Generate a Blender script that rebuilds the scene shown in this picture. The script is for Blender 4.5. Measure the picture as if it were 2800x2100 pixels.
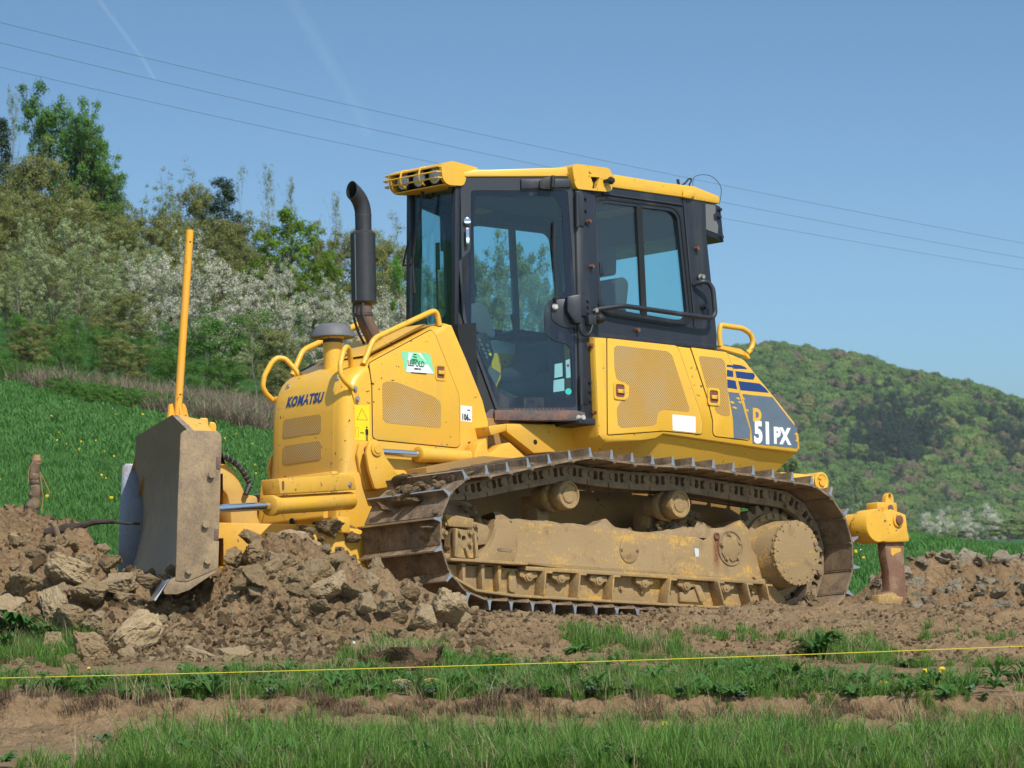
# Bulldozer parked on freshly dug soil below a wooded hillside, spring daylight.
import bpy, bmesh, math, random
import numpy as np
from mathutils import Vector, Matrix, noise as mnoise
R = math.radians
for _o in list(bpy.data.objects):
    bpy.data.objects.remove(_o)
SC = bpy.context.scene
COL = SC.collection

# ------------------------------------------------------------------ camera
CAM_Z = 1.6
cam = bpy.data.cameras.new('camera')
cam.lens = 192.857
cam.sensor_width = 36.0
cam.clip_start = 0.5
cam.clip_end = 9000.0
cam.dof.use_dof = True
cam.dof.focus_distance = 34.2
cam.dof.aperture_fstop = 20.0
cam_ob = bpy.data.objects.new('camera', cam)
COL.objects.link(cam_ob)
cam_ob.location = (0, 0, CAM_Z)
cam_ob.rotation_euler = (R(90), 0, 0)
SC.camera = cam_ob

# ------------------------------------------------------------------ sky and sun
SUN_AZ, SUN_EL = R(30.0), R(51.0)      # azimuth: to the right of straight behind the camera
world = bpy.data.worlds.new('World')
SC.world = world
world.use_nodes = True
_nt = world.node_tree
_nt.nodes.clear()
_out = _nt.nodes.new('ShaderNodeOutputWorld')
_bg = _nt.nodes.new('ShaderNodeBackground')
_sky = _nt.nodes.new('ShaderNodeTexSky')
_sky.sky_type = 'NISHITA'
_sky.sun_disc = False
_sky.sun_elevation = SUN_EL
_sky.sun_rotation = math.pi - SUN_AZ
_sky.altitude = 300.0
_sky.air_density = 1.0
_sky.dust_density = 5.0
_sky.ozone_density = 6.0
_bg.inputs['Strength'].default_value = 0.15
# clear deep-blue air: the whole dome is sampled a little higher up than true, evenly all the way round
_tc = _nt.nodes.new('ShaderNodeTexCoord')
_mp = _nt.nodes.new('ShaderNodeVectorMath'); _mp.operation = 'MULTIPLY_ADD'
_mp.inputs[1].default_value = (1, 1, 4.6); _mp.inputs[2].default_value = (0, 0, 0.11)
_nt.links.new(_tc.outputs['Generated'], _mp.inputs[0]); _nt.links.new(_mp.outputs[0], _sky.inputs[0])
_tn = _nt.nodes.new('ShaderNodeVectorMath'); _tn.operation = 'MULTIPLY'; _tn.inputs[1].default_value = (1.05, 1.27, 1.18)   # white balance of the photograph
_nt.links.new(_sky.outputs[0], _tn.inputs[0]); _nt.links.new(_tn.outputs[0], _bg.inputs[0])
_nt.links.new(_bg.outputs[0], _out.inputs[0])
sun = bpy.data.lights.new('sun', 'SUN')
sun.energy = 4.2
sun.angle = R(0.53)
sun.color = (1.0, 0.95, 0.87)
sun_ob = bpy.data.objects.new('sun', sun)
COL.objects.link(sun_ob)
_sd = Vector((math.sin(SUN_AZ) * math.cos(SUN_EL), -math.cos(SUN_AZ) * math.cos(SUN_EL), math.sin(SUN_EL)))
sun_ob.rotation_euler = _sd.to_track_quat('Z', 'Y').to_euler()
sun_ob.location = (20, -30, 40)
SC.view_settings.view_transform = 'Standard'
SC.view_settings.look = 'None'
SC.view_settings.exposure = 0.12
SC.view_settings.gamma = 1.0
SC.view_settings.use_curve_mapping = False
SC.render.engine = 'CYCLES'
SC.cycles.use_denoising = True
SC.cycles.max_bounces = 8
SC.cycles.transparent_max_bounces = 16
SC.cycles.diffuse_bounces = 3
SC.cycles.glossy_bounces = 3
SC.cycles.transmission_bounces = 4
SC.cycles.volume_bounces = 0
SC.cycles.caustics_reflective = False
SC.cycles.caustics_refractive = False

# ------------------------------------------------------------------ material helpers
class NT:
    def __init__(s, name):
        s.m = bpy.data.materials.new(name)
        s.m.use_nodes = True
        s.t = s.m.node_tree
        s.t.nodes.clear()
        s.o = s.t.nodes.new('ShaderNodeOutputMaterial')
        s._c = None
    def n(s, typ, **kw):
        nd = s.t.nodes.new(typ)
        for k, v in kw.items():
            setattr(nd, k, v)
        return nd
    def l(s, a, b):
        s.t.links.new(a, b)
    def put(s, sock, v):
        if hasattr(v, 'is_linked') or isinstance(v, bpy.types.NodeSocket):
            s.l(v, sock)
        elif isinstance(v, (tuple, list)):
            sock.default_value = (*v, 1.0) if len(v) == 3 and len(sock.default_value) == 4 else v
        else:
            sock.default_value = v
    def coord(s, kind='Object'):
        if s._c is None:
            s._c = s.n('ShaderNodeTexCoord')
        return s._c.outputs[kind]
    def noise(s, scale, detail=4, rough=0.55, vec=None, stretch=None, dist=0.0):
        nd = s.n('ShaderNodeTexNoise')
        nd.inputs['Scale'].default_value = scale
        nd.inputs['Detail'].default_value = detail
        nd.inputs['Roughness'].default_value = rough
        nd.inputs['Distortion'].default_value = dist
        v = vec if vec is not None else s.coord()
        if stretch:
            mp = s.n('ShaderNodeMapping')
            mp.inputs['Scale'].default_value = stretch
            s.l(v, mp.inputs['Vector'])
            v = mp.outputs[0]
        s.l(v, nd.inputs['Vector'])
        return nd.outputs['Fac']
    def ramp(s, v, a, b, lo=0.0, hi=1.0):
        nd = s.n('ShaderNodeMapRange', clamp=True)
        s.put(nd.inputs['Value'], v)
        for k, x in zip(('From Min', 'From Max', 'To Min', 'To Max'), (a, b, lo, hi)):
            nd.inputs[k].default_value = x
        return nd.outputs[0]
    def math(s, op, a, b=None):
        nd = s.n('ShaderNodeMath', operation=op)
        s.put(nd.inputs[0], a)
        if b is not None:
            s.put(nd.inputs[1], b)
        return nd.outputs[0]
    def mix(s, f, a, b):
        nd = s.n('ShaderNodeMix', data_type='RGBA')
        s.put(nd.inputs[0], f)
        s.put(nd.inputs[6], a)
        s.put(nd.inputs[7], b)
        return nd.outputs[2]
    def bump(s, h, dist=0.01, strength=1.0):
        nd = s.n('ShaderNodeBump')
        nd.inputs['Distance'].default_value = dist
        nd.inputs['Strength'].default_value = strength
        s.l(h, nd.inputs['Height'])
        return nd.outputs[0]
    def sep(s, axis, kind='Object'):
        nd = s.n('ShaderNodeSeparateXYZ')
        s.l(s.coord(kind), nd.inputs[0])
        return nd.outputs[axis]
    def pbr(s, col, rough=0.5, metal=0.0, normal=None, spec=0.5, **kw):
        p = s.n('ShaderNodeBsdfPrincipled')
        s.put(p.inputs['Base Color'], col)
        s.put(p.inputs['Roughness'], rough)
        s.put(p.inputs['Metallic'], metal)
        p.inputs['Specular IOR Level'].default_value = spec
        for k, v in kw.items():
            s.put(p.inputs[k], v)
        if normal is not None:
            s.l(normal, p.inputs['Normal'])
        s.l(p.outputs[0], s.o.inputs[0])
        return p

DUST = (0.40, 0.29, 0.16)
YEL = (0.78, 0.428, 0.038)
M = {}

def m_paint(name, col, dust=0.25, chips=0.0, rough=0.36, mud_z=None, dustcol=DUST, chipcol=(0.07, 0.035, 0.02), streak=True):
    t = NT(name)
    n1 = t.noise(3.1, 6, 0.62)
    n2 = t.noise(26.0, 5, 0.6)
    f = t.ramp(t.math('ADD', t.math('MULTIPLY', n1, 0.7), t.math('MULTIPLY', n2, 0.3)), 0.62 - dust * 0.45, 0.86 - dust * 0.25, 0.0, 0.35 + dust * 0.6)
    st = t.noise(9.0, 5, 0.65, stretch=(1.0, 1.0, 0.10))      # rain-washed dust streaks
    f = t.math('MAXIMUM', f, t.math('MULTIPLY', t.ramp(st, 0.52, 0.74, 0.0, 0.55), t.ramp(n1, 0.35, 0.6, 0.15, 1.0)))
    if mud_z is not None:       # mud spatter gathered low on the machine
        g = t.ramp(t.sep(2), mud_z[0], mud_z[1], 1.0, 0.0)
        f = t.math('MAXIMUM', f, t.math('MULTIPLY', g, t.ramp(n1, 0.25, 0.6, 0.25, 0.95)))
    c = t.mix(f, t.mix(t.noise(1.1, 3), tuple(x * 0.93 for x in col), tuple(min(1, x * 1.06) for x in col)), dustcol)
    r = t.ramp(f, 0, 1, rough, 0.85)
    h = n2
    if chips:
        n3 = t.noise(34.0, 3, 0.5)
        n4 = t.noise(4.2, 2, 0.5)
        cf = t.math('MULTIPLY', t.ramp(n3, 0.67 - chips * 0.08, 0.70 - chips * 0.08), t.ramp(n4, 0.48, 0.60))
        c = t.mix(cf, c, chipcol)
        r = t.math('MAXIMUM', r, t.math('MULTIPLY', cf, 0.8))
    t.pbr(c, r, normal=t.bump(h, 0.0006))
    M[name] = t.m

def m_simple(name, col, rough=0.5, metal=0.0, var=0.15, scale=9.0, bump=0.0, spec=0.5):
    t = NT(name)
    n = t.noise(scale, 5, 0.6)
    c = t.mix(n, tuple(x * (1 - var) for x in col), tuple(min(1, x * (1 + var)) for x in col))
    t.pbr(c, t.ramp(n, 0.3, 0.7, rough * 0.85, min(1, rough * 1.1)), metal, normal=t.bump(n, bump) if bump else None, spec=spec)
    M[name] = t.m

m_paint('yellow_paint', YEL, dust=0.30, chips=0.12, rough=0.36, mud_z=(0.75, 1.35), dustcol=(0.52, 0.33, 0.10))
m_paint('yellow_low', (0.74, 0.40, 0.036), dust=0.40, chips=0.35, rough=0.5, dustcol=(0.46, 0.29, 0.10), chipcol=(0.13, 0.06, 0.03))
m_paint('yellow_orange', (0.82, 0.36, 0.018), dust=0.10, chips=0.4, rough=0.4)
m_paint('cab_black', (0.020, 0.024, 0.034), dust=0.08, rough=0.42, dustcol=(0.10, 0.09, 0.08))
m_paint('frit_black', (0.010, 0.016, 0.030), dust=0.04, rough=0.12, dustcol=(0.10, 0.09, 0.08))
m_paint('rubber', (0.012, 0.012, 0.013), dust=0.14, rough=0.55, dustcol=(0.12, 0.10, 0.08))
m_paint('rust_black', (0.045, 0.043, 0.045), dust=0.32, rough=0.6, dustcol=(0.19, 0.095, 0.06))
m_paint('chassis_dirt', (0.34, 0.17, 0.025), dust=0.75, chips=0.3, rough=0.6, dustcol=(0.20, 0.135, 0.07))
m_simple('muffler', (0.028, 0.029, 0.031), 0.45, 0.0, 0.25, 14)
m_simple('exhaust_rust', (0.14, 0.082, 0.058), 0.75, 0.0, 0.45, 16, 0.001)
m_simple('grey_plastic', (0.125, 0.125, 0.13), 0.6, 0.0, 0.2, 12)
m_simple('dark_gap', (0.006, 0.006, 0.006), 0.8)
m_simple('chrome', (0.80, 0.82, 0.86), 0.10, 1.0, 0.04, 20)
m_simple('bolt_steel', (0.46, 0.43, 0.38), 0.45, 0.7, 0.2, 60)
m_simple('rust_bolt', (0.18, 0.07, 0.04), 0.8, 0.0, 0.3, 60)
m_simple('white_sticker', (0.82, 0.82, 0.80), 0.5, 0.0, 0.04, 30)
m_simple('green_sticker', (0.22, 0.66, 0.38), 0.5, 0.0, 0.05, 30)
m_simple('teal_sticker', (0.02, 0.46, 0.42), 0.5, 0.0, 0.05, 30)
m_simple('pale_sticker', (0.55, 0.62, 0.62), 0.6, 0.0, 0.08, 30)
m_simple('red_mark', (0.55, 0.04, 0.03), 0.6)
m_simple('black_ink', (0.012, 0.012, 0.014), 0.6)
m_simple('green_ink', (0.03, 0.16, 0.08), 0.6)
m_simple('navy_decal', (0.014, 0.045, 0.17), 0.35, 0.0, 0.2, 10)
m_simple('slate_decal', (0.115, 0.15, 0.19), 0.32, 0.0, 0.22, 7)
m_simple('warn_yellow', (0.86, 0.62, 0.01), 0.45, 0.0, 0.05, 30)
m_simple('seat_cloth', (0.055, 0.060, 0.070), 0.85, 0.0, 0.25, 40)
m_simple('cab_lining', (0.075, 0.082, 0.095), 0.8, 0.0, 0.15, 20)
m_simple('pale_panel', (0.55, 0.58, 0.58), 0.6, 0.0, 0.06, 20)
m_simple('lamp_lens', (0.62, 0.66, 0.72), 0.12, 0.35, 0.25, 8)
m_simple('mesh_grey', (0.15, 0.15, 0.15), 0.8, 0.0, 0.45, 260, 0.002)
m_simple('wood_root', (0.20, 0.135, 0.085), 0.9, 0.0, 0.5, 26, 0.006)
m_simple('wood_dark', (0.045, 0.030, 0.022), 0.9, 0.0, 0.4, 26, 0.004)
m_simple('wood_split', (0.42, 0.22, 0.10), 0.85, 0.0, 0.45, 40, 0.004)
m_simple('string_yellow', (0.62, 0.52, 0.03), 0.6, 0.0, 0.05, 20)
m_simple('wire_grey', (0.10, 0.11, 0.12), 0.6, 0.0, 0.05, 1)

# perforated sheet: rows of small dark holes
t = NT('yellow_grille')
_v = t.n('ShaderNodeTexVoronoi'); _v.inputs['Scale'].default_value = 78.0; _v.inputs['Randomness'].default_value = 0.0
_mpg = t.n('ShaderNodeMapping'); _mpg.inputs['Rotation'].default_value = (0, R(45), 0); _mpg.inputs['Scale'].default_value = (1, 0.0, 1)
t.l(t.coord(), _mpg.inputs['Vector']); t.l(_mpg.outputs[0], _v.inputs['Vector'])
_n = t.noise(5.0, 5, 0.6)
_c = t.mix(t.ramp(_n, 0.4, 0.65), (0.60, 0.335, 0.065), (0.56, 0.36, 0.14))
_h = t.ramp(_v.outputs['Distance'], 0.30, 0.42, 1, 0)
t.pbr(t.mix(t.math('MULTIPLY', _h, 0.7), _c, (0.10, 0.055, 0.02)), 0.7, normal=t.bump(_v.outputs['Distance'], 0.002))
M['yellow_grille'] = t.m
M['nose_grille'] = t.m.copy()
for _nd in M['nose_grille'].node_tree.nodes:
    if _nd.type == 'MAPPING':
        _nd.inputs['Rotation'].default_value = (R(45), 0, 0); _nd.inputs['Scale'].default_value = (0, 1, 1)

# dusty track frame: clay film with the yellow rubbed through in streaks
def m_frame(name, yel=0.5, stain=False):
    t = NT(name)
    n1 = t.noise(5.0, 8, 0.70, stretch=(0.6, 1, 1.6))
    n2 = t.noise(70.0, 4, 0.6)
    n4 = t.noise(2.2, 3, 0.5)
    n6 = t.noise(120.0, 3, 0.6, stretch=(1, 1, 0.25))
    d = t.mix(n4, (0.265, 0.175, 0.078), (0.37, 0.25, 0.118))
    d = t.mix(t.ramp(n2, 0.35, 0.65, 0, 0.5), d, (0.30, 0.225, 0.14))
    y = t.mix(n2, (0.54, 0.30, 0.055), (0.68, 0.40, 0.08))
    f = t.ramp(t.math('ADD', t.math('ADD', t.math('MULTIPLY', n1, 0.55), t.math('MULTIPLY', n2, 0.2)), t.math('MULTIPLY', n6, 0.25)), 0.565 - yel * 0.11, 0.635 - yel * 0.08, 0, 0.8)
    c = t.mix(f, d, y)
    n5 = t.noise(9.0, 5, 0.65)
    c = t.mix(t.ramp(n5, 0.58, 0.75, 0, 0.7), c, (0.155, 0.105, 0.06))
    if stain:       # rust run below the grease plug
        sx = t.math('ABSOLUTE', t.math('ADD', t.math('ADD', t.sep(0), 1.692), t.math('MULTIPLY', t.math('SUBTRACT', n1, 0.5), 0.06)))
        m = t.math('MULTIPLY', t.ramp(sx, 0.010, 0.040, 1, 0), t.math('MULTIPLY', t.ramp(t.sep(2), 0.34, 0.44), t.ramp(t.sep(2), 0.57, 0.60, 1, 0)))
        c = t.mix(t.math('MULTIPLY', m, t.ramp(n2, 0.3, 0.6, 0.55, 1.0)), c, (0.17, 0.065, 0.03))
    t.pbr(c, 0.85, normal=t.bump(t.math('ADD', n1, n2), 0.003), spec=0.25)
    M[name] = t.m
m_frame('frame_dust', 0.45, True)
m_frame('drive_dust', 0.62)
m_frame('rust_shank', 0.2)

def m_steel(name, a, b, dust, rough=0.6, metal=0.3, dcol=(0.30, 0.21, 0.125)):
    t = NT(name)
    oi = t.n('ShaderNodeObjectInfo')
    vec = t.n('ShaderNodeVectorMath', operation='ADD')
    t.l(t.coord(), vec.inputs[0]); t.l(oi.outputs['Random'], vec.inputs[1])
    n1 = t.noise(8.0, 6, 0.65, vec=vec.outputs[0])
    n2 = t.noise(60.0, 4, 0.6, vec=vec.outputs[0])
    c = t.mix(n2, a, b)
    f = t.ramp(t.math('ADD', t.math('MULTIPLY', n1, 0.7), t.math('MULTIPLY', n2, 0.3)), 0.60 - dust * 0.35, 0.70 - dust * 0.18, 0, 0.9)
    t.pbr(t.mix(f, c, dcol), t.ramp(f, 0, 1, rough, 0.9), t.ramp(f, 0, 1, metal, 0.0), normal=t.bump(n2, 0.002))
    M[name] = t.m
m_steel('shoe_steel', (0.080, 0.056, 0.038), (0.15, 0.105, 0.07), 0.60)
m_steel('shoe_under', (0.10, 0.07, 0.045), (0.17, 0.12, 0.075), 0.75)
m_steel('link_steel', (0.10, 0.074, 0.048), (0.18, 0.13, 0.08), 0.80, 0.65, 0.2)
m_steel('worn_edge', (0.42, 0.41, 0.41), (0.60, 0.59, 0.58), 0.04, 0.38, 0.85)
m_steel('blade_plate', (0.17, 0.12, 0.085), (0.30, 0.205, 0.12), 0.55, 0.75, 0.0, (0.38, 0.27, 0.15))
m_steel('blade_face', (0.15, 0.125, 0.10), (0.24, 0.19, 0.14), 0.60, 0.6, 0.1, (0.34, 0.235, 0.13))
m_steel('blade_worn', (0.16, 0.18, 0.22), (0.30, 0.33, 0.38), 0.15, 0.42, 0.5)
m_steel('shank_rust', (0.14, 0.065, 0.040), (0.26, 0.14, 0.085), 0.35, 0.8, 0.0)
m_steel('step_rust', (0.05, 0.05, 0.06), (0.10, 0.09, 0.09), 0.62, 0.7, 0.1, (0.24, 0.12, 0.085))

# tinted cab glass
t = NT('cab_glass')
_g = t.n('ShaderNodeBsdfGlossy'); _g.inputs['Roughness'].default_value = 0.01; _g.inputs['Color'].default_value = (1, 1, 1, 1)
_t = t.n('ShaderNodeBsdfTransparent'); _t.inputs['Color'].default_value = (0.80, 0.945, 0.95, 1)
_d = t.n('ShaderNodeBsdfDiffuse'); _d.inputs['Color'].default_value = (0.16, 0.26, 0.36, 1)   # dust film
_lw = t.n('ShaderNodeLayerWeight'); _lw.inputs['Blend'].default_value = 0.5
_fo = t.math('ADD', t.math('MULTIPLY', t.math('POWER', _lw.outputs['Facing'], 5.0), 0.9), 0.045)
_m1 = t.n('ShaderNodeMixShader'); _m1.inputs[0].default_value = 0.022
t.l(_t.outputs[0], _m1.inputs[1]); t.l(_d.outputs[0], _m1.inputs[2])
_m2 = t.n('ShaderNodeMixShader')
t.l(_fo, _m2.inputs[0]); t.l(_m1.outputs[0], _m2.inputs[1]); t.l(_g.outputs[0], _m2.inputs[2])
t.l(_m2.outputs[0], t.o.inputs[0])
M['cab_glass'] = t.m

# soil
def m_soil(name, a, b, c3, bump=0.02, scale=1.0, grey=0.0):
    t = NT(name)
    k = 'Object'
    n1 = t.noise(2.6 * scale, 6, 0.62)
    n2 = t.noise(17.0 * scale, 7, 0.68)
    n3 = t.noise(85.0 * scale, 4, 0.6)
    vo = t.n('ShaderNodeTexVoronoi'); vo.inputs['Scale'].default_value = 32.0 * scale
    t.l(t.coord(), vo.inputs['Vector'])
    c = t.mix(t.ramp(n1, 0.35, 0.65), a, b)
    c = t.mix(t.ramp(n2, 0.50, 0.74, 0, 0.75), c, c3)
    c = t.mix(t.ramp(n3, 0.56, 0.75, 0, 0.35), c, tuple(x * 0.45 for x in a))
    if grey:
        c = t.mix(t.ramp(t.noise(6.0, 4, 0.6), 0.52, 0.66, 0, grey), c, (0.44, 0.38, 0.30))
    h = t.math('ADD', t.math('ADD', n2, t.math('MULTIPLY', n3, 0.35)), t.math('MULTIPLY', vo.outputs['Distance'], 0.45))
    t.pbr(c, 0.95, normal=t.bump(h, bump), spec=0.12)
    M[name] = t.m
m_soil('soil', (0.235, 0.150, 0.080), (0.330, 0.220, 0.122), (0.43, 0.305, 0.175), 0.045)
m_soil('clay', (0.37, 0.250, 0.130), (0.50, 0.360, 0.200), (0.60, 0.460, 0.280), 0.016, 1.5, 0.25)
m_soil('clay_grey', (0.36, 0.29, 0.195), (0.46, 0.385, 0.275), (0.53, 0.46, 0.35), 0.012, 1.5, 0.5)
m_soil('clay_pale', (0.42, 0.300, 0.165), (0.52, 0.385, 0.225), (0.60, 0.475, 0.31), 0.010, 1.5, 0.45)
m_soil('mud_cake', (0.27, 0.185, 0.10), (0.36, 0.255, 0.145), (0.42, 0.31, 0.19), 0.008, 3.0)
m_soil('turf_soil', (0.13, 0.080, 0.048), (0.19, 0.12, 0.072), (0.25, 0.17, 0.10), 0.03, 1.3)

def m_leaf(name, a, b, trans=0.35, rough=0.6, var=0.30, dark=0.55):
    t = NT(name)
    g = t.n('ShaderNodeNewGeometry')
    oi = t.n('ShaderNodeObjectInfo')
    rnd = g.outputs['Random Per Island']
    c = t.mix(rnd, a, b)
    c = t.mix(t.ramp(oi.outputs['Random'], 0, 1, 0.0, var), c, tuple(x * dark for x in a))
    p = t.n('ShaderNodeBsdfPrincipled')
    t.put(p.inputs['Base Color'], c); p.inputs['Roughness'].default_value = rough; p.inputs['Specular IOR Level'].default_value = 0.25
    tr = t.n('ShaderNodeBsdfTranslucent'); t.put(tr.inputs['Color'], c)
    mx = t.n('ShaderNodeMixShader'); mx.inputs[0].default_value = trans
    t.l(p.outputs[0], mx.inputs[1]); t.l(tr.outputs[0], mx.inputs[2]); t.l(mx.outputs[0], t.o.inputs[0])
    M[name] = t.m

# ------------------------------------------------------------------ mesh helpers
def link(o, parent=None):
    COL.objects.link(o)
    if parent is not None:
        o.parent = parent
    return o

def tag(o, label=None, cat=None, group=None, kind=None):
    for k, v in (('label', label), ('category', cat), ('group', group), ('kind', kind)):
        if v:
            o[k] = v
    return o

def empty(name, parent=None, loc=(0, 0, 0)):
    o = bpy.data.objects.new(name, None)
    o.empty_display_size = 0.1
    o.location = loc
    return link(o, parent)

def np_mesh(name, verts, faces, mat=None, smooth=False):
    """faces: (n,3) or (n,4) int array"""
    verts = np.asarray(verts, np.float32).reshape(-1, 3)
    faces = np.asarray(faces, np.int32)
    k = faces.shape[1]
    me = bpy.data.meshes.new(name)
    me.vertices.add(len(verts)); me.vertices.foreach_set('co', verts.ravel())
    me.loops.add(faces.size); me.loops.foreach_set('vertex_index', faces.ravel())
    me.polygons.add(len(faces)); me.polygons.foreach_set('loop_start', np.arange(0, faces.size, k, dtype=np.int32))
    if smooth:
        me.polygons.foreach_set('use_smooth', np.ones(len(faces), bool))
    if mat:
        me.materials.append(M[mat] if isinstance(mat, str) else mat)
    me.update(calc_edges=True)
    me.validate()
    return me

def fillet(pts, r, n=4, closed=True):
    """round the corners of a 2D/3D polyline"""
    out = []
    P = [Vector(p) for p in pts]
    N = len(P)
    for i in range(N):
        if not closed and i in (0, N - 1):
            out.append(P[i]); continue
        p, a, b = P[i], P[i - 1], P[(i + 1) % N]
        rr = r[i] if isinstance(r, (list, tuple)) else r
        da, db = (a - p), (b - p)
        la, lb = da.length, db.length
        d = min(rr, la * 0.48, lb * 0.48)
        if d < 1e-5:
            out.append(p); continue
        s, e = p + da / la * d, p + db / lb * d
        for k in range(n + 1):
            u = k / n
            out.append(s * (1 - u) ** 2 + p * 2 * u * (1 - u) + e * u * u)
    return out

class MB:
    """collects shapes; build() links them as ONE mesh object"""
    def __init__(s):
        s.bm = bmesh.new()
    def poly(s, pts):
        vs = [s.bm.verts.new(p) for p in pts]
        return s.bm.faces.new(vs)
    def grid(s, rows, close=False, cap=False):
        V = [[s.bm.verts.new(p) for p in r] for r in rows]
        n = len(V[0])
        for i in range(len(V) - 1):
            for j in range(n if close else n - 1):
                a, b = V[i][j], V[i][(j + 1) % n]
                c, d = V[i + 1][(j + 1) % n], V[i + 1][j]
                try:
                    s.bm.faces.new((a, b, c, d))
                except ValueError:
                    pass
        if cap:
            s.bm.faces.new(V[0][::-1]); s.bm.faces.new(V[-1])
        return V
    def box(s, x0, x1, y0, y1, z0, z1, mat=None):
        P = [Vector((x, y, z)) for z in (z0, z1) for x, y in ((x0, y0), (x1, y0), (x1, y1), (x0, y1))]
        if mat is not None:
            P = [mat @ p for p in P]
        v = [s.bm.verts.new(p) for p in P]
        for f in ((3, 2, 1, 0), (4, 5, 6, 7), (0, 1, 5, 4), (1, 2, 6, 5), (2, 3, 7, 6), (3, 0, 4, 7)):
            s.bm.faces.new([v[i] for i in f])
        return s
    def prism(s, poly, d0, d1, fr=None, holes=()):
        """polygon (a,b) -> point fr(a,b,d); default fr: (x,z) outline, d = y"""
        fr = fr or (lambda a, b, d: Vector((a, d, b)))
        if not holes:
            r0 = [fr(a, b, d0) for a, b in [tuple(p)[:2] for p in poly]]
            r1 = [fr(a, b, d1) for a, b in [tuple(p)[:2] for p in poly]]
            s.grid([r0, r1], close=True, cap=True)
            return s
        bm2 = bmesh.new()
        eds = []
        for lp in [poly] + list(holes):
            vs = [bm2.verts.new((p[0], p[1], 0)) for p in lp]
            for i in range(len(vs)):
                eds.append(bm2.edges.new((vs[i], vs[(i + 1) % len(vs)])))
        bmesh.ops.triangle_fill(bm2, use_beauty=True, use_dissolve=False, edges=eds)
        bm2.verts.index_update()
        co = [tuple(v.co) for v in bm2.verts]
        tri = [[v.index for v in f.verts] for f in bm2.faces]
        bm2.free()
        A = [s.bm.verts.new(fr(c[0], c[1], d0)) for c in co]
        B = [s.bm.verts.new(fr(c[0], c[1], d1)) for c in co]
        for t3 in tri:
            s.bm.faces.new([A[i] for i in t3]); s.bm.faces.new([B[i] for i in reversed(t3)])
        k = 0
        for lp in [poly] + list(holes):
            n = len(lp)
            for i in range(n):
                a, b = k + i, k + (i + 1) % n
                s.bm.faces.new((A[a], A[b], B[b], B[a]))
            k += n
        return s
    def cyl(s, p0, p1, r0, r1=None, n=20, cap=True):
        p0, p1 = Vector(p0), Vector(p1)
        r1 = r0 if r1 is None else r1
        ax = (p1 - p0).normalized()
        u = ax.orthogonal().normalized(); w = ax.cross(u)
        rows = []
        for p, r in ((p0, r0), (p1, r1)):
            rows.append([p + (u * math.cos(2 * math.pi * k / n) + w * math.sin(2 * math.pi * k / n)) * r for k in range(n)])
        s.grid(rows, close=True, cap=cap)
        return s
    def lathe(s, c, ax, prof, n=28, cap=True):
        """prof: (distance along axis, radius)"""
        c, ax = Vector(c), Vector(ax).normalized()
        u = ax.orthogonal().normalized(); w = ax.cross(u)
        rows = [[c + ax * d + (u * math.cos(2 * math.pi * k / n) + w * math.sin(2 * math.pi * k / n)) * max(r, 1e-4) for k in range(n)] for d, r in prof]
        s.grid(rows, close=True, cap=cap)
        return s
    def tube(s, path, r, n=10, closed=False, rs=None):
        P = [Vector(p) for p in path]
        N = len(P)
        rows = []
        prev = None
        for i in range(N):
            a = P[i - 1] if (i or closed) else P[i]
            b = P[(i + 1) % N] if (i < N - 1 or closed) else P[i]
            tg = (b - a).normalized()
            if prev is None:
                u = tg.orthogonal().normalized()
            else:
                u = (prev - tg * prev.dot(tg))
                u = u.normalized() if u.length > 1e-6 else tg.orthogonal().normalized()
            prev = u
            w = tg.cross(u)
            rr = rs[i] if rs else r
            rows.append([P[i] + (u * math.cos(2 * math.pi * k / n) + w * math.sin(2 * math.pi * k / n)) * rr for k in range(n)])
        if closed:
            rows.append(rows[0])
        s.grid(rows, close=True, cap=not closed)
        return s
    def hexbolt(s, p, ax, r=0.016, h=0.012):
        p, ax = Vector(p), Vector(ax).normalized()
        s.cyl(p - ax * 0.004, p + ax * 0.004, r * 1.35, n=12)
        s.cyl(p + ax * 0.003, p + ax * h, r, n=6)
        return s
    def xf(s, m):
        bmesh.ops.transform(s.bm, matrix=m, verts=s.bm.verts)
        return s
    def mirror_y(s):
        bmesh.ops.transform(s.bm, matrix=Matrix.Diagonal((1, -1, 1, 1)), verts=s.bm.verts)
        bmesh.ops.reverse_faces(s.bm, faces=s.bm.faces)
        return s
    def mesh(s, name, mat, bevel=0.0, seg=2, ang=30, smooth=True):
        bm = s.bm
        bmesh.ops.remove_doubles(bm, verts=bm.verts, dist=1e-5)
        bmesh.ops.recalc_face_normals(bm, faces=bm.faces)
        if bevel:
            es = [e for e in bm.edges if len(e.link_faces) == 2 and e.calc_face_angle(0) > R(ang)]
            bmesh.ops.bevel(bm, geom=es, offset=bevel, segments=seg, affect='EDGES', clamp_overlap=True, profile=0.5)
        for f in bm.faces:
            f.smooth = smooth
        if smooth:
            for e in bm.edges:
                if len(e.link_faces) == 2 and e.calc_face_angle(0) > R(38):
                    e.smooth = False
        me = bpy.data.meshes.new(name)
        bm.to_mesh(me)
        bm.free()
        for mm in (mat if isinstance(mat, (list, tuple)) else [mat]):
            me.materials.append(M[mm])
        return me
    def build(s, name, mat, parent=None, bevel=0.0, seg=2, ang=30, smooth=True):
        o = bpy.data.objects.new(name, s.mesh(name, mat, bevel, seg, ang, smooth))
        return link(o, parent)

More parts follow.
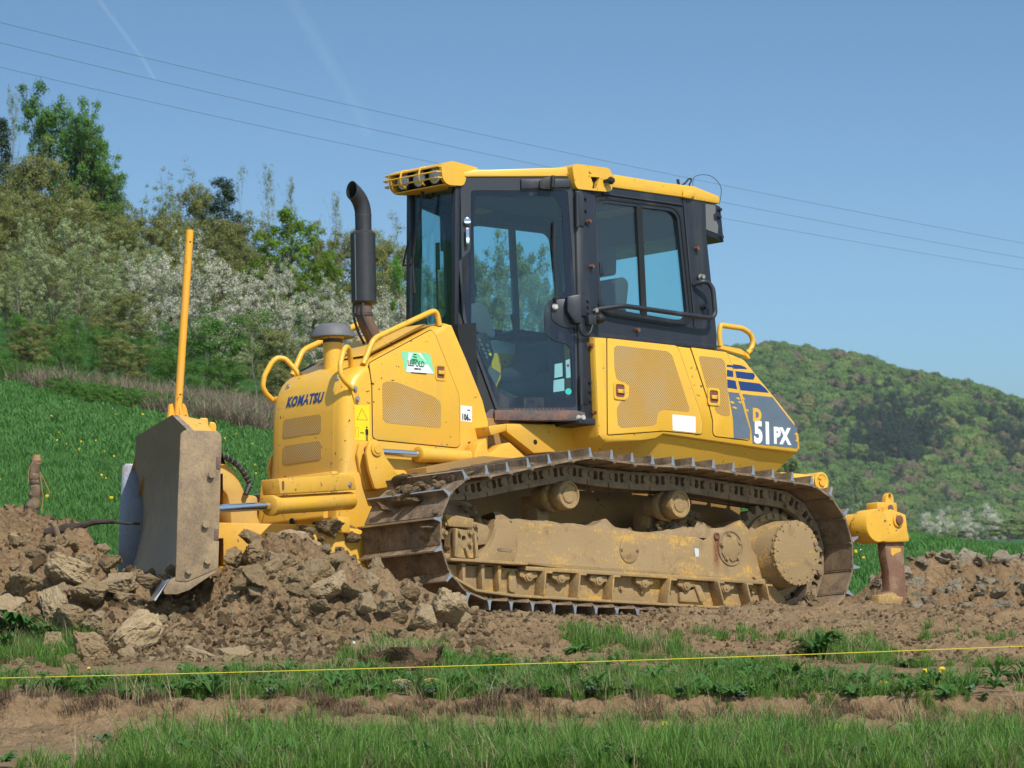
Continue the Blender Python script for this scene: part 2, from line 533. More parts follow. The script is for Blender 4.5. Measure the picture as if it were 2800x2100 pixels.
def text_mb(body, size, fr, depth=0.002, bold=0.0, width=1.0, shear=0.0, align='LEFT', space=1.0):
    """lettering as a thin plate; fr(a, b, d) maps the text plane to 3D"""
    cu = bpy.data.curves.new('lettering', 'FONT')
    cu.body = body; cu.size = size; cu.extrude = depth / 2; cu.offset = bold; cu.shear = shear; cu.align_x = align; cu.space_character = space
    cu.resolution_u = 3
    ob = bpy.data.objects.new('lettering', cu)
    COL.objects.link(ob)
    bpy.context.view_layer.update()
    me = bpy.data.meshes.new_from_object(ob.evaluated_get(bpy.context.evaluated_depsgraph_get()))
    b = MB()
    b.bm.from_mesh(me)
    for v in b.bm.verts:
        v.co = fr(v.co.x * width, v.co.y, v.co.z + depth / 2)
    bpy.data.objects.remove(ob); bpy.data.curves.remove(cu); bpy.data.meshes.remove(me)
    return b

def scatter(name, pts, rots, scls, idx, sources, mat_parent=None):
    """one 'stuff' object that instances the source meshes on points"""
    c = bpy.data.collections.new(name + '_source')
    for i, me in enumerate(sources):
        so = bpy.data.objects.new('%s_source_%03d' % (name, i), me)
        c.objects.link(so)
    pts = np.asarray(pts, np.float32)
    me = bpy.data.meshes.new(name)
    me.vertices.add(len(pts)); me.vertices.foreach_set('co', pts.ravel())
    a = me.attributes.new('rot', 'FLOAT_VECTOR', 'POINT'); a.data.foreach_set('vector', np.asarray(rots, np.float32).ravel())
    scls = np.asarray(scls, np.float32)
    if scls.ndim == 1:
        scls = np.repeat(scls[:, None], 3, 1)
    a = me.attributes.new('scl', 'FLOAT_VECTOR', 'POINT'); a.data.foreach_set('vector', scls.ravel())
    a = me.attributes.new('idx', 'INT', 'POINT'); a.data.foreach_set('value', np.asarray(idx, np.int32))
    o = bpy.data.objects.new(name, me)
    COL.objects.link(o)
    g = bpy.data.node_groups.new(name, 'GeometryNodeTree')
    g.interface.new_socket('Geometry', in_out='INPUT', socket_type='NodeSocketGeometry')
    g.interface.new_socket('Geometry', in_out='OUTPUT', socket_type='NodeSocketGeometry')
    gi, go = g.nodes.new('NodeGroupInput'), g.nodes.new('NodeGroupOutput')
    ip = g.nodes.new('GeometryNodeInstanceOnPoints')
    ci = g.nodes.new('GeometryNodeCollectionInfo')
    ci.inputs[0].default_value = c
    ci.inputs['Separate Children'].default_value = True
    ci.inputs['Reset Children'].default_value = True
    ip.inputs['Pick Instance'].default_value = True
    def attr(nm, typ):
        nd = g.nodes.new('GeometryNodeInputNamedAttribute'); nd.data_type = typ; nd.inputs[0].default_value = nm
        return nd.outputs[0]
    e2r = g.nodes.new('FunctionNodeEulerToRotation')
    g.links.new(attr('rot', 'FLOAT_VECTOR'), e2r.inputs[0])
    g.links.new(gi.outputs[0], ip.inputs['Points'])
    g.links.new(ci.outputs[0], ip.inputs['Instance'])
    g.links.new(attr('idx', 'INT'), ip.inputs['Instance Index'])
    g.links.new(e2r.outputs[0], ip.inputs['Rotation'])
    g.links.new(attr('scl', 'FLOAT_VECTOR'), ip.inputs['Scale'])
    g.links.new(ip.outputs[0], go.inputs[0])
    md = o.modifiers.new('scatter', 'NODES'); md.node_group = g
    o['kind'] = 'stuff'
    return o

# ================================================================== BULLDOZER
# machine axes: x forward, y to its left (towards the viewer), z up; it stands nose-up and leaning on the spoil
dozer = empty('bulldozer')
dozer.matrix_world = Matrix(((-0.734926, 0.677852, -0.020005, -0.688903), (-0.674929, -0.728250, 0.118835, 35.111386),
                             (0.065984, 0.100837, 0.992712, 0.025865), (0, 0, 0, 1)))
MW = dozer.matrix_world.copy()
tag(dozer, 'yellow crawler bulldozer with black cab, angled blade and wide tracks', 'bulldozer')
rng = random.Random(7)

def jag(pts, amp, step, closed=True, rg=random.Random(3)):
    """torn-edge version of an outline"""
    out = []
    P = [Vector(p) for p in pts]
    for i in range(len(P)):
        a, b = P[i], P[(i + 1) % len(P)]
        n = max(1, int((b - a).length / step))
        nr = Vector((-(b - a).y, (b - a).x)).normalized()
        for k in range(n):
            out.append(a + (b - a) * (k / n) + nr * (rg.uniform(-amp, amp) if k else 0))
    return out

def both(fn):
    fn(1); fn(-1)

def bld(b, s, *a, **k):
    if s < 0:
        b.mirror_y()
    return b.build(*a, **k)

def inset(poly, w):
    """move each vertex inwards by w[i] (outline runs either way round)"""
    P = [Vector(p) for p in poly]
    A = sum(P[i].x * P[(i + 1) % len(P)].y - P[(i + 1) % len(P)].x * P[i].y for i in range(len(P)))
    sg = 1 if A > 0 else -1
    out = []
    for i, p in enumerate(P):
        e0 = (p - P[i - 1]).normalized(); e1 = (P[(i + 1) % len(P)] - p).normalized()
        n = Vector((-(e0.y + e1.y), e0.x + e1.x))
        n = n.normalized() * sg if n.length > 1e-6 else Vector((0, 0))
        out.append(p + n * (w[i] if isinstance(w, (list, tuple)) else w))
    return out

# ------------------------------------------------------------------ tracks
def track_path():
    pts = []
    ci, ri = Vector((0.533, 0.462)), 0.395
    cs, rs = Vector((-2.29, 0.50)), 0.452
    for k in range(0, 25):
        a = R(-90 + 190 * k / 24)
        pts.append(ci + Vector((math.cos(a), math.sin(a))) * ri)
    for x, z in ((0.1, 0.928), (-0.2, 0.985), (-0.40, 1.016), (-0.62, 1.002), (-0.85, 0.994), (-1.1, 0.997), (-1.36, 1.006), (-1.7, 0.985), (-2.0, 0.966)):
        pts.append(Vector((x, z)))
    for k in range(0, 25):
        a = R(96 + 174 * k / 24)
        pts.append(cs + Vector((math.cos(a), math.sin(a))) * rs)
    pts.append(Vector((-1.2, 0.058)))
    return pts
TP = track_path()
_seg = [(TP[(i + 1) % len(TP)] - TP[i]).length for i in range(len(TP))]
TLEN = sum(_seg)
NSHOE = round(TLEN / 0.182)
PITCH = TLEN / NSHOE
def path_at(d):
    d %= TLEN
    for i, L in enumerate(_seg):
        if d <= L:
            a, b = TP[i], TP[(i + 1) % len(TP)]
            return a + (b - a) * (d / L)
        d -= L
    return TP[0]

def shoe_mesh():
    b = MB()
    prof = [(-0.108, -0.016), (-0.100, -0.004), (0.036, -0.001), (0.044, 0.012), (0.049, 0.055), (0.059, 0.056), (0.066, 0.012), (0.073, 0.0), (0.084, -0.008),
            (0.080, -0.020), (0.066, -0.013), (-0.090, -0.016), (-0.102, -0.028)]
    W = 0.355
    rows = []
    for y, k in ((-W, 0.93), (-W + 0.012, 1.0), (W - 0.012, 1.0), (W, 0.93)):
        rows.append([Vector((x * (k if z < 0.02 else 1), y, z)) for x, z in prof])
    b.grid(rows, close=True, cap=True)
    me = b.mesh('shoe', ['shoe_steel', 'worn_edge', 'shoe_under'], smooth=False)
    for p in me.polygons:
        c, n = p.center, p.normal
        if c.z > 0.0555:
            p.material_index = 1
        elif n.z < -0.5:
            p.material_index = 2
    return me
SHOE = shoe_mesh()
def tip_mesh():
    """polished end of a grouser"""
    b = MB()
    b.prism([(0.036, -0.003), (0.043, 0.012), (0.0485, 0.057), (0.0595, 0.058), (0.067, 0.012), (0.076, -0.003)], 0.352, 0.358)
    return b.mesh('grouser_tip', 'worn_edge', smooth=False)
TIP = tip_mesh()
def link_mesh():
    b = MB()
    out = fillet([(-0.105, -0.025), (0.075, -0.025), (0.082, -0.05), (0.075, -0.130), (-0.098, -0.130), (-0.112, -0.06)], 0.02, 3)
    def win(cx, w):
        return fillet([(cx - w, -0.100), (cx + w, -0.100), (cx + w, -0.042), (cx - w, -0.042)], 0.014, 2)
    b.prism(out, 0.075, 0.108, holes=(win(-0.030, 0.017), win(0.022, 0.017)))
    b.prism(out, -0.108, -0.075)
    b.box(-0.10, 0.075, 0.068, 0.113, -0.138, -0.114)
    b.box(-0.10, 0.075, -0.113, -0.068, -0.138, -0.114)
    b.cyl((-0.075, -0.11, -0.068), (-0.075, 0.121, -0.068), 0.021, n=10)
    b.cyl((0.055, 0.07, -0.068), (0.055, 0.114, -0.068), 0.030, n=10)
    return b.mesh('link', 'link_steel', bevel=0.0)
LINK = link_mesh()

def build_track(s, phase):
    tr = empty('track', dozer)
    tr['label'] = 'crawler track with wide single-grouser steel shoes'
    for i in range(NSHOE):
        d = (i + phase) * PITCH
        p, q = path_at(d - PITCH * 0.45), path_at(d + PITCH * 0.45)
        c = (p + q) / 2
        t2 = (q - p).normalized()
        # outward normal is to the right of travel (loop runs bottom-front-top-rear)
        n2 = Vector((t2.y, -t2.x))
        mx = Matrix(((t2.x, 0, n2.x, c.x), (0, 1, 0, s * 1.02), (t2.y, 0, n2.y, c.y), (0, 0, 0, 1)))
        for nm, me in (('shoe', SHOE), ('link', LINK), ('grouser_tip', TIP)):
            o = bpy.data.objects.new(nm, me)
            link(o, tr)
            mm = mx.copy()
            if s < 0 and nm == 'link':
                mm = mm @ Matrix.Diagonal((1, -1, 1, 1))
            o.matrix_local = mm
    return tr
build_track(1, 0.62)
build_track(-1, 0.2)

def build_undercarriage(s):
    tf = empty('track_frame', dozer)
    def B(b, name, mat='frame_dust', **k):
        return bld(b, s, name, mat, tf, **k)
    # main beam with the open fork for the idler
    out = [(0.255, 0.604), (0.257, 0.558), (0.275, 0.500), (0.321, 0.431), (0.384, 0.387), (0.424, 0.353), (0.584, 0.362), (0.704, 0.373), (0.714, 0.323), (0.474, 0.313), (0.241, 0.311), (0.196, 0.331), (0.072, 0.339)]
    out += [(-0.4, 0.316), (-2.075, 0.302)]
    out += [(-2.257, 0.249), (-2.150, 0.339), (-2.069, 0.474), (-2.016, 0.524), (-1.990, 0.652), (-1.919, 0.707), (-1.832, 0.660), (-1.752, 0.623), (-1.661, 0.606), (-1.581, 0.557), (-1.528, 0.574), (-1.195, 0.581)]
    B(MB().prism(out, 0.90, 1.15), 'beam', bevel=0.006)
    # rear guard plate sweeping to the ground
    B(MB().prism([(-2.008, 0.341), (-2.068, 0.321), (-2.130, 0.337), (-2.237, 0.251), (-2.297, 0.210), (-2.305, 0.102), (-2.158, 0.118), (-2.137, 0.208), (-2.066, 0.283)], 0.95, 1.168), 'rear_guard', 'drive_dust', bevel=0.006)
    # flange below the beam, lower skirt, bottom flange
    B(MB().box(-2.07, 0.06, 1.13, 1.215, 0.288, 0.314), 'flange', bevel=0.004)
    B(MB().prism([(0.70, 0.305), (0.69, 0.215), (0.48, 0.135), (0.17, 0.118), (-2.12, 0.118), (-2.06, 0.29)], 1.112, 1.147), 'skirt', 'drive_dust', bevel=0.003)
    B(MB().prism([(0.70, 0.218), (0.49, 0.137), (0.17, 0.116), (-1.47, 0.112), (-2.14, 0.112), (-2.14, 0.128), (-1.47, 0.128), (0.17, 0.133), (0.485, 0.153), (0.69, 0.232)], 1.122, 1.227), 'bottom_flange', bevel=0.003)
    B(MB().box(0.06, 0.71, 1.132, 1.237, 0.318, 0.336), 'flange', bevel=0.003)
    for px in (0.565, 0.405, 0.265):
        B(MB().prism([(px - 0.012, 0.31), (px + 0.016, 0.31), (px + 0.010, 0.155), (px - 0.008, 0.155)], 1.142, 1.202), 'rib', bevel=0.003)
    # angled gussets
    for px, dx in ((-0.10, 0.02), (-0.395, 0.02), (-0.69, 0.02), (-1.192, 0.03), (-1.62, -0.05), (-1.88, -0.045), (-2.06, -0.04)):
        b = MB()
        b.prism([(px, 0.288), (px + 0.012, 0.288), (px + dx + 0.012, 0.135), (px + dx, 0.135)], 1.142, 1.237)
        b.prism([(px - 0.055, 0.276), (px + 0.012, 0.276), (px + 0.012, 0.288), (px - 0.055, 0.288)], 1.142, 1.232)
        B(b, 'gusset', 'drive_dust', bevel=0.002)
    # track roller ends
    for px in (0.010, -0.267, -0.594, -0.998, -1.37, -1.729):
        b = MB()
        b.prism(fillet([(px + 0.075, 0.285), (px + 0.075, 0.250), (px + 0.04, 0.243), (px + 0.018, 0.218), (px - 0.018, 0.218), (px - 0.04, 0.243), (px - 0.075, 0.250), (px - 0.075, 0.285)], 0.008, 2), 1.142, 1.190)
        b.cyl((px, 1.182, 0.252), (px, 1.198, 0.252), 0.030, n=16)
        b.cyl((px, 1.192, 0.252), (px, 1.204, 0.252), 0.014, n=10)
        rl = B(b, 'roller', 'frame_dust', bevel=0.003)
    for px, pz in ((0.13, 0.245), (0.13, 0.180), (-0.82, 0.215), (-1.0, 0.2), (-2.0, 0.24), (-2.02, 0.18)):
        B(MB().hexbolt((px, 1.150, pz), (0, 1, 0), 0.014, 0.016), 'bolt', 'frame_dust')
    B(MB().prism(fillet([(0.10, 0.28), (0.16, 0.28), (0.16, 0.15), (0.10, 0.15)], 0.02, 2), 1.142, 1.172), 'lug', 'frame_dust', bevel=0.004)
    B(MB().prism(fillet([(-1.50, 0.26), (-1.44, 0.27), (-1.50, 0.15), (-1.56, 0.16)], 0.015, 2), 1.142, 1.187), 'lug', 'frame_dust', bevel=0.004)
    B(MB().prism([(-1.33, 0.21), (-1.46, 0.235), (-1.5, 0.15), (-1.33, 0.15)], 1.142, 1.172), 'lug', 'frame_dust', bevel=0.004)
    # covers and raised plates on the beam
    B(MB().lathe((-0.90, 1.148, 0.463), (0, 1, 0), [(0, 0.082), (0.008, 0.082), (0.010, 0.078)], 28), 'inspection_cover', bevel=0.0)
    for dx in (-0.07, 0.07):
        B(MB().hexbolt((-0.90 + dx, 1.158, 0.463), (0, 1, 0), 0.008, 0.010), 'bolt', 'link_steel')
    B(MB().prism(fillet([(0.251, 0.546), (0.122, 0.553), (0.072, 0.526), (0.076, 0.401), (0.105, 0.350), (0.218, 0.325), (0.246, 0.323), (0.705, 0.336), (0.704, 0.373), (0.407, 0.353), (0.316, 0.423), (0.270, 0.492)], 0.02, 2), 1.149, 1.160), 'yoke_plate', bevel=0.003)
    B(MB().prism(fillet([(0.247, 0.424), (0.118, 0.422), (0.119, 0.403), (0.248, 0.405)], 0.012, 3), 1.1595, 1.163), 'slot', 'link_steel')
    hub = B(MB().lathe((-1.815, 1.145, 0.520), (0, 1, 0), [(0.0, 0.118), (0.013, 0.116), (0.013, 0.106), (0.006, 0.104), (0.006, 0.0)], 32, cap=False), 'pivot_ring', 'frame_dust')
    B(MB().lathe((-1.815, 1.1512, 0.520), (0, 1, 0), [(0, 0.103), (0.0006, 0.103)], 32), 'pivot_shadow_gap', 'link_steel')
    B(MB().prism([( -1.815 + 0.092 * (1.0 if k % 3 else 0.78) * math.cos(2 * math.pi * k / 15), 0.520 + 0.092 * (1.0 if k % 3 else 0.78) * math.sin(2 * math.pi * k / 15)) for k in range(15)], 1.151, 1.161), 'pivot_cover', 'drive_dust', bevel=0.003)
    for k in range(5):
        a = 2 * math.pi * k / 5 + 0.2
        B(MB().hexbolt((-1.815 + 0.085 * math.cos(a), 1.156, 0.520 + 0.085 * math.sin(a)), (0, 1, 0), 0.012, 0.014), 'bolt', 'frame_dust')
    B(MB().lathe((-1.69, 1.148, 0.59), (0, 1, 0), [(0, 0.024), (0.012, 0.024), (0.014, 0.016), (0.008, 0.012), (0.006, 0.0)], 14), 'plug', 'rust_bolt')
    b = MB()
    b.prism(jag([(-1.49, 0.505), (-1.525, 0.50), (-1.525, 0.45), (-1.495, 0.445)], 0.006, 0.02), 1.1505, 1.1525)
    B(b, 'sticker_scrap', 'pale_sticker')
    # idler yoke
    B(MB().prism([(0.692, 0.614), (0.551, 0.607), (0.447, 0.595), (0.451, 0.537), (0.553, 0.538), (0.658, 0.537)], 1.06, 1.17), 'yoke_cap', bevel=0.006)
    B(MB().prism([(0.756, 0.574), (0.658, 0.571), (0.652, 0.458), (0.757, 0.461)], 1.0, 1.14), 'yoke_block', bevel=0.006)
    B(MB().prism([(0.425, 0.584), (0.303, 0.565), (0.276, 0.534), (0.317, 0.445), (0.396, 0.433), (0.434, 0.468)], 1.0, 1.135), 'yoke_block', bevel=0.006)
    br = [(0.632, 0.527), (0.472, 0.513), (0.458, 0.438), (0.441, 0.352), (0.532, 0.345), (0.648, 0.348), (0.634, 0.438)]
    hl = Vector([(0.553, 0.467)][0])
    hole = [(hl.x + 0.018 * math.cos(2 * math.pi * k / 12), hl.y + 0.018 * math.sin(2 * math.pi * k / 12)) for k in range(12)]
    B(MB().prism(br, 1.10, 1.19, holes=(hole,)), 'yoke_bracket', bevel=0.0)
    for a, c in (([(0.641, 0.523), (0.625, 0.524), (0.624, 0.348), (0.651, 0.347)], 0), ([(0.487, 0.510), (0.470, 0.511), (0.450, 0.351), (0.475, 0.350)], 0), ([(0.562, 0.408), (0.548, 0.409), (0.524, 0.347), (0.541, 0.347)], 0)):
        B(MB().prism(a, 1.185, 1.215), 'yoke_rib', bevel=0.003)
    for p in [(0.594, 0.498), (0.506, 0.502), (0.508, 0.432)]:
        B(MB().hexbolt((p[0], 1.192, p[1]), (0, 1, 0), 0.014, 0.020), 'bolt', 'frame_dust')
    for p in [(0.669, 0.556), (0.670, 0.498), (0.404, 0.552), (0.405, 0.494)]:
        B(MB().hexbolt((p[0], 1.142, p[1]), (0, 1, 0), 0.014, 0.020), 'bolt', 'frame_dust')
    # idler wheel, sprocket, carrier rollers
    B(MB().lathe((0.533, 0.94, 0.462), (0, 1, 0), [(0, 0.05), (0, 0.24), (0.02, 0.275), (0.055, 0.275), (0.06, 0.292), (0.10, 0.292), (0.105, 0.275), (0.14, 0.275), (0.16, 0.245), (0.13, 0.22), (0.13, 0.05)], 40), 'idler', 'link_steel')
    b = MB()
    tp = []
    nt = 23
    for k in range(nt):
        for f, r in ((0.0, 0.285), (0.28, 0.345), (0.55, 0.345), (0.82, 0.285)):
            a = 2 * math.pi * (k + f) / nt
            tp.append((-2.29 + r * math.cos(a), 0.50 + r * math.sin(a)))
    hol = [(-2.29 + 0.15 * math.cos(2 * math.pi * k / 24), 0.50 + 0.15 * math.sin(2 * math.pi * k / 24)) for k in range(24)]
    b.prism(tp, 0.985, 1.055, holes=(hol,))
    B(b, 'sprocket', 'link_steel', bevel=0.0)
    for k in range(18):
        a = 2 * math.pi * k / 18
        B(MB().hexbolt((-2.285 + 0.262 * math.cos(a), 1.056, 0.497 + 0.262 * math.sin(a)), (0, 1, 0), 0.016, 0.018), 'sprocket_bolt', 'link_steel')
    fd = B(MB().lathe((-2.28, 0.70, 0.496), (0, 1, 0), [(0, 0.22), (0.32, 0.22), (0.335, 0.30), (0.345, 0.30), (0.36, 0.278), (0.395, 0.278), (0.40, 0.235), (0.43, 0.222), (0.565, 0.214), (0.575, 0.210)], 48), 'final_drive', 'frame_dust')
    B(MB().lathe((-2.28, 1.2735, 0.496), (0, 1, 0), [(0, 0.2095), (0.0015, 0.209)], 48), 'drive_face', 'link_steel')
    sc = []
    for k in range(120):
        a = 2 * math.pi * k / 120
        r = 0.213 - 0.042 * max(0, math.cos(15 * a)) ** 2
        sc.append((-2.28 + r * math.cos(a), 0.496 + r * math.sin(a)))
    B(MB().prism(sc, 1.273, 1.300), 'drive_cover', 'drive_dust', bevel=0.003)
    for k in range(15):
        a = 2 * math.pi * k / 15
        B(MB().hexbolt((-2.28 + 0.199 * math.cos(a), 1.279, 0.496 + 0.199 * math.sin(a)), (0, 1, 0), 0.0155, 0.020), 'bolt', 'frame_dust')
    for k in range(16):
        a = R(60) + R(150) * k / 10
        if k < 11:
            B(MB().hexbolt((-2.28 + 0.258 * math.cos(a), 1.096, 0.496 + 0.258 * math.sin(a)), (0, 1, 0), 0.0155, 0.020), 'bolt', 'frame_dust')
    for a0 in (R(158), R(168)):
        B(MB().cyl((-2.28 + 0.185 * math.cos(a0), 1.295, 0.496 + 0.185 * math.sin(a0)), (-2.28 + 0.185 * math.cos(a0), 1.312, 0.496 + 0.185 * math.sin(a0)), 0.018, n=10), 'plug', 'link_steel', bevel=0.003)
    for cx, cz in ((-0.347, 0.784), (-1.327, 0.776)):
        b = MB()
        b.lathe((cx, 0.93, cz), (0, 1, 0), [(0, 0.055), (0, 0.080), (0.09, 0.080), (0.10, 0.099), (0.14, 0.101), (0.15, 0.096), (0.152, 0.066), (0.182, 0.064), (0.184, 0.090), (0.19, 0.094), (0.258, 0.092), (0.268, 0.086), (0.268, 0.076), (0.258, 0.072),
                                           (0.257, 0.052), (0.265, 0.049), (0.268, 0.030), (0.264, 0.0)], 32)
        cr = B(b, 'carrier_roller', 'frame_dust')
        B(MB().box(cx - 0.05, cx + 0.05, 0.80, 0.95, 0.55, cz + 0.02), 'roller_bracket', 'frame_dust', bevel=0.01)
    return tf
build_undercarriage(1)
build_undercarriage(-1)

# ------------------------------------------------------------------ chassis
ch = MB()
ch.prism([(0.78, 0.98), (0.78, 0.55), (0.55, 0.42), (-2.2, 0.42), (-2.55, 0.62), (-2.55, 1.12), (-1.0, 1.36), (-0.4, 1.36), (0.2, 1.2)], -0.36, 0.36)
ch.prism([(0.30, 0.98), (0.30, 0.50), (-2.2, 0.45), (-2.5, 0.62), (-2.5, 1.08), (-0.2, 1.08)], -0.575, 0.575)
chassis = ch.build('chassis', 'chassis_dirt', dozer, bevel=0.01)
for s in (1, -1):
    b = MB().prism([(-0.518, 1.319), (-1.163, 1.350), (-1.161, 1.186), (-1.122, 1.170), (-0.910, 1.158), (-0.757, 1.141), (-0.523, 1.264)], 0.36, 0.44)
    bld(b, s, 'side_panel', 'yellow_low', chassis, bevel=0.006)
    b = MB().prism([(-0.307, 1.284), (-0.463, 1.310), (-0.461, 1.263), (-0.328, 1.225)], 0.36, 0.50)
    bld(b, s, 'step_bracket', 'yellow_low', chassis, bevel=0.006)
    p = Vector([(-0.769, 1.214)][0])
    bld(MB().cyl((p.x, 0.435, p.y), (p.x, 0.4415, p.y), 0.017, n=16), s, 'hole', 'dark_gap', chassis)
    b = MB().prism([(-0.182, 1.102), (-0.218, 1.168), (-0.293, 1.210), (-0.302, 1.121), (-0.331, 1.110), (-0.413, 1.171), (-0.494, 1.192), (-0.642, 1.098), (-0.617, 1.029), (-0.179, 1.004)], 0.38, 0.50)
    bld(b, s, 'cylinder_mount', 'yellow_low', chassis, bevel=0.012)
    b = MB().box(-0.6, -0.5, 0.4, 0.9, 0.40, 0.55)
    bld(b, s, 'cross_beam', 'yellow_low', chassis, bevel=0.01)
    b = MB().box(-1.95, -1.7, 0.3, 0.92, 0.42, 0.62)
    bld(b, s, 'pivot_shaft', 'yellow_low', chassis, bevel=0.02)
    # front lower side plate below the hood
    b = MB().prism([(0.86, 0.93), (0.90, 0.62), (0.80, 0.50), (0.15, 0.50), (0.15, 0.98)], 0.30, 0.385)
    bld(b, s, 'front_side_plate', 'yellow_low', chassis, bevel=0.008)
b = MB().prism([(0.84, 0.95), (0.93, 0.66), (0.84, 0.48), (0.74, 0.48), (0.74, 0.95)], -0.30, 0.30)
b.build('front_plate', 'yellow_low', chassis, bevel=0.01)
for yy, zz in ((0.22, 0.62), (0.10, 0.60), (0.0, 0.66)):
    MB().cyl((0.88, yy, zz), (0.935, yy, zz - 0.01), 0.022, n=12).build('hole', 'dark_gap', chassis)

# ------------------------------------------------------------------ hood
HP = [(0.805, 0.896), (0.810, 1.069), (0.806, 1.236), (0.799, 1.354), (0.784, 1.438), (0.758, 1.507), (0.718, 1.569), (0.656, 1.615), (0.589, 1.651), (0.443, 1.718), (0.296, 1.785), (0.148, 1.852), (0.022, 1.912), (-0.036, 1.942), (-0.087, 1.954), (-0.127, 1.940), (-0.247, 1.711), (-0.378, 1.463), (-0.421, 1.329), (-0.417, 1.183), (-0.411, 0.962)]
HW = [0.0] + [0.085] * 6 + [0.06] * 7 + [0.03, 0.01] + [0] * 6
HW = HW[:len(HP)] + [0] * (len(HP) - len(HW))
rings = []
for y, k in ((0.37, 1.0), (0.366, 0.62), (0.352, 0.32), (0.33, 0.12), (0.30, 0.02), (0.0, -0.12), (-0.30, 0.02), (-0.33, 0.12), (-0.352, 0.32), (-0.366, 0.62), (-0.37, 1.0)):
    ip = inset(HP, [w * k for w in HW])
    rings.append([Vector((p.x, y, p.y)) for p in ip])
b = MB(); b.grid(rings, close=True, cap=True)
hood = b.build('hood', 'yellow_paint', dozer)
hood['label'] = 'sloping yellow engine hood'
def hood_side(s):
    def B(b, name, mat, **k):
        return bld(b, s, name, mat, hood, **k)
    pan = fillet([(0.591, 1.640), (0.567, 1.503), (0.568, 1.171), (0.541, 1.158), (-0.145, 1.148), (-0.171, 1.168), (-0.171, 1.488), (0.025, 1.867), (0.058, 1.892)], 0.015, 3)
    B(MB().prism(inset(pan, -0.005), 0.3705, 0.3712), 'panel_gap', 'dark_gap')
    B(MB().prism(pan, 0.371, 0.376), 'access_panel', 'yellow_paint', bevel=0.003)
    gr = fillet([(0.486, 1.516), (0.452, 1.535), (0.352, 1.534), (0.038, 1.461), (-0.010, 1.430), (-0.008, 1.273), (0.009, 1.264), (0.459, 1.270), (0.486, 1.289)], 0.02, 3)
    B(MB().prism(gr, 0.3755, 0.3775), 'side_grille', 'yellow_grille')
    c = Vector([(-0.013, 1.622)][0])
    B(MB().prism(fillet([(c.x - 0.045, c.y - 0.052), (c.x + 0.045, c.y - 0.052), (c.x + 0.045, c.y + 0.052), (c.x - 0.045, c.y + 0.052)], 0.02, 3), 0.375, 0.381,
                 holes=(fillet([(c.x - 0.034, c.y - 0.04), (c.x + 0.034, c.y - 0.04), (c.x + 0.034, c.y + 0.04), (c.x - 0.034, c.y + 0.04)], 0.015, 3),)), 'latch_frame', 'yellow_paint')
    B(MB().box(c.x - 0.03, c.x + 0.03, 0.3755, 0.3765, c.y - 0.036, c.y + 0.036), 'latch_recess', 'rust_bolt')
    B(MB().box(c.x - 0.028, c.x + 0.022, 0.376, 0.388, c.y - 0.012, c.y + 0.012), 'latch', 'yellow_paint', bevel=0.003)
    # long rail and front handle
    rl = [(0.614, 1.637), (0.535, 1.784), (0.503, 1.813), (0.116, 1.977), (0.030, 2.013), (-0.004, 2.019), (-0.023, 2.000), (-0.040, 1.929)]
    B(MB().tube(fillet([(p[0], 0.345, p[1]) for p in rl], 0.03, 4, False), 0.0185, 10), 'handrail', 'yellow_paint')
    hd = [(0.726, 1.475), (0.782, 1.513), (0.817, 1.553), (0.820, 1.621), (0.791, 1.707), (0.769, 1.736), (0.747, 1.727), (0.735, 1.661), (0.728, 1.607)]
    yy = [0.385, 0.385, 0.38, 0.37, 0.35, 0.335, 0.31, 0.275, 0.25]
    B(MB().tube(fillet([(p[0] + (y - 0.36) * 0.88, y, p[1] - (y - 0.36) * 0.15) for p, y in zip(hd, yy)], 0.02, 3, False), 0.017, 10), 'grab_handle', 'yellow_paint')
    hb = [(0.719, 1.469), (0.701, 1.406)]
    b = MB().prism(fillet([(hb[0][0] + 0.035, hb[0][1] + 0.02), (hb[0][0] - 0.02, hb[0][1] + 0.03), (hb[1][0] - 0.03, hb[1][1] - 0.01), (hb[1][0] + 0.015, hb[1][1] - 0.03)], 0.012, 2), 0.352, 0.378)
    B(b, 'handle_bracket', 'yellow_paint', bevel=0.003)
    for p in hb:
        B(MB().hexbolt((p[0], 0.380, p[1]), (0, 1, 0), 0.014, 0.014), 'bolt', 'bolt_steel')
both(hood_side)
# dark joint strip along the hood top edge
b = MB()
tp_ = [(0.494, 1.684), (0.233, 1.800), (-0.018, 1.914), (-0.076, 1.942)]
b.tube([(p[0], 0.292, p[1] + 0.004) for p in tp_], 0.007, 6)
b.build('hood_seam', 'rubber', hood)
b = MB()
tq = [(0.228, 1.785), (-0.128, 1.964)]
b.prism([(0.50, 1.712), (0.48, 1.722), (0.02, 1.945), (0.0, 1.938)], -0.27, 0.27)
b.build('top_panel', 'grey_plastic', hood, bevel=0.002)
hood.children[-1].data.materials[0] = M['yellow_low']
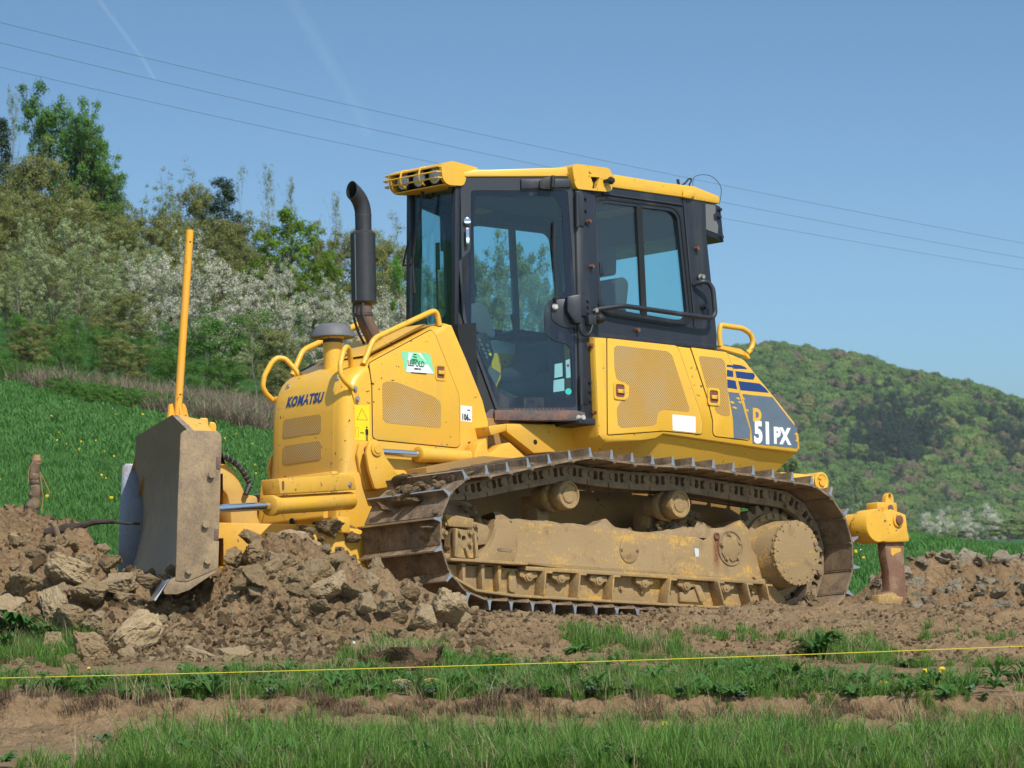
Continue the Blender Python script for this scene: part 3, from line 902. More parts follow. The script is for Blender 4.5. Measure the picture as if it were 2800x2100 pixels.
# front panel with the two louvre openings
def fpan(y0, y1, z0, z1, x, d, name, mat, r=0.02, slope=0.0):
    b = MB()
    def fr(a, c, dd):
        xx = x + dd - slope * (c - 0.95)
        return Vector((xx, a, c))
    b.prism(fillet([(y0, z0), (y1, z0), (y1, z1), (y0, z1)], r, 3), 0, d, fr=fr)
    return b.build(name, mat, hood)
FX = HP[1][0]
SL = (HP[1][0] - HP[4][0]) / (HP[4][1] - HP[1][1])
def front_x(z):
    # nose profile in the middle of the hood
    P = sorted(((p[1], p[0]) for p in HP[:9]))
    for (z0, x0), (z1, x1) in zip(P, P[1:]):
        if z0 <= z <= z1:
            return x0 + (x1 - x0) * (z - z0) / (z1 - z0)
    return P[0][1] if z < P[0][0] else P[-1][1]
def nose_plate(y0, y1, z0, z1, off, thick, name, mat, n=14, r=0.02):
    """plate laid over the curved nose"""
    b = MB()
    ol = fillet([(y0, z0), (y1, z0), (y1, z1), (y0, z1)], r, 3)
    rows = []
    for k in range(n + 1):
        z = z0 + (z1 - z0) * k / n
        e = min(z - z0, z1 - z)
        ins = 0.0 if e >= r else r - math.sqrt(max(0, r * r - (r - e) ** 2))
        rows.append((z, y0 + ins, y1 - ins))
    def bow(y):
        return 0.010 * (1 - (y / 0.3) ** 2)
    ys = 8
    for d in (off, off + thick):
        b.grid([[Vector((front_x(z) + bow(a + (c - a) * j / ys) + d, a + (c - a) * j / ys, z)) for j in range(ys + 1)] for z, a, c in rows])
    F0 = [[Vector((front_x(z) + bow(yv) + d, yv, z)) for z, a, c in rows for yv in (a,)] for d in (off, off + thick)]
    F1 = [[Vector((front_x(z) + bow(c) + d, c, z)) for z, a, c in rows] for d in (off, off + thick)]
    b.grid(F0); b.grid(F1)
    for z, a, c in (rows[0], rows[-1]):
        b.grid([[Vector((front_x(z) + bow(a + (c - a) * j / ys) + d, a + (c - a) * j / ys, z)) for j in range(ys + 1)] for d in (off, off + thick)])
    return b.build(name, mat, hood)
nose_plate(-0.275, 0.275, 0.90, 1.60, -0.0095, 0.0022, 'panel_gap', 'dark_gap', r=0.03)
nose_plate(-0.268, 0.268, 0.905, 1.593, -0.0075, 0.006, 'front_panel', 'yellow_paint', 20, r=0.03)
nose_plate(-0.215, 0.16, 1.205, 1.325, -0.001, 0.002, 'front_grille', 'nose_grille', 8, r=0.02)
nose_plate(-0.215, 0.16, 1.035, 1.155, -0.001, 0.002, 'front_grille', 'nose_grille', 8, r=0.02)
for yy, zz in ((0.24, 1.545), (-0.24, 1.545)):
    MB().hexbolt((front_x(zz) + 0.004, yy, zz), (1, 0, 0.25), 0.012, 0.012).build('bolt', 'bolt_steel', hood)
def fr_front(a, c, d):
    z = 1.405 + c
    y = -0.20 + a
    return Vector((front_x(z) + 0.010 * (1 - (y / 0.3) ** 2) + d - 0.0005, y, z))
text_mb('KOMATSU', 0.090, fr_front, 0.003, 0.0032, 0.78, 0.12, space=1.12).build('lettering', 'navy_decal', hood, smooth=False)
# hood decals on the near side
def fr_hood(x0, z0, y=0.3765):
    return lambda a, c, d: Vector((x0 - a, y + d, z0 + c))
q = [(0.320, 1.734), (0.078, 1.740), (0.038, 1.607), (0.289, 1.603)]
MB().prism(q, 0.3762, 0.3775).build('decal', 'green_sticker', hood)
MB().prism([(0.258, 1.730), (0.157, 1.735), (0.047, 1.612), (0.280, 1.606)], 0.3775, 0.3782).build('decal', 'white_sticker', hood)
MB().prism([(0.227, 1.729), (0.177, 1.731), (0.091, 1.666), (0.260, 1.658)], 0.3782, 0.3787).build('decal', 'green_sticker', hood)
p = [(0.269, 1.647), (0.281, 1.614), (0.218, 1.720), (0.223, 1.703), (0.235, 1.685), (0.216, 1.626), (0.239, 1.605)]
text_mb('LEIPOLD', 0.052, fr_hood(p[0][0], p[0][1], 0.3790), 0.001, 0.0014, 0.72).build('lettering', 'green_ink', hood, smooth=False)
for (px_, pz_), tx, sz in ((p[2], 'Kanal', 0.013), (p[3], 'Wasser', 0.013), (p[4], 'Straßenbau', 0.013), (p[5], 'HESSDORF', 0.015)):
    text_mb(tx, sz, fr_hood(px_, pz_, 0.3790), 0.001, 0.0004, 0.85).build('lettering', 'black_ink', hood, smooth=False)
MB().box(p[6][0] - 0.13, p[6][0], 0.3785, 0.3791, p[6][1] - 0.003, p[6][1] + 0.003).build('small_print', 'black_ink', hood)
text_mb('L', 0.05, fr_hood(p[0][0], p[0][1], 0.3794), 0.001, 0.0012, 0.72).build('lettering', 'red_mark', hood, smooth=False)
q = [(-0.187, 1.423), (-0.284, 1.421), (-0.281, 1.320), (-0.185, 1.321)]
MB().prism(q, 0.3695, 0.3715).build('noise_label', 'white_sticker', hood)
p = [(-0.193, 1.330), (-0.242, 1.391), (-0.254, 1.330)]
text_mb('106', 0.056, fr_hood(p[0][0], p[0][1], 0.3718), 0.001, 0.0030, 0.66, space=1.1).build('lettering', 'black_ink', hood, smooth=False)
text_mb('dB', 0.018, fr_hood(p[2][0], p[2][1], 0.3718), 0.001, 0.0006, 0.8).build('lettering', 'black_ink', hood, smooth=False)
text_mb('Lwa', 0.018, fr_hood(p[1][0], p[1][1], 0.3718), 0.001, 0.0006, 0.8).build('lettering', 'black_ink', hood, smooth=False)
MB().prism([(0.712, 1.367), (0.590, 1.374), (0.596, 1.148), (0.717, 1.148)], 0.3695, 0.3712).build('warning_label', 'warn_yellow', hood)
tr_ = [Vector(v) for v in [(0.655, 1.351), (0.608, 1.277), (0.701, 1.274)]]
MB().prism(tr_, 0.3712, 0.3718, holes=(inset(tr_, 0.0045),)).build('warning_triangle', 'black_ink', hood)
fg = [(0.617, 1.231)][0]
b = MB()
b.cyl((fg[0], 0.3712, fg[1]), (fg[0], 0.3718, fg[1]), 0.007, n=10)
b.box(fg[0] - 0.012, fg[0] + 0.012, 0.3712, 0.3718, fg[1] - 0.048, fg[1] - 0.010)
b.box(fg[0] - 0.009, fg[0] - 0.002, 0.3712, 0.3718, fg[1] - 0.085, fg[1] - 0.048)
b.box(fg[0] + 0.002, fg[0] + 0.009, 0.3712, 0.3718, fg[1] - 0.085, fg[1] - 0.048)
b.box(fg[0] + 0.024, fg[0] + 0.056, 0.3712, 0.3718, fg[1] - 0.040, fg[1] - 0.034)
b.build('warning_figure', 'black_ink', hood)
rc = [(fg[0] + 0.07, fg[1] - 0.066), (fg[0] + 0.093, fg[1] - 0.066), (fg[0] + 0.093, fg[1] - 0.004), (fg[0] + 0.07, fg[1] - 0.004)]
MB().prism(rc, 0.3712, 0.3718, holes=(inset(rc, 0.002),)).build('warning_outline', 'black_ink', hood)

# ------------------------------------------------------------------ air intake and exhaust
ai = MB().cyl((0.57, 0, 1.60), (0.567, 0, 1.81), 0.060, n=28).build('air_intake', 'yellow_paint', dozer)
MB().cyl((0.567, 0, 1.81), (0.566, 0, 1.845), 0.063, n=28).build('intake_clamp', 'rust_black', ai)
MB().lathe((0.566, 0, 1.835), (0, 0, 1), [(0, 0.066), (0.012, 0.07), (0.030, 0.095), (0.032, 0.06)], 32).build('intake_screen', 'yellow_grille', ai)
MB().lathe((0.566, 0, 1.85), (0, 0, 1), [(0.0, 0.136), (-0.004, 0.142), (0.012, 0.141), (0.055, 0.112), (0.073, 0.098), (0.080, 0.085), (0.082, 0.0)], 40).build('intake_cap', 'grey_plastic', ai)
ex = empty('exhaust_pipe', dozer)
b = MB()
pth = fillet([(0.12, 0, 1.78), (0.20, 0, 1.84), (0.30, 0, 1.99), (0.30, 0, 2.10)], 0.08, 5, False)
b.tube(pth, 0.052, 20)
b.build('elbow', 'exhaust_rust', ex)
MB().cyl((0.30, 0, 2.005), (0.30, 0, 2.025), 0.058, n=20).build('clamp', 'rust_black', ex)
for yy in (-0.045, 0.045):
    b = MB(); b.tube(fillet([(0.345, yy, 2.08), (0.35, yy, 2.0), (0.30, yy * 1.2, 1.90), (0.24, yy * 1.3, 1.82)], 0.03, 3, False), 0.009, 6)
    b.build('strap', 'rust_black', ex)
b = MB(); b.lathe((0.297, 0, 2.075), (0, 0, 1), [(0, 0.05), (0.005, 0.068), (0.02, 0.081), (0.46, 0.081), (0.475, 0.069), (0.48, 0.052)], 32)
b.build('muffler', 'muffler', ex)
MB().box(0.368, 0.378, 0.012, 0.017, 2.10, 2.53).build('muffler_seam', 'bolt_steel', ex)
b = MB()
path = [Vector((0.291, 0, 2.55)), Vector((0.291, 0, 2.66))]
for k in range(1, 7):
    a = R(64 * k / 6)
    path.append(Vector((0.291 + 0.17 * (1 - math.cos(a)), 0, 2.66 + 0.17 * math.sin(a))))
rs = [0.053] * len(path)
rows = []
for i, p in enumerate(path):
    tg = (path[min(i + 1, len(path) - 1)] - path[max(0, i - 1)]).normalized()
    u = Vector((0, 1, 0)); w = tg.cross(u)
    ring = [p + (u * math.cos(2 * math.pi * k / 24) + w * math.sin(2 * math.pi * k / 24)) * 0.053 for k in range(24)]
    rows.append(ring)
# cut the mouth on the slant
mouth = []
for q in rows[-1]:
    mouth.append(q + Vector((0.03, 0, 0.02)) * ((q.z - path[-1].z) / 0.053) * 0.9)
rows[-1] = mouth
inner = [q + (path[-1] - q) * 0.10 for q in mouth]
rows += [inner, [q + (path[-3] - path[-1]) for q in inner]]
b.grid(rows, close=True, cap=False)
b.build('outlet', 'muffler', ex)
MB().cyl((0.291, 0, 2.548), (0.291, 0, 2.556), 0.056, n=24).build('joint_ring', 'exhaust_rust', ex)
MB().cyl((0.291, 0, 2.652), (0.291, 0, 2.658), 0.0545, n=24).build('joint_ring', 'rust_black', ex)

# ------------------------------------------------------------------ rear fenders (tank boxes)
FY = 0.70
FP = [(-1.080, 1.896), (-1.169, 1.898), (-1.491, 1.894), (-1.818, 1.890), (-2.099, 1.884), (-2.271, 1.880), (-2.345, 1.868), (-2.456, 1.842), (-2.589, 1.729), (-2.760, 1.589), (-2.919, 1.452), (-2.960, 1.357), (-2.965, 1.268), (-2.923, 1.239), (-2.622, 1.250), (-2.324, 1.264), (-1.992, 1.279), (-1.677, 1.293), (-1.603, 1.256), (-1.470, 1.237), (-1.160, 1.202), (-1.096, 1.252)]
FIN = [0.075, 0.03, 0.02, 0.02, 0.02, 0.02, 0.02, 0.025, 0.025, 0.025, 0.03, 0.03, 0.03, 0.02, 0.012, 0.012, 0.012, 0.012, 0.012, 0.012, 0.05, 0.08]
LOW = set(range(13, 21))
def fender(s):
    rings = [[Vector((p.x, FY, p.y)) for p in inset(FP, FIN)]]
    rings.append([Vector((p.x, FY - 0.004, p.y)) for p in inset(FP, [w * 0.55 for w in FIN])])
    rings.append([Vector((p.x, FY - 0.014, p.y)) for p in inset(FP, [w * 0.15 for w in FIN])])
    rings.append([Vector((p[0], FY - 0.032, p[1])) for p in FP])
    def low(y, z):
        return [Vector((p[0] + (0.10 if (i == 13) else 0), y, (z + 0.02 * (i - 16) / 8 if i in LOW else p[1]))) for i, p in enumerate(FP)]
    rings.append(low(FY - 0.13, 1.115))
    rings.append(low(0.30, 1.105))
    b = MB(); b.grid(rings, close=True, cap=True)
    fe = bld(b, s, 'fender', 'yellow_paint', dozer)
    fe['label'] = 'yellow rear tank box beside the cab'
    def B(b, name, mat, **k):
        return bld(b, s, name, mat, fe, **k)
    p1 = fillet([(-1.181, 1.893), (-1.805, 1.889), (-1.835, 1.858), (-2.011, 1.467), (-2.035, 1.389), (-2.028, 1.323), (-2.012, 1.315), (-1.678, 1.318), (-1.167, 1.260)], 0.012, 3)
    p2 = fillet([(-1.942, 1.886), (-2.269, 1.879), (-2.285, 1.868), (-2.386, 1.632), (-2.477, 1.390), (-2.472, 1.314), (-2.455, 1.303), (-2.150, 1.310), (-2.132, 1.325), (-2.132, 1.413), (-2.087, 1.559)], 0.012, 3)
    for p in (p1, p2):
        B(MB().prism(inset(p, -0.005), FY, FY + 0.0012), 'panel_gap', 'dark_gap')
        B(MB().prism(p, FY + 0.0005, FY + 0.006), 'access_panel', 'yellow_paint', bevel=0.003)
    g1 = fillet([(-1.238, 1.838), (-1.269, 1.851), (-1.719, 1.846), (-1.764, 1.823), (-1.913, 1.478), (-1.907, 1.458), (-1.670, 1.458), (-1.627, 1.435), (-1.604, 1.358), (-1.570, 1.345), (-1.288, 1.313), (-1.256, 1.333), (-1.250, 1.432), (-1.281, 1.481), (-1.360, 1.517), (-1.368, 1.599), (-1.315, 1.609), (-1.253, 1.631), (-1.237, 1.703)], 0.012, 2)
    g2 = fillet([(-2.008, 1.828), (-2.036, 1.836), (-2.226, 1.833), (-2.254, 1.810), (-2.289, 1.466), (-2.278, 1.451), (-2.207, 1.453), (-2.161, 1.472), (-2.147, 1.506), (-2.197, 1.531), (-2.187, 1.592), (-2.132, 1.615), (-2.083, 1.621), (-2.066, 1.663)], 0.012, 2)
    for g in (g1, g2):
        B(MB().prism(g, FY + 0.0055, FY + 0.0075), 'side_grille', 'yellow_grille')
    for c in [(-1.278, 1.554), (-2.137, 1.571)]:
        b = MB().prism(fillet([(c[0] - 0.055, c[1] - 0.058), (c[0] + 0.055, c[1] - 0.058), (c[0] + 0.055, c[1] + 0.058), (c[0] - 0.055, c[1] + 0.058)], 0.02, 3), FY + 0.006, FY + 0.014,
                       holes=(fillet([(c[0] - 0.040, c[1] - 0.042), (c[0] + 0.040, c[1] - 0.042), (c[0] + 0.040, c[1] + 0.042), (c[0] - 0.040, c[1] + 0.042)], 0.018, 3),))
        B(b, 'latch_frame', 'yellow_paint')
        B(MB().box(c[0] - 0.04, c[0] + 0.04, FY + 0.006, FY + 0.0085, c[1] - 0.042, c[1] + 0.042), 'latch_recess', 'rust_bolt')
        B(MB().box(c[0] - 0.04, c[0] + 0.022, FY + 0.008, FY + 0.020, c[1] - 0.016, c[1] + 0.010), 'latch', 'yellow_paint', bevel=0.003)
        B(MB().box(c[0] - 0.034, c[0] - 0.018, FY + 0.0195, FY + 0.0215, c[1] - 0.010, c[1] + 0.006), 'latch_key', 'bolt_steel')
    B(MB().prism(fillet([(-1.754, 1.430), (-1.967, 1.428), (-1.963, 1.321), (-1.754, 1.325)], 0.006, 2), FY + 0.006, FY + 0.008), 'blank_plate', 'white_sticker')
    E = FY + 0.0062
    for poly, mat, yy in (([(-2.272, 1.794), (-2.332, 1.792), (-2.337, 1.780), (-2.271, 1.779)], 'navy_decal', E), ([(-2.271, 1.760), (-2.326, 1.756), (-2.330, 1.716), (-2.269, 1.716)], 'navy_decal', E),
                          ([(-2.271, 1.696), (-2.349, 1.691), (-2.362, 1.636), (-2.273, 1.639)], 'navy_decal', E), ([(-2.277, 1.613), (-2.378, 1.612), (-2.476, 1.368), (-2.471, 1.313), (-2.320, 1.305), (-2.317, 1.424), (-2.302, 1.503)], 'slate_decal', E),
                          ([(-2.334, 1.803), (-2.405, 1.801), (-2.448, 1.791), (-2.469, 1.778), (-2.339, 1.773)], 'navy_decal', FY + 0.0004), ([(-2.355, 1.758), (-2.525, 1.756), (-2.540, 1.739), (-2.524, 1.712), (-2.366, 1.713)], 'navy_decal', FY + 0.0004),
                          ([(-2.381, 1.693), (-2.581, 1.689), (-2.637, 1.659), (-2.666, 1.633), (-2.399, 1.632)], 'navy_decal', FY + 0.0004),
                          ([(-2.417, 1.609), (-2.698, 1.606), (-2.783, 1.531), (-2.887, 1.442), (-2.932, 1.409), (-2.913, 1.363), (-2.931, 1.311), (-2.927, 1.275), (-2.501, 1.281), (-2.492, 1.373), (-2.456, 1.486)], 'slate_decal', FY + 0.0004)):
        B(MB().prism(jag(poly, 0.0012, 0.03), yy, yy + 0.0012), 'decal', mat)
    for k in range(9):      # torn yellow tongues in the slate decal
        c = Vector([(-2.366, 1.577), (-2.422, 1.581), (-2.309, 1.547), (-2.383, 1.552), (-2.333, 1.513), (-2.407, 1.514), (-2.456, 1.504), (-2.918, 1.372), (-2.920, 1.328)][k])
        L = rng.uniform(0.03, 0.07)
        yy = E + 0.0011 if k in (0, 2, 3, 4) else FY + 0.0015
        B(MB().prism([(c.x + L / 2, c.y), (c.x, c.y + 0.006), (c.x - L / 2, c.y - 0.004), (c.x - 0.2 * L, c.y - 0.010)], yy, yy + 0.0008), 'decal', 'yellow_paint')
    if s > 0:
        def fr(x0, z0):
            return lambda a, c, d: Vector((x0 - a, FY + 0.0016 + d, z0 + c))
        q = [(-2.508, 1.438), (-2.515, 1.295), (-2.701, 1.301)]
        text_mb('D', 0.112, fr(*q[0]), 0.0015, 0.0075, 0.95).build('lettering', 'yellow_paint', fe, smooth=False)
        text_mb('51', 0.195, fr(*q[1]), 0.0015, 0.0095, 0.84, space=1.04).build('lettering', 'white_sticker', fe, smooth=False)
        text_mb('PX', 0.145, fr(*q[2]), 0.0015, 0.0080, 0.84, space=1.06).build('lettering', 'white_sticker', fe, smooth=False)
    # hand loop on the rear corner
    lp = [(-2.303, 1.931), (-2.293, 2.005), (-2.308, 2.073), (-2.345, 2.069), (-2.519, 2.064), (-2.593, 2.032), (-2.616, 1.975), (-2.583, 1.919), (-2.551, 1.899)]
    b = MB().tube(fillet([(p[0], 0.62, p[1]) for p in lp], 0.03, 4, False), 0.018, 10)
    b.prism([(-2.284, 1.912), (-2.303, 1.933), (-2.477, 1.921), (-2.550, 1.891), (-2.568, 1.861), (-2.549, 1.864), (-2.525, 1.880)], 0.605, 0.635)
    B(b, 'hand_loop', 'yellow_paint')
    return fe
both(fender)
# filler cap on the tank deck
b = MB().lathe((-2.40, 0.35, 1.83), (0, 0, 1), [(0, 0.075), (0.05, 0.075), (0.062, 0.068), (0.066, 0.0)], 24)
b.build('filler_cap', 'rust_black', dozer)
b = MB().prism([(FP[7][0] - 0.03, 1.84), (FP[10][0] - 0.03, FP[10][1]), (FP[12][0] - 0.02, FP[12][1]), (FP[12][0] + 0.1, 1.12), (-1.9, 1.12), (-1.9, 1.86)], -0.4, 0.4)
rear_body = b.build('rear_body', 'yellow_paint', dozer, bevel=0.02)

# ------------------------------------------------------------------ cab
cab = empty('cab', dozer)
cab['label'] = 'black hexagonal operator cab with yellow roof edge'
DA, DD, DN = Vector((-0.334, 0.225, 0)), Vector((-0.68, 0.40, 0)).normalized(), Vector((0.40, 0.68, 0)).normalized()
def fd(u, z, d):
    return DA + DD * u + DN * d + Vector((0, 0, z))
CS = 0.615     # cab side plane behind the door
def cab_side(s):
    def B(b, name, mat, **k):
        return bld(b, s, name, mat, cab, **k)
    outer = fillet([(0.012, 2.925), (0.012, 2.007), (0.222, 1.410), (0.765, 1.415), (0.765, 2.925)], [0.01, 0.02, 0.02, 0.01, 0.01], 2)
    frit = fillet([(0.081, 2.846), (0.073, 2.456), (-0.009, 2.379)] + [(0.035, 2.0), (0.235, 1.432), (0.745, 1.437)] + [(0.755, 2.205), (0.723, 2.854)], 0.02, 2)
    clear = fillet([(0.111, 2.812), (0.071, 2.342)] + [(0.071, 2.181), (0.066, 1.939), (0.114, 1.802), (0.172, 1.665), (0.248, 1.527), (0.309, 1.497), (0.694, 1.502), (0.730, 1.530), (0.724, 1.806), (0.702, 1.847), (0.606, 1.873), (0.556, 1.917), (0.549, 2.029), (0.567, 2.107), (0.603, 2.142)] + [(0.669, 2.170), (0.699, 2.208), (0.685, 2.721), (0.645, 2.819)], 0.02, 3)
    B(MB().prism(outer, -0.04, 0.012, fr=fd, holes=(inset(frit, -0.001),)), 'door_frame', 'cab_black')
    B(MB().prism(frit, -0.006, 0.009, fr=fd, holes=(clear,)), 'door_glass_border', 'frit_black')
    B(MB().prism(inset(clear, -0.004), -0.002, 0.003, fr=fd), 'door_glass', 'cab_glass')
    # lower door edge strip and rubber seal beside the hood
    B(MB().prism([(-0.015, 2.06), (0.012, 2.0), (0.222, 1.405), (0.165, 1.38), (-0.04, 1.97)], -0.09, -0.002, fr=fd), 'door_seal', 'rubber')
    # handle
    h = [(0.049, 2.652), (0.047, 2.598), (0.045, 2.484)]
    b = MB().cyl(fd(h[0][0], h[0][1] - 0.01, 0.01), fd(h[0][0], h[0][1] - 0.01, 0.035), 0.024, n=12)
    b.box(-0.011, 0.011, 0, 0.012, h[2][1] - h[1][1], 0.0, Matrix.Translation(fd(h[1][0], h[1][1], 0.035)) @ Matrix(((DD.x, DN.x, 0, 0), (DD.y, DN.y, 0, 0), (0, 0, 1, 0), (0, 0, 0, 1))))
    B(b, 'door_handle', 'chrome', bevel=0.003)
    # door wiper with its motor cover
    w = [(0.623, 2.645), (0.616, 2.462), (0.624, 2.265), (0.625, 2.121), (0.620, 2.089)]
    B(MB().tube([fd(u, z, 0.035) for u, z in w], 0.007, 6), 'door_wiper', 'rubber')
    B(MB().prism([(w[0][0] - 0.008, w[0][1]), (w[0][0] + 0.008, w[0][1]), (w[1][0] + 0.012, w[1][1]), (w[1][0] - 0.010, w[1][1])], 0.014, 0.030, fr=fd), 'wiper_blade', 'rubber')
    B(MB().hexbolt(fd(w[4][0], w[4][1], 0.03), DN, 0.015, 0.012), 'wiper_pivot', 'bolt_steel')
    mc = [(0.691, 2.152), (0.785, 2.168), (0.785, 1.978), (0.742, 1.974), (0.690, 2.053)]
    B(MB().prism(mc, 0.010, 0.075, fr=fd), 'wiper_motor_cover', 'cab_black', bevel=0.008)
    B(MB().prism(fillet([(0.598, 2.083), (0.630, 2.136), (0.692, 2.144), (0.753, 2.137), (0.749, 1.940), (0.657, 1.962), (0.597, 2.007)], 0.02, 3), 0.008, 0.016, fr=fd), 'wiper_plate', 'cab_black', bevel=0.003)
    # stickers inside the door pane
    for q, m in (([(0.618, 1.719), (0.669, 1.728), (0.669, 1.640), (0.614, 1.628)], 'pale_sticker'), ([(0.609, 1.614), (0.679, 1.626), (0.678, 1.547), (0.605, 1.536)], 'pale_sticker'), ([(0.691, 1.745), (0.719, 1.754), (0.723, 1.633), (0.692, 1.629)], 'pale_sticker')):
        B(MB().prism(q, -0.012, -0.009, fr=fd), 'door_sticker', m)
    c = [(0.702, 1.540)][0]
    B(MB().prism([(c[0] + 0.021 * math.cos(k * 0.3927), c[1] + 0.021 * math.sin(k * 0.3927)) for k in range(16)], 0.003, 0.0045, fr=fd), 'round_sticker', 'teal_sticker')
    c = [(0.706, 1.711)][0]
    B(MB().prism([(c[0] + 0.010 * math.cos(k * 0.7854), c[1] + 0.010 * math.sin(k * 0.7854)) for k in range(8)], -0.009, -0.0075, fr=fd), 'sticker_mark', 'red_mark')
    # header above the door
    B(MB().prism([(-0.02, 2.925), (0.80, 2.925), (0.80, 2.955), (-0.02, 2.955)], -0.10, 0.010, fr=fd), 'door_header', 'cab_black')
    k = [(0.362, 2.922), (0.412, 2.922), (0.419, 2.858), (0.361, 2.857)]
    B(MB().prism([(0.412, 2.923), (0.743, 2.928), (0.742, 2.874), (0.410, 2.857)], 0.008, 0.03, fr=fd), 'header_plate', 'cab_black', bevel=0.004)
    b = MB().prism(fillet([(0.530, 2.918), (0.577, 2.937), (0.623, 2.940), (0.637, 2.889), (0.629, 2.854), (0.529, 2.857)], 0.015, 2), 0.02, 0.05, fr=fd)
    q = [(0.619, 2.944), (0.613, 2.864)]
    b.cyl(fd(q[0][0], q[0][1], 0.06), fd(q[1][0], q[1][1], 0.06), 0.014, n=10)
    B(b, 'header_bracket', 'rubber', bevel=0.003)
    # corner column with bolts and hinges
    col = MB()
    col.prism([(-0.985, 0.64), (-1.01, 0.652), (-1.175, 0.632), (-1.175, 0.55), (-0.985, 0.55)], 1.365, 2.93, fr=lambda a, b_, d: Vector((a, b_, d)))
    B(col, 'corner_column', 'cab_black', bevel=0.006)
    for p in [(-1.069, 1.842), (-1.100, 1.405)]:
        B(MB().hexbolt((p[0], 0.648, p[1]), (-0.1, 1, 0), 0.014, 0.03), 'bolt', 'rust_bolt')
    for p in [(-1.081, 2.656), (-1.098, 2.362)]:
        B(MB().cyl((p[0], 0.63, p[1]), (p[0] - 0.004, 0.675, p[1]), 0.014, 0.011, n=10), 'stud', 'rust_bolt')
        B(MB().cyl((p[0], 0.635, p[1] - 0.004), (p[0], 0.644, p[1] - 0.004), 0.024, n=12), 'stud_base', 'cab_black')
    for a, z0, z1 in ((0, 2.62, 2.83), (1, 2.03, 2.16), (2, 1.455, 1.625)):
        c = fd(0.775, 0, 0.02)
        B(MB().box(c.x - 0.05, c.x + 0.012, c.y - 0.01, c.y + 0.026, z0, z1), 'hinge', 'rubber' if a == 2 else 'cab_black', bevel=0.004)
        B(MB().cyl((c.x + 0.01, c.y + 0.022, z0 - 0.01), (c.x + 0.01, c.y + 0.022, z1 + 0.01), 0.012, n=10), 'hinge_pin', 'cab_black')
        for zz in (z0 + 0.025, (z0 + z1) / 2, z1 - 0.025):
            B(MB().hexbolt((c.x - 0.075, 0.648, zz), (0, 1, 0), 0.009, 0.014), 'bolt', 'cab_black')
    # door step
    B(MB().prism([(0.20, 1.345), (0.80, 1.345), (0.80, 1.395), (0.74, 1.412), (0.20, 1.412)], -0.02, 0.055, fr=fd), 'door_step', 'step_rust', bevel=0.004)
    b = MB()
    for k in range(13):
        u = 0.34 + k * 0.026
        b.prism([(u - 0.012, 1.41), (u + 0.012, 1.41), (u, 1.424)], 0.048, 0.056, fr=fd)
    B(b, 'step_teeth', 'step_rust')
    B(MB().prism([(0.08, 1.33), (0.30, 1.33), (0.30, 1.40), (0.18, 1.42)], -0.06, 0.03, fr=fd), 'step_end', 'step_rust', bevel=0.004)
    for u in (0.27, 0.295, 0.755, 0.785):
        B(MB().hexbolt(fd(u, 1.365, 0.052 if u > 0.5 else 0.03), DN, 0.012, 0.012), 'bolt', 'bolt_steel')
    B(MB().box(-2.0, -0.95, 0.40, 0.665, 1.325, 1.366), 'cab_floor_edge', 'cab_black', bevel=0.004)
    # side wall with the sliding window
    wo = [(-1.14, 2.935), (-1.14, 1.915), (-2.27, 1.90), (-2.275, 2.0), (-2.20, 2.665), (-2.20, 2.9)]
    wi = fillet([(-1.147, 2.735), (-1.161, 2.797), (-1.235, 2.834), (-1.880, 2.823), (-1.953, 2.783), (-2.023, 2.131), (-1.994, 2.059), (-1.897, 2.041), (-1.264, 2.066), (-1.193, 2.114)], 0.04, 4)
    B(MB().prism(wo, CS - 0.05, CS, holes=(wi,)), 'side_wall', 'cab_black', bevel=0.0)
    wr = fillet([(-1.181, 2.753), (-1.197, 2.781), (-1.266, 2.800), (-1.879, 2.799), (-1.926, 2.765), (-1.996, 2.137), (-1.968, 2.085), (-1.887, 2.075), (-1.276, 2.105), (-1.214, 2.146)], 0.04, 4)
    B(MB().prism(inset(wi, -0.012), CS - 0.01, CS + 0.012, holes=(inset(wr, -0.022),)), 'window_seal', 'rubber')
    B(MB().prism(inset(wr, -0.024), CS - 0.02, CS + 0.006, holes=(wr,)), 'window_frame', 'cab_black')
    mid = [(-1.552, 2.813), (-1.602, 2.810), (-1.627, 2.082), (-1.579, 2.081)]
    B(MB().prism(mid, CS - 0.012, CS + 0.008), 'window_bar', 'rubber')
    m0 = (mid[0][0], mid[3][0])
    lft = [(-1.181, 2.753), (-1.197, 2.781), (-1.266, 2.800), (-1.551, 2.801), (-1.580, 2.086), (-1.276, 2.105), (-1.214, 2.146)]
    rgt = [(-1.600, 2.802), (-1.879, 2.799), (-1.926, 2.765), (-1.996, 2.137), (-1.968, 2.085), (-1.887, 2.075), (-1.627, 2.086)]
    B(MB().prism(lft, CS - 0.010, CS - 0.006), 'window_glass', 'cab_glass')
    B(MB().prism(rgt, CS - 0.018, CS - 0.014), 'window_glass', 'cab_glass')
    q = [(-1.212, 2.401), (-1.243, 2.404), (-1.245, 2.320), (-1.213, 2.320)]
    B(MB().prism(q, CS - 0.006, CS + 0.004), 'window_latch', 'cab_black', bevel=0.002)
    ridge = [(-1.251, 2.836), (-1.977, 2.855), (-1.987, 2.844), (-1.256, 2.825)]
    B(MB().tube([(p[0], CS + 0.004, p[1]) for p in [(-1.246, 2.858), (-1.977, 2.848)]], 0.010, 6), 'rain_rail', 'cab_black')
    B(MB().tube([(p[0], CS + 0.003, p[1]) for p in [(-1.989, 2.891), (-2.021, 2.549), (-2.068, 2.042)]], 0.008, 6), 'body_crease', 'cab_black')
    B(MB().box(-2.25, -1.12, CS - 0.04, CS + 0.006, 1.905, 1.935), 'sill_rail', 'cab_black', bevel=0.003)
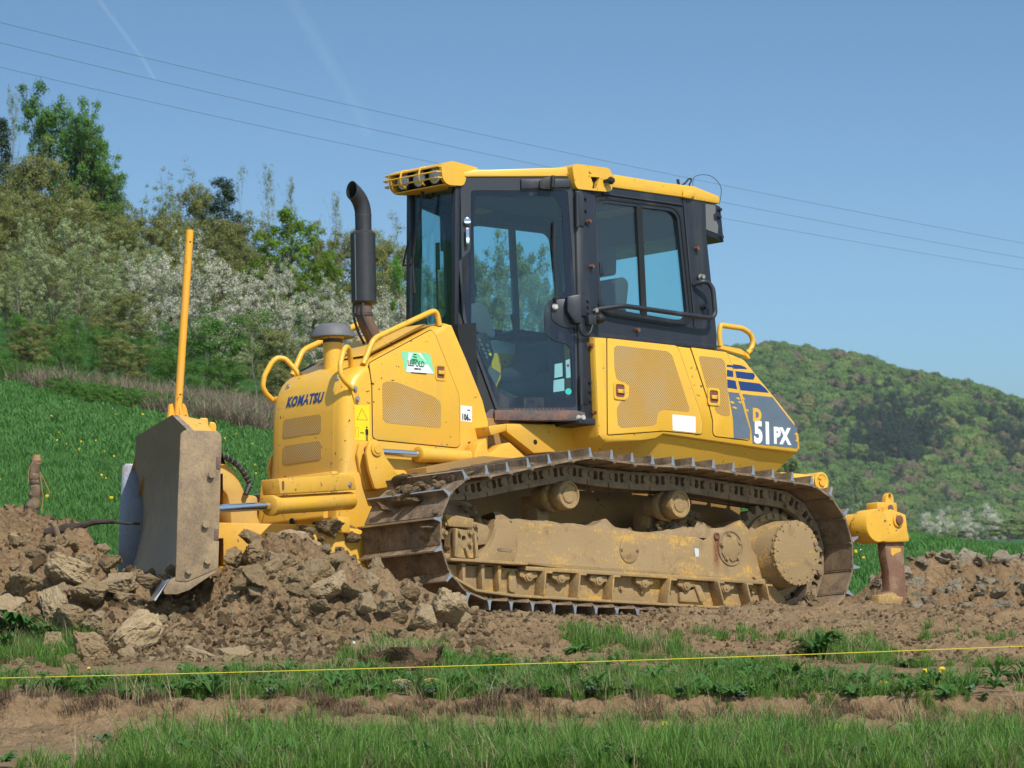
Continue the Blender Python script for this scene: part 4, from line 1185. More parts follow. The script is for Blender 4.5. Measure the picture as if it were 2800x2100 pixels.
    for p in [(-1.529, 1.979), (-2.096, 2.566)]:
        B(MB().cyl((p[0], CS - 0.01, p[1]), (p[0], CS + 0.03, p[1]), 0.013, n=10), 'stud', 'rust_bolt')
    # black side rail
    hr = [(-1.131, 2.082), (-1.298, 2.112), (-1.340, 2.117), (-2.082, 2.096), (-2.157, 2.100), (-2.182, 2.135), (-2.166, 2.296), (-2.133, 2.336), (-2.090, 2.340), (-2.052, 2.322)]
    yy = [0.64, 0.69, 0.70, 0.70, 0.70, 0.70, 0.70, 0.69, 0.68, 0.63]
    B(MB().tube(fillet([(p[0], y, p[1]) for p, y in zip(hr, yy)], 0.03, 3, False), 0.0165, 10), 'side_rail', 'cab_black')
    for p, m in zip([(-1.134, 2.077), (-2.121, 2.376), (-2.145, 2.180)], ('bolt_steel', 'bolt_steel', 'cab_black')):
        B(MB().hexbolt((p[0], 0.632, p[1]), (0, 1, 0), 0.016, 0.03), 'bolt', m)
    c = [(-1.033, 2.005), (-1.151, 2.013), (-1.132, 1.970), (-1.055, 1.965)]
    B(MB().prism([(-1.031, 2.035), (-1.146, 2.046), (-1.151, 1.996), (-1.127, 1.981), (-1.037, 1.970)], 0.62, 0.69), 'door_stop', 'cab_black', bevel=0.006)
    p = [(-1.131, 2.020)][0]
    B(MB().lathe((p[0] + 0.03, 0.69, p[1]), (-1, 0.2, -0.1), [(0, 0.018), (0.01, 0.03), (0.03, 0.034), (0.05, 0.026), (0.056, 0)], 14), 'rubber_stop', 'rubber')
    p = [(-0.955, 1.964), (-0.965, 1.917), (-1.006, 1.894), (-1.054, 1.920), (-1.073, 1.973)]
    B(MB().tube(fillet([(a, 0.68, z) for a, z in p], 0.03, 3, False), 0.010, 8), 'cable', 'rubber')
    # rear quarter / air conditioner box
    bx = [(-2.165, 2.889), (-2.306, 2.884), (-2.351, 2.874), (-2.376, 2.634), (-2.196, 2.670), (-2.120, 2.675)]
    B(MB().prism(bx, 0.0, 0.605), 'rear_box', 'cab_black', bevel=0.006)
    B(MB().prism(jag([(-2.168, 2.884), (-2.298, 2.884), (-2.298, 2.826), (-2.276, 2.812), (-2.280, 2.774), (-2.307, 2.768), (-2.322, 2.738), (-2.315, 2.687), (-2.199, 2.708)], 0.003, 0.02), 0.604, 0.609), 'box_mesh', 'mesh_grey')
    for p in [(-2.337, 2.850), (-2.330, 2.801), (-2.347, 2.666)]:
        B(MB().hexbolt((p[0], 0.606, p[1]), (0, 1, 0), 0.012, 0.018), 'bolt', 'cab_black')
    # roof edge
    re_ = [(-1.338, 2.996), (-2.019, 2.978), (-2.084, 2.986), (-2.321, 2.939), (-2.328, 2.887), (-2.081, 2.894), (-1.974, 2.900), (-1.337, 2.908)]
    B(MB().prism(re_, 0.0, 0.625), 'roof', 'yellow_paint', bevel=0.008)
    fr_ = [(-0.02, 2.955), (0.80, 2.955), (0.80, 3.01), (0.40, 3.015), (0.0, 3.005)]
    B(MB().prism([(-0.021, 2.934), (-0.021, 2.955), (0.114, 2.979), (0.760, 3.008), (0.767, 2.948)], -0.02, 0.02, fr=fd), 'roof_edge', 'yellow_paint', bevel=0.006)
    rb = fillet([(-0.943, 3.012), (-0.980, 3.025), (-1.271, 3.026), (-1.297, 2.999), (-1.301, 2.887), (-1.266, 2.867), (-0.986, 2.861), (-0.964, 2.888)], 0.018, 3)
    hl = fillet([(-1.104, 2.953), (-1.188, 2.956), (-1.163, 2.906), (-1.157, 2.879), (-1.116, 2.875), (-1.127, 2.907)], 0.006, 2)
    B(MB().prism(rb, 0.50, 0.66, holes=(hl,)), 'roof_corner_box', 'yellow_paint', bevel=0.0)
    B(MB().prism(inset(hl, -0.003), 0.60, 0.63), 'box_recess', 'dark_gap')
    p = [(-1.228, 2.933), (-1.260, 2.935)]
    b = MB().cyl((p[0][0], 0.655, p[0][1]), (p[0][0], 0.69, p[0][1]), 0.012, n=10)
    b.lathe((p[1][0] + 0.01, 0.70, p[1][1]), (0, 1, 0), [(-0.026, 0), (-0.02, 0.018), (0, 0.027), (0.02, 0.018), (0.026, 0)], 14)
    B(b, 'knob', 'rubber')
    b = MB().prism([(-1.972, 2.950), (-2.074, 2.949), (-2.084, 2.919), (-2.034, 2.892), (-1.965, 2.897)], 0.56, 0.645)
    B(b, 'roof_lug', 'yellow_paint', bevel=0.008)
both(cab_side)
# windshield, its pillars and the roof skin
for yy in (0.218, -0.218):
    MB().prism([(-0.30, 1.93), (-0.27, 1.93), (-0.30, 2.93), (-0.345, 2.93)], yy - 0.022, yy + 0.022).build('front_pillar', 'cab_black', cab, bevel=0.006)
MB().prism([(-0.292, 1.93), (-0.286, 1.93), (-0.320, 2.90), (-0.326, 2.90)], -0.2, 0.2).build('windshield', 'cab_glass', cab)
MB().box(-0.36, -0.30, -0.22, 0.22, 2.88, 2.955).build('front_header', 'cab_black', cab, bevel=0.004)
MB().prism([(-0.24, 1.90), (-0.24, 1.96), (-0.40, 1.98), (-0.40, 1.40), (-0.36, 1.40)], -0.30, 0.30).build('cowl', 'rubber', cab)
roofpl = [(-0.36, 0.225), (-1.0, 0.60), (-2.1, 0.60), (-2.1, -0.60), (-1.0, -0.60), (-0.36, -0.225)]
MB().prism(roofpl, 2.90, 2.94, fr=lambda a, c, d: Vector((a, c, d))).build('headliner', 'cab_lining', cab)
MB().prism(roofpl, 2.945, 2.99, fr=lambda a, c, d: Vector((a, c, d))).build('roof_skin', 'yellow_paint', cab, bevel=0.01)
MB().prism([(-0.36, 0.225), (-1.0, 0.60), (-2.2, 0.60), (-2.2, -0.60), (-1.0, -0.60), (-0.36, -0.225)], 1.37, 1.40, fr=lambda a, c, d: Vector((a, c, d))).build('cab_floor', 'cab_lining', cab)
# rear wall with its window
b = MB().prism([(-0.60, 1.40), (0.60, 1.40), (0.60, 2.90), (-0.60, 2.90)], -2.20, -2.16, fr=lambda a, c, d: Vector((d, a, c)), holes=(fillet([(-0.5, 2.05), (0.5, 2.05), (0.5, 2.72), (-0.5, 2.72)], 0.08, 4),))
b.build('rear_wall', 'cab_black', cab)
MB().box(-2.183, -2.179, -0.51, 0.51, 2.04, 2.73).build('rear_glass', 'cab_glass', cab)
# windshield wipers
for pth in ([(-0.029, 2.865), (-0.044, 2.737), (-0.092, 2.622), (-0.132, 2.399)], [(-0.143, 2.613), (-0.198, 2.482), (-0.225, 2.402), (-0.132, 2.399)], [(-0.132, 2.399), (-0.124, 2.276), (-0.117, 2.207)]):
    MB().tube([(-0.245, p[0], p[1]) for p in pth], 0.008, 6).build('front_wiper', 'rubber', cab)
# interior
seat = MB()
seat.prism(fillet([(-1.10, 1.72), (-1.62, 1.70), (-1.66, 1.60), (-1.10, 1.58)], 0.04, 3), -0.25, 0.25)
seat.build('seat', 'seat_cloth', cab, bevel=0.02)
MB().prism(fillet([(-1.58, 1.70), (-1.72, 2.38), (-1.80, 2.40), (-1.84, 2.36), (-1.72, 1.66)], 0.04, 3), -0.24, 0.24).build('seat_back', 'seat_cloth', cab, bevel=0.03)
MB().prism(fillet([(-1.74, 2.42), (-1.77, 2.62), (-1.84, 2.62), (-1.83, 2.42)], 0.03, 3), -0.13, 0.13).build('headrest', 'seat_cloth', cab, bevel=0.02)
MB().box(-1.55, -1.2, -0.22, 0.22, 1.40, 1.60).build('seat_base', 'rubber', cab, bevel=0.02)
ar = fillet([(-1.225, 2.043), (-1.291, 2.068), (-1.387, 2.064), (-1.580, 2.060), (-1.578, 2.005), (-1.481, 2.002), (-1.277, 1.992), (-1.230, 2.004)], 0.02, 3)
MB().prism(ar, -0.37, -0.27).build('armrest', 'rubber', cab, bevel=0.02)
jb = [(-1.315, 2.059), (-1.316, 2.081), (-1.288, 2.163), (-1.348, 2.168)]
b = MB().cyl((jb[0][0], -0.32, jb[0][1]), (jb[1][0], -0.32, jb[1][1]), 0.016, n=10)
b.lathe((jb[1][0], -0.32, jb[1][1] - 0.01), (0, 0, 1), [(0, 0.016), (0.04, 0.019), (0.075, 0.028), (0.095, 0.03), (0.105, 0.02), (0.107, 0)], 14)
b.build('joystick', 'rubber', cab)
MB().prism(fillet([(-1.225, 1.911), (-1.262, 1.945), (-1.406, 1.977), (-1.503, 1.991), (-1.574, 1.954), (-1.565, 1.616), (-1.121, 1.587), (-1.089, 1.726), (-1.139, 1.799), (-1.235, 1.841)], 0.04, 3), -0.24, 0.10).build('seat_side', 'seat_cloth', cab, bevel=0.03)
MB().prism(fillet([(-1.05, 1.93), (-1.55, 1.95), (-1.6, 1.86), (-1.55, 1.45), (-1.1, 1.45), (-1.03, 1.84)], 0.05, 3), 0.28, 0.40).build('side_console', 'seat_cloth', cab, bevel=0.02)
MB().prism(fillet([(-0.638, 2.133), (-0.711, 2.176), (-0.775, 2.144), (-0.816, 2.060), (-0.849, 1.966), (-0.828, 1.938), (-0.753, 1.959), (-0.671, 1.975), (-0.631, 2.007)], 0.02, 3), -0.10, 0.0).build('monitor', 'cab_lining', cab, bevel=0.012)
MB().prism(fillet([(-0.623, 1.939), (-0.746, 1.978), (-0.786, 1.907), (-0.815, 1.831), (-0.782, 1.763), (-0.739, 1.712), (-0.705, 1.745), (-0.672, 1.821)], 0.02, 3), -0.14, 0.02).build('dashboard', 'rubber', cab, bevel=0.012)
for k, p in enumerate([(-0.671, 1.915), (-0.688, 1.886), (-0.705, 1.857), (-0.722, 1.832), (-0.741, 1.885), (-0.752, 1.851), (-0.763, 1.828), (-0.733, 1.806)]):
    MB().cyl((p[0], 0.02, p[1]), (p[0], 0.035, p[1]), 0.011, n=8).build('switch', 'warn_yellow' if k == 6 else 'grey_plastic', cab)
MB().prism([(-0.744, 1.781), (-0.860, 1.754), (-0.930, 1.724), (-0.868, 1.615), (-0.809, 1.594)], -0.20, -0.05).build('floor_cover', 'grey_plastic', cab)
MB().prism(fillet([(-1.138, 1.979), (-1.171, 1.996), (-1.299, 1.985), (-1.349, 1.983), (-1.350, 1.888), (-1.297, 1.896), (-1.148, 1.906)], 0.01, 2), -0.45, -0.35).build('side_panel_box', 'pale_panel', cab, bevel=0.01)
MB().cyl((-1.05, 0.30, 1.40), (-0.62, 0.25, 1.55), 0.03, n=10).build('pedal', 'rubber', cab)
# lamp housing over the windshield
_before = set(cab.children)
lh = MB()
prof = fillet([(-0.04, 2.995), (-0.135, 3.03), (-0.36, 3.005), (-0.36, 2.985), (-0.27, 2.96), (-0.24, 2.875), (-0.10, 2.868), (-0.055, 2.90)], 0.03, 3)
lh.prism(prof, -0.26, -0.235); lh.prism(prof, 0.235, 0.26)
sk = fillet([(-0.04, 2.995), (-0.135, 3.03), (-0.36, 3.005)], 0.03, 3, False)
lh.grid([[Vector((p[0], y, p[1])) for p in sk] for y in (-0.236, 0.236)])
lh.grid([[Vector((p[0], y, p[1] - 0.006)) for p in sk] for y in (-0.236, 0.236)])
lh.box(-0.24, -0.075, -0.236, 0.236, 2.868, 2.876)
lh.build('lamp_housing', 'yellow_paint', cab)
MB().box(-0.22, -0.20, -0.236, 0.236, 2.87, 2.99).build('lamp_housing_back', 'rubber', cab)
for yy in (0.155, 0.0, -0.155):
    lo = MB().lathe((-0.16, yy, 2.945), (1, 0, 0.0), [(0, 0.03), (0.02, 0.062), (0.075, 0.068), (0.08, 0.062)], 24).build('work_lamp', 'rubber', cab)
    MB().lathe((-0.085, yy, 2.945), (1, 0, 0), [(0, 0.061), (0.012, 0.05), (0.02, 0.03), (0.022, 0)], 24).build('lamp_lens', 'lamp_lens', cab)
for zz, xx in ((2.985, -0.028), (2.95, -0.012), (2.912, -0.022)):
    MB().tube(fillet([(xx - 0.03, 0.255, zz), (xx, 0.25, zz), (xx, -0.27, zz), (xx - 0.05, -0.29, zz)], 0.01, 2, False), 0.006, 6).build('lamp_guard', 'yellow_paint', cab)
for yy in (0.08, -0.10):
    MB().tube(fillet([(-0.07, yy, 3.005), (-0.02, yy, 2.995), (-0.008, yy, 2.95), (-0.02, yy, 2.905), (-0.06, yy, 2.885)], 0.01, 2, False), 0.0065, 6).build('lamp_guard', 'yellow_paint', cab)
for yy in (0.2, -0.05):
    MB().tube(fillet([(-0.16, yy, 2.87), (-0.17, yy, 2.835), (-0.22, yy, 2.83), (-0.25, yy, 2.87)], 0.02, 3, False), 0.007, 6).build('lamp_cable', 'rubber', cab)
for o in cab.children:
    if o not in _before:
        o.location.x -= 0.115
# roof aerial stub, cable and thin wire loop
b = MB(); p = [(-2.256, 3.088), (-2.271, 3.054)]
b.cyl((p[1][0], 0.3, p[1][1] - 0.02), (p[0][0], 0.3, p[0][1]), 0.010, n=8); b.build('aerial_stub', 'rubber', cab)
MB().tube(fillet([(a, 0.3, z) for a, z in [(-2.298, 3.053), (-2.331, 3.071), (-2.354, 3.097), (-2.382, 3.107), (-2.386, 3.088), (-2.360, 3.058), (-2.385, 3.041)]], 0.02, 3, False), 0.006, 6).build('aerial_cable', 'rubber', cab)
MB().tube(fillet([(a, 0.45, z) for a, z in [(-2.264, 2.956), (-2.248, 3.033), (-2.255, 3.084), (-2.332, 3.109), (-2.419, 3.110), (-2.484, 3.078), (-2.520, 3.034), (-2.513, 2.978), (-2.495, 2.922)]], 0.03, 3, False), 0.0022, 5).build('wire_loop', 'rubber', cab)

# ------------------------------------------------------------------ blade
CB = Vector((2.077, -0.041, 0.0))
EL = Vector((math.sin(R(32.8)), math.cos(R(32.8)), -0.048)).normalized()
NB = Vector((math.cos(R(32.8)), -math.sin(R(32.8)), 0))
UB = NB.cross(EL)
if UB.z < 0:
    UB = -UB
def fb(n, h, l):
    return CB + NB * n + UB * h + EL * l
blade = empty('blade', dozer)
blade['label'] = 'wide dirt-caked dozer blade swung to one side'
# curved mouldboard: profile forward offset against height
def mould(h):
    return float(np.interp(h, [0.15, 0.25, 0.387, 0.507, 0.635, 0.763, 0.892, 1.012, 1.19], [0.01, -0.035, -0.089, -0.122, -0.149, -0.156, -0.142, -0.104, -0.045]))
hs = [0.17, 0.24, 0.32, 0.40, 0.48, 0.56, 0.64, 0.72, 0.80, 0.88, 0.95, 1.02, 1.10, 1.18]
def top_h(l):
    return 1.185 if abs(l) < 1.03 else 1.185 - (abs(l) - 1.03) / 0.62 * 0.165
ls = [-1.66, -1.5, -1.35, -1.2, -1.03, -0.7, -0.35, 0, 0.35, 0.7, 1.03, 1.2, 1.35, 1.5, 1.66]
b = MB()
def hrow(l, off):
    T = top_h(l)
    return [fb(mould(h) - off, h, l) for h in [0.17 + (T - 0.17) * (x - 0.17) / 1.01 for x in hs]]
F = [hrow(l, 0.0) for l in ls]
Bk = [hrow(l, 0.035) for l in ls]
b.grid(F); b.grid(Bk)
b.grid([F[0], Bk[0]]); b.grid([F[-1], Bk[-1]])
b.grid([[r[-1] for r in F], [r[-1] for r in Bk]]); b.grid([[r[0] for r in F], [r[0] for r in Bk]])
b.build('mouldboard', 'blade_face', blade)
# yellow back: top spine and box beams
b = MB()
b.grid([[fb(mould(1.18) - 0.034, top_h(l), l) for l in ls], [fb(mould(1.18) - 0.20, top_h(l) - 0.035, l) for l in ls], [fb(mould(1.05) - 0.20, top_h(l) - 0.17, l) for l in ls], [fb(mould(1.05) - 0.03, top_h(l) - 0.17, l) for l in ls]])
b.build('top_beam', 'yellow_low', blade)
b = MB()
for l0, l1, h0, h1 in ((-1.6, 1.6, 0.62, 0.80), (-1.6, 1.6, 0.26, 0.42)):
    b.grid([[fb(-0.19, h0, l) for l in (l0, l1)], [fb(-0.28, h0, l) for l in (l0, l1)], [fb(-0.28, h1, l) for l in (l0, l1)], [fb(-0.19, h1, l) for l in (l0, l1)]])
b.build('back_beam', 'yellow_low', blade)
for l in (-0.8, -0.3, 0.3, 0.8):
    MB().prism([(-0.16, 0.26), (-0.28, 0.26), (-0.28, 0.98), (-0.18, 1.1)], l - 0.015, l + 0.015, fr=fb).build('back_rib', 'yellow_low', blade)
EP = [(-0.022, 1.029), (-0.044, 1.050), (-0.237, 1.047), (-0.259, 1.025), (-0.264, 0.997), (-0.262, 0.892), (-0.253, 0.890), (-0.251, 0.822), (-0.257, 0.820), (-0.246, 0.469), (-0.236, 0.465), (-0.233, 0.403), (-0.244, 0.399), (-0.238, 0.244), (-0.223, 0.233), (-0.051, 0.162), (0.014, 0.168), (-0.004, 0.672)]
for l0, l1 in ((1.655, 1.685), (-1.685, -1.655)):
    MB().prism(EP, l0, l1, fr=fb).build('end_plate', 'blade_plate' if l0 > 0 else 'blade_worn', blade, bevel=0.004)
for p in [(-0.201, 0.787), (-0.165, 0.495), (-0.175, 0.283), (-0.063, 0.225)]:
    MB().hexbolt(fb(p[0], p[1], 1.685), EL, 0.020, 0.026).build('bolt', 'blade_plate', blade)
for q in ([(-0.233, 0.894), (-0.260, 0.894), (-0.256, 0.821), (-0.231, 0.821)], [(-0.216, 0.473), (-0.244, 0.470), (-0.240, 0.402), (-0.214, 0.404)]):
    MB().prism(q, 1.675, 1.689, fr=fb).build('end_key', 'step_rust', blade, bevel=0.002)
# end bits and the slanted cutting edge
for l0, l1 in ((1.60, 1.68), (-1.68, -1.60)):
    MB().prism([(0.011, 0.191), (0.054, 0.172), (0.085, 0.110), (0.078, 0.090), (0.004, 0.089), (-0.066, 0.113), (-0.223, 0.217), (-0.229, 0.235), (-0.051, 0.160), (0.003, 0.166)], l0, l1, fr=fb).build('end_bit', 'blade_plate', blade, bevel=0.003)
b = MB()
ce = [(0.050, 0.180), (0.058, 0.170), (0.143, 0.056), (0.132, 0.051)]
b.prism(ce, -1.70, 1.69, fr=fb)
b.build('cutting_edge', 'worn_edge', blade)
b = MB(); b.grid([[fb(mould(0.17), 0.175, l) for l in (-1.66, 1.66)], [fb(ce[0][0], ce[0][1], l) for l in (-1.66, 1.66)], [fb(ce[2][0] - 0.02, ce[2][1] + 0.02, l) for l in (-1.66, 1.66)]])
b.build('edge_plate', 'blade_face', blade)
# sighting mast standing on the blade top
mast = empty('mast', dozer)
mast['label'] = 'tall orange-yellow pole on the blade'
b = MB()
m0 = Vector((1.862, 0.0, 1.14)); m1 = Vector((1.732, 0.0, 2.437))
b.cyl(m0, m1, 0.0245, n=20); b.build('pole', 'yellow_orange', mast)
for zz in (2.36, 1.395):
    f = (zz - m0.z) / (m1.z - m0.z); p = m0 + (m1 - m0) * f
    v = Vector((0.35, 0.93, 0)).normalized()
    MB().cyl(p + v * 0.020, p + v * 0.026, 0.006, n=8).build('pin_hole', 'dark_gap', mast)
def mp(a, c, d):
    return Vector((1.85 + a, d, c))
MB().prism(fillet([(0.10, 1.10), (0.065, 1.33), (0.045, 1.34), (0.02, 1.22), (-0.02, 1.22), (-0.035, 1.35), (-0.06, 1.33), (-0.095, 1.22), (-0.10, 1.10)], 0.02, 2), -0.012, 0.012, fr=mp).build('gusset', 'yellow_orange', mast, bevel=0.003)
MB().prism([(0.08, 1.10), (0.03, 1.32), (-0.03, 1.32), (-0.08, 1.10)], -0.008, 0.008, fr=lambda a, c, d: Vector((1.85 + d, a, c))).build('gusset', 'yellow_orange', mast, bevel=0.003)
MB().box(1.74, 1.94, -0.10, 0.10, 1.08, 1.11).build('foot_plate', 'yellow_orange', mast, bevel=0.004)
MB().prism(fillet([(0.0, 1.02), (0.0, 1.17), (0.09, 1.17), (0.09, 1.02)], 0.02, 2), 0.90, 0.98, fr=lambda a, c, d: fb(-0.27 + a * 0.6, c, d)).build('top_lug', 'yellow_orange', blade, bevel=0.006)
MB().prism(fillet([(0.0, 1.00), (0.0, 1.13), (0.07, 1.14), (0.07, 1.00)], 0.02, 2), 1.10, 1.13, fr=lambda a, c, d: fb(-0.30 + a * 0.6, c, d)).build('top_lug', 'yellow_orange', blade, bevel=0.006)

# ------------------------------------------------------------------ push frame and cylinders
cf = empty('push_frame', dozer)
for s in (1, -1):
    b = MB()
    pts = [Vector((-0.3, s * 0.56, 0.34)), Vector((0.85, s * 0.56, 0.42)), Vector((1.15, s * 0.52, 0.44)), Vector((1.65, s * 0.16, 0.46)), Vector((1.72, 0, 0.46))]
    rows = []
    for i, p in enumerate(pts):
        tg = (pts[min(i + 1, 4)] - pts[max(i - 1, 0)]).normalized()
        sd = Vector((-tg.y, tg.x, 0)).normalized()
        hh, ww = 0.13, 0.075
        rows.append([p + sd * ww + Vector((0, 0, hh)), p - sd * ww + Vector((0, 0, hh)), p - sd * ww - Vector((0, 0, hh)), p + sd * ww - Vector((0, 0, hh))])
    b.grid(rows, close=True, cap=True)
    b.build('arm', 'yellow_low', cf, bevel=0.01)
    b = MB(); b.box(1.02, 1.12, s * 0.50, s * 0.66, 0.52, 0.62); b.build('arm_lug', 'yellow_low', cf, bevel=0.008)
MB().lathe((1.72, 0, 0.28), (0, 0, 1), [(0, 0.06), (0, 0.11), (0.36, 0.11), (0.36, 0.06)], 20).build('pivot', 'yellow_low', cf)
q4 = [(580 + 0.217 * x, 1250 + 0.217 * y) for x, y in ()]
nose = fillet([(1.646, 1.012), (1.564, 0.984), (1.500, 0.935), (1.454, 0.881), (1.408, 0.787), (1.307, 0.783), (1.310, 0.648), (1.264, 0.570), (1.359, 0.551), (1.525, 0.548), (1.531, 0.694), (1.556, 0.779), (1.620, 0.826), (1.664, 0.846)], 0.02, 2)
MB().prism(nose, -0.02, 0.12).build('nose_arm', 'yellow_paint', cf, bevel=0.02)
MB().cyl((1.30, 0.02, 0.50), (1.30, 0.26, 0.50), 0.075, n=20).build('tilt_boss', 'yellow_low', cf, bevel=0.008)
MB().box(1.27, 1.32, 0.20, 0.275, 0.45, 0.56).build('tilt_lug', 'rust_bolt', cf, bevel=0.008)
hs_ = [(1.650, 1.012), (1.586, 1.002), (1.518, 0.970), (1.463, 0.927), (1.428, 0.878), (1.405, 0.845), (1.429, 0.814), (1.442, 0.782)]
MB().tube(fillet([(p[0], 0.16, p[1]) for p in hs_], 0.03, 3, False), 0.018, 8).build('hose', 'rubber', cf)
b = MB()
for k in range(10):
    i = 0.35 + k * 0.55
    i0 = int(i); f = i - i0
    p = [hs_[i0][j] + (hs_[i0 + 1][j] - hs_[i0][j]) * f for j in (0, 1)]
    q = [hs_[i0 + 1][j] - hs_[i0][j] for j in (0, 1)]
    tg = Vector((q[0], 0, q[1])).normalized()
    c = Vector((p[0], 0.16, p[1]))
    b.cyl(c - tg * 0.003, c + tg * 0.003, 0.0195, n=8)
b.build('hose_wire', 'grey_plastic', cf)

def ram(name, a, b_, r_rod, r_bar, split, mat='yellow_low'):
    a, b_ = Vector(a), Vector(b_)
    ax = (b_ - a).normalized(); L = (b_ - a).length
    e = empty(name, dozer)
    MB().cyl(a, a + ax * L * split, r_bar, n=24).build('barrel', mat, e, bevel=0.006)
    m = a + ax * L * split
    MB().lathe(m, ax, [(-0.05, r_bar), (-0.05, r_bar * 1.12), (0.012, r_bar * 1.12), (0.016, r_bar * 0.95), (0.018, r_rod)], 24).build('gland', mat, e)
    MB().cyl(m, b_, r_rod, n=20).build('rod', 'chrome', e)
    return e, ax
# lift cylinders beside the hood
for s in (1, -1):
    e, ax = ram('lift_cylinder', (-0.56, s * 0.432, 1.082), (0.585, s * 0.432, 1.074), 0.024, 0.046, 0.69)
    for y0, y1 in ((s * 0.462, s * 0.485), (s * 0.378, s * 0.398)):
        bk = fillet([(0.697, 1.127), (0.642, 1.146), (0.593, 1.115), (0.567, 1.041), (0.458, 0.932), (0.549, 0.846), (0.654, 0.828), (0.701, 0.942), (0.723, 1.049)], 0.015, 3)
        MB().prism(bk, min(y0, y1), max(y0, y1)).build('bracket_plate', 'yellow_low', e, bevel=0.004)
    q = [(0.643, 1.083)][0]
    MB().cyl((q[0], s * 0.35, q[1]), (q[0], s * 0.50, q[1]), 0.026, n=16).build('pin', 'rust_bolt', e, bevel=0.004)
    MB().lathe((q[0], s * 0.485, q[1]), (0, s, 0), [(0, 0.045), (0.012, 0.045), (0.014, 0.03), (0.02, 0.028), (0.02, 0)], 18).build('pin_cap', 'yellow_low', e)
    ib = fillet([(q[0] + 0.055, q[1] + 0.03), (q[0] - 0.02, q[1] + 0.05), (q[0] - 0.08, q[1] - 0.10), (q[0] - 0.02, q[1] - 0.22), (q[0] + 0.06, q[1] - 0.16)], 0.03, 3)
    MB().prism(ib, min(s * 0.34, s * 0.377), max(s * 0.34, s * 0.377)).build('inner_bracket', 'yellow_low', e, bevel=0.006)
# angle cylinders out to the blade
for s in (1, -1):
    tip = CB + EL * (s * 1.0) - NB * 0.27 + UB * 0.62
    e, ax = ram('angle_cylinder', (0.93, s * 0.56, 0.735), tip, 0.026, 0.056, 0.575 if s > 0 else 0.8)
    if s > 0:
        a0 = Vector((0.93, 0.56, 0.735)); sd = Vector((-ax.y, ax.x, 0)).normalized()
        L = (tip - a0).length
        def fc(n, h, d):
            return a0 + ax * n + Vector((0, 0, 1)) * h + sd * d
        MB().prism([(0.02, 0.066), (L * 0.575 - 0.02, 0.066), (L * 0.575, 0.16), (0.10, 0.165), (0.04, 0.14)], -0.07, 0.062, fr=fc).build('guard', 'yellow_low', e, bevel=0.006)
        MB().hexbolt(fc(0.10, 0.10, 0.062), sd, 0.013, 0.014).build('bolt', 'bolt_steel', e)
        MB().prism(fillet([(L * 0.575 - 0.055, 0.09), (L * 0.575 - 0.035, 0.09), (L * 0.575 - 0.035, 0.145), (L * 0.575 - 0.055, 0.145)], 0.008, 2), 0.060, 0.066, fr=fc).build('guard_slot', 'rust_bolt', e)

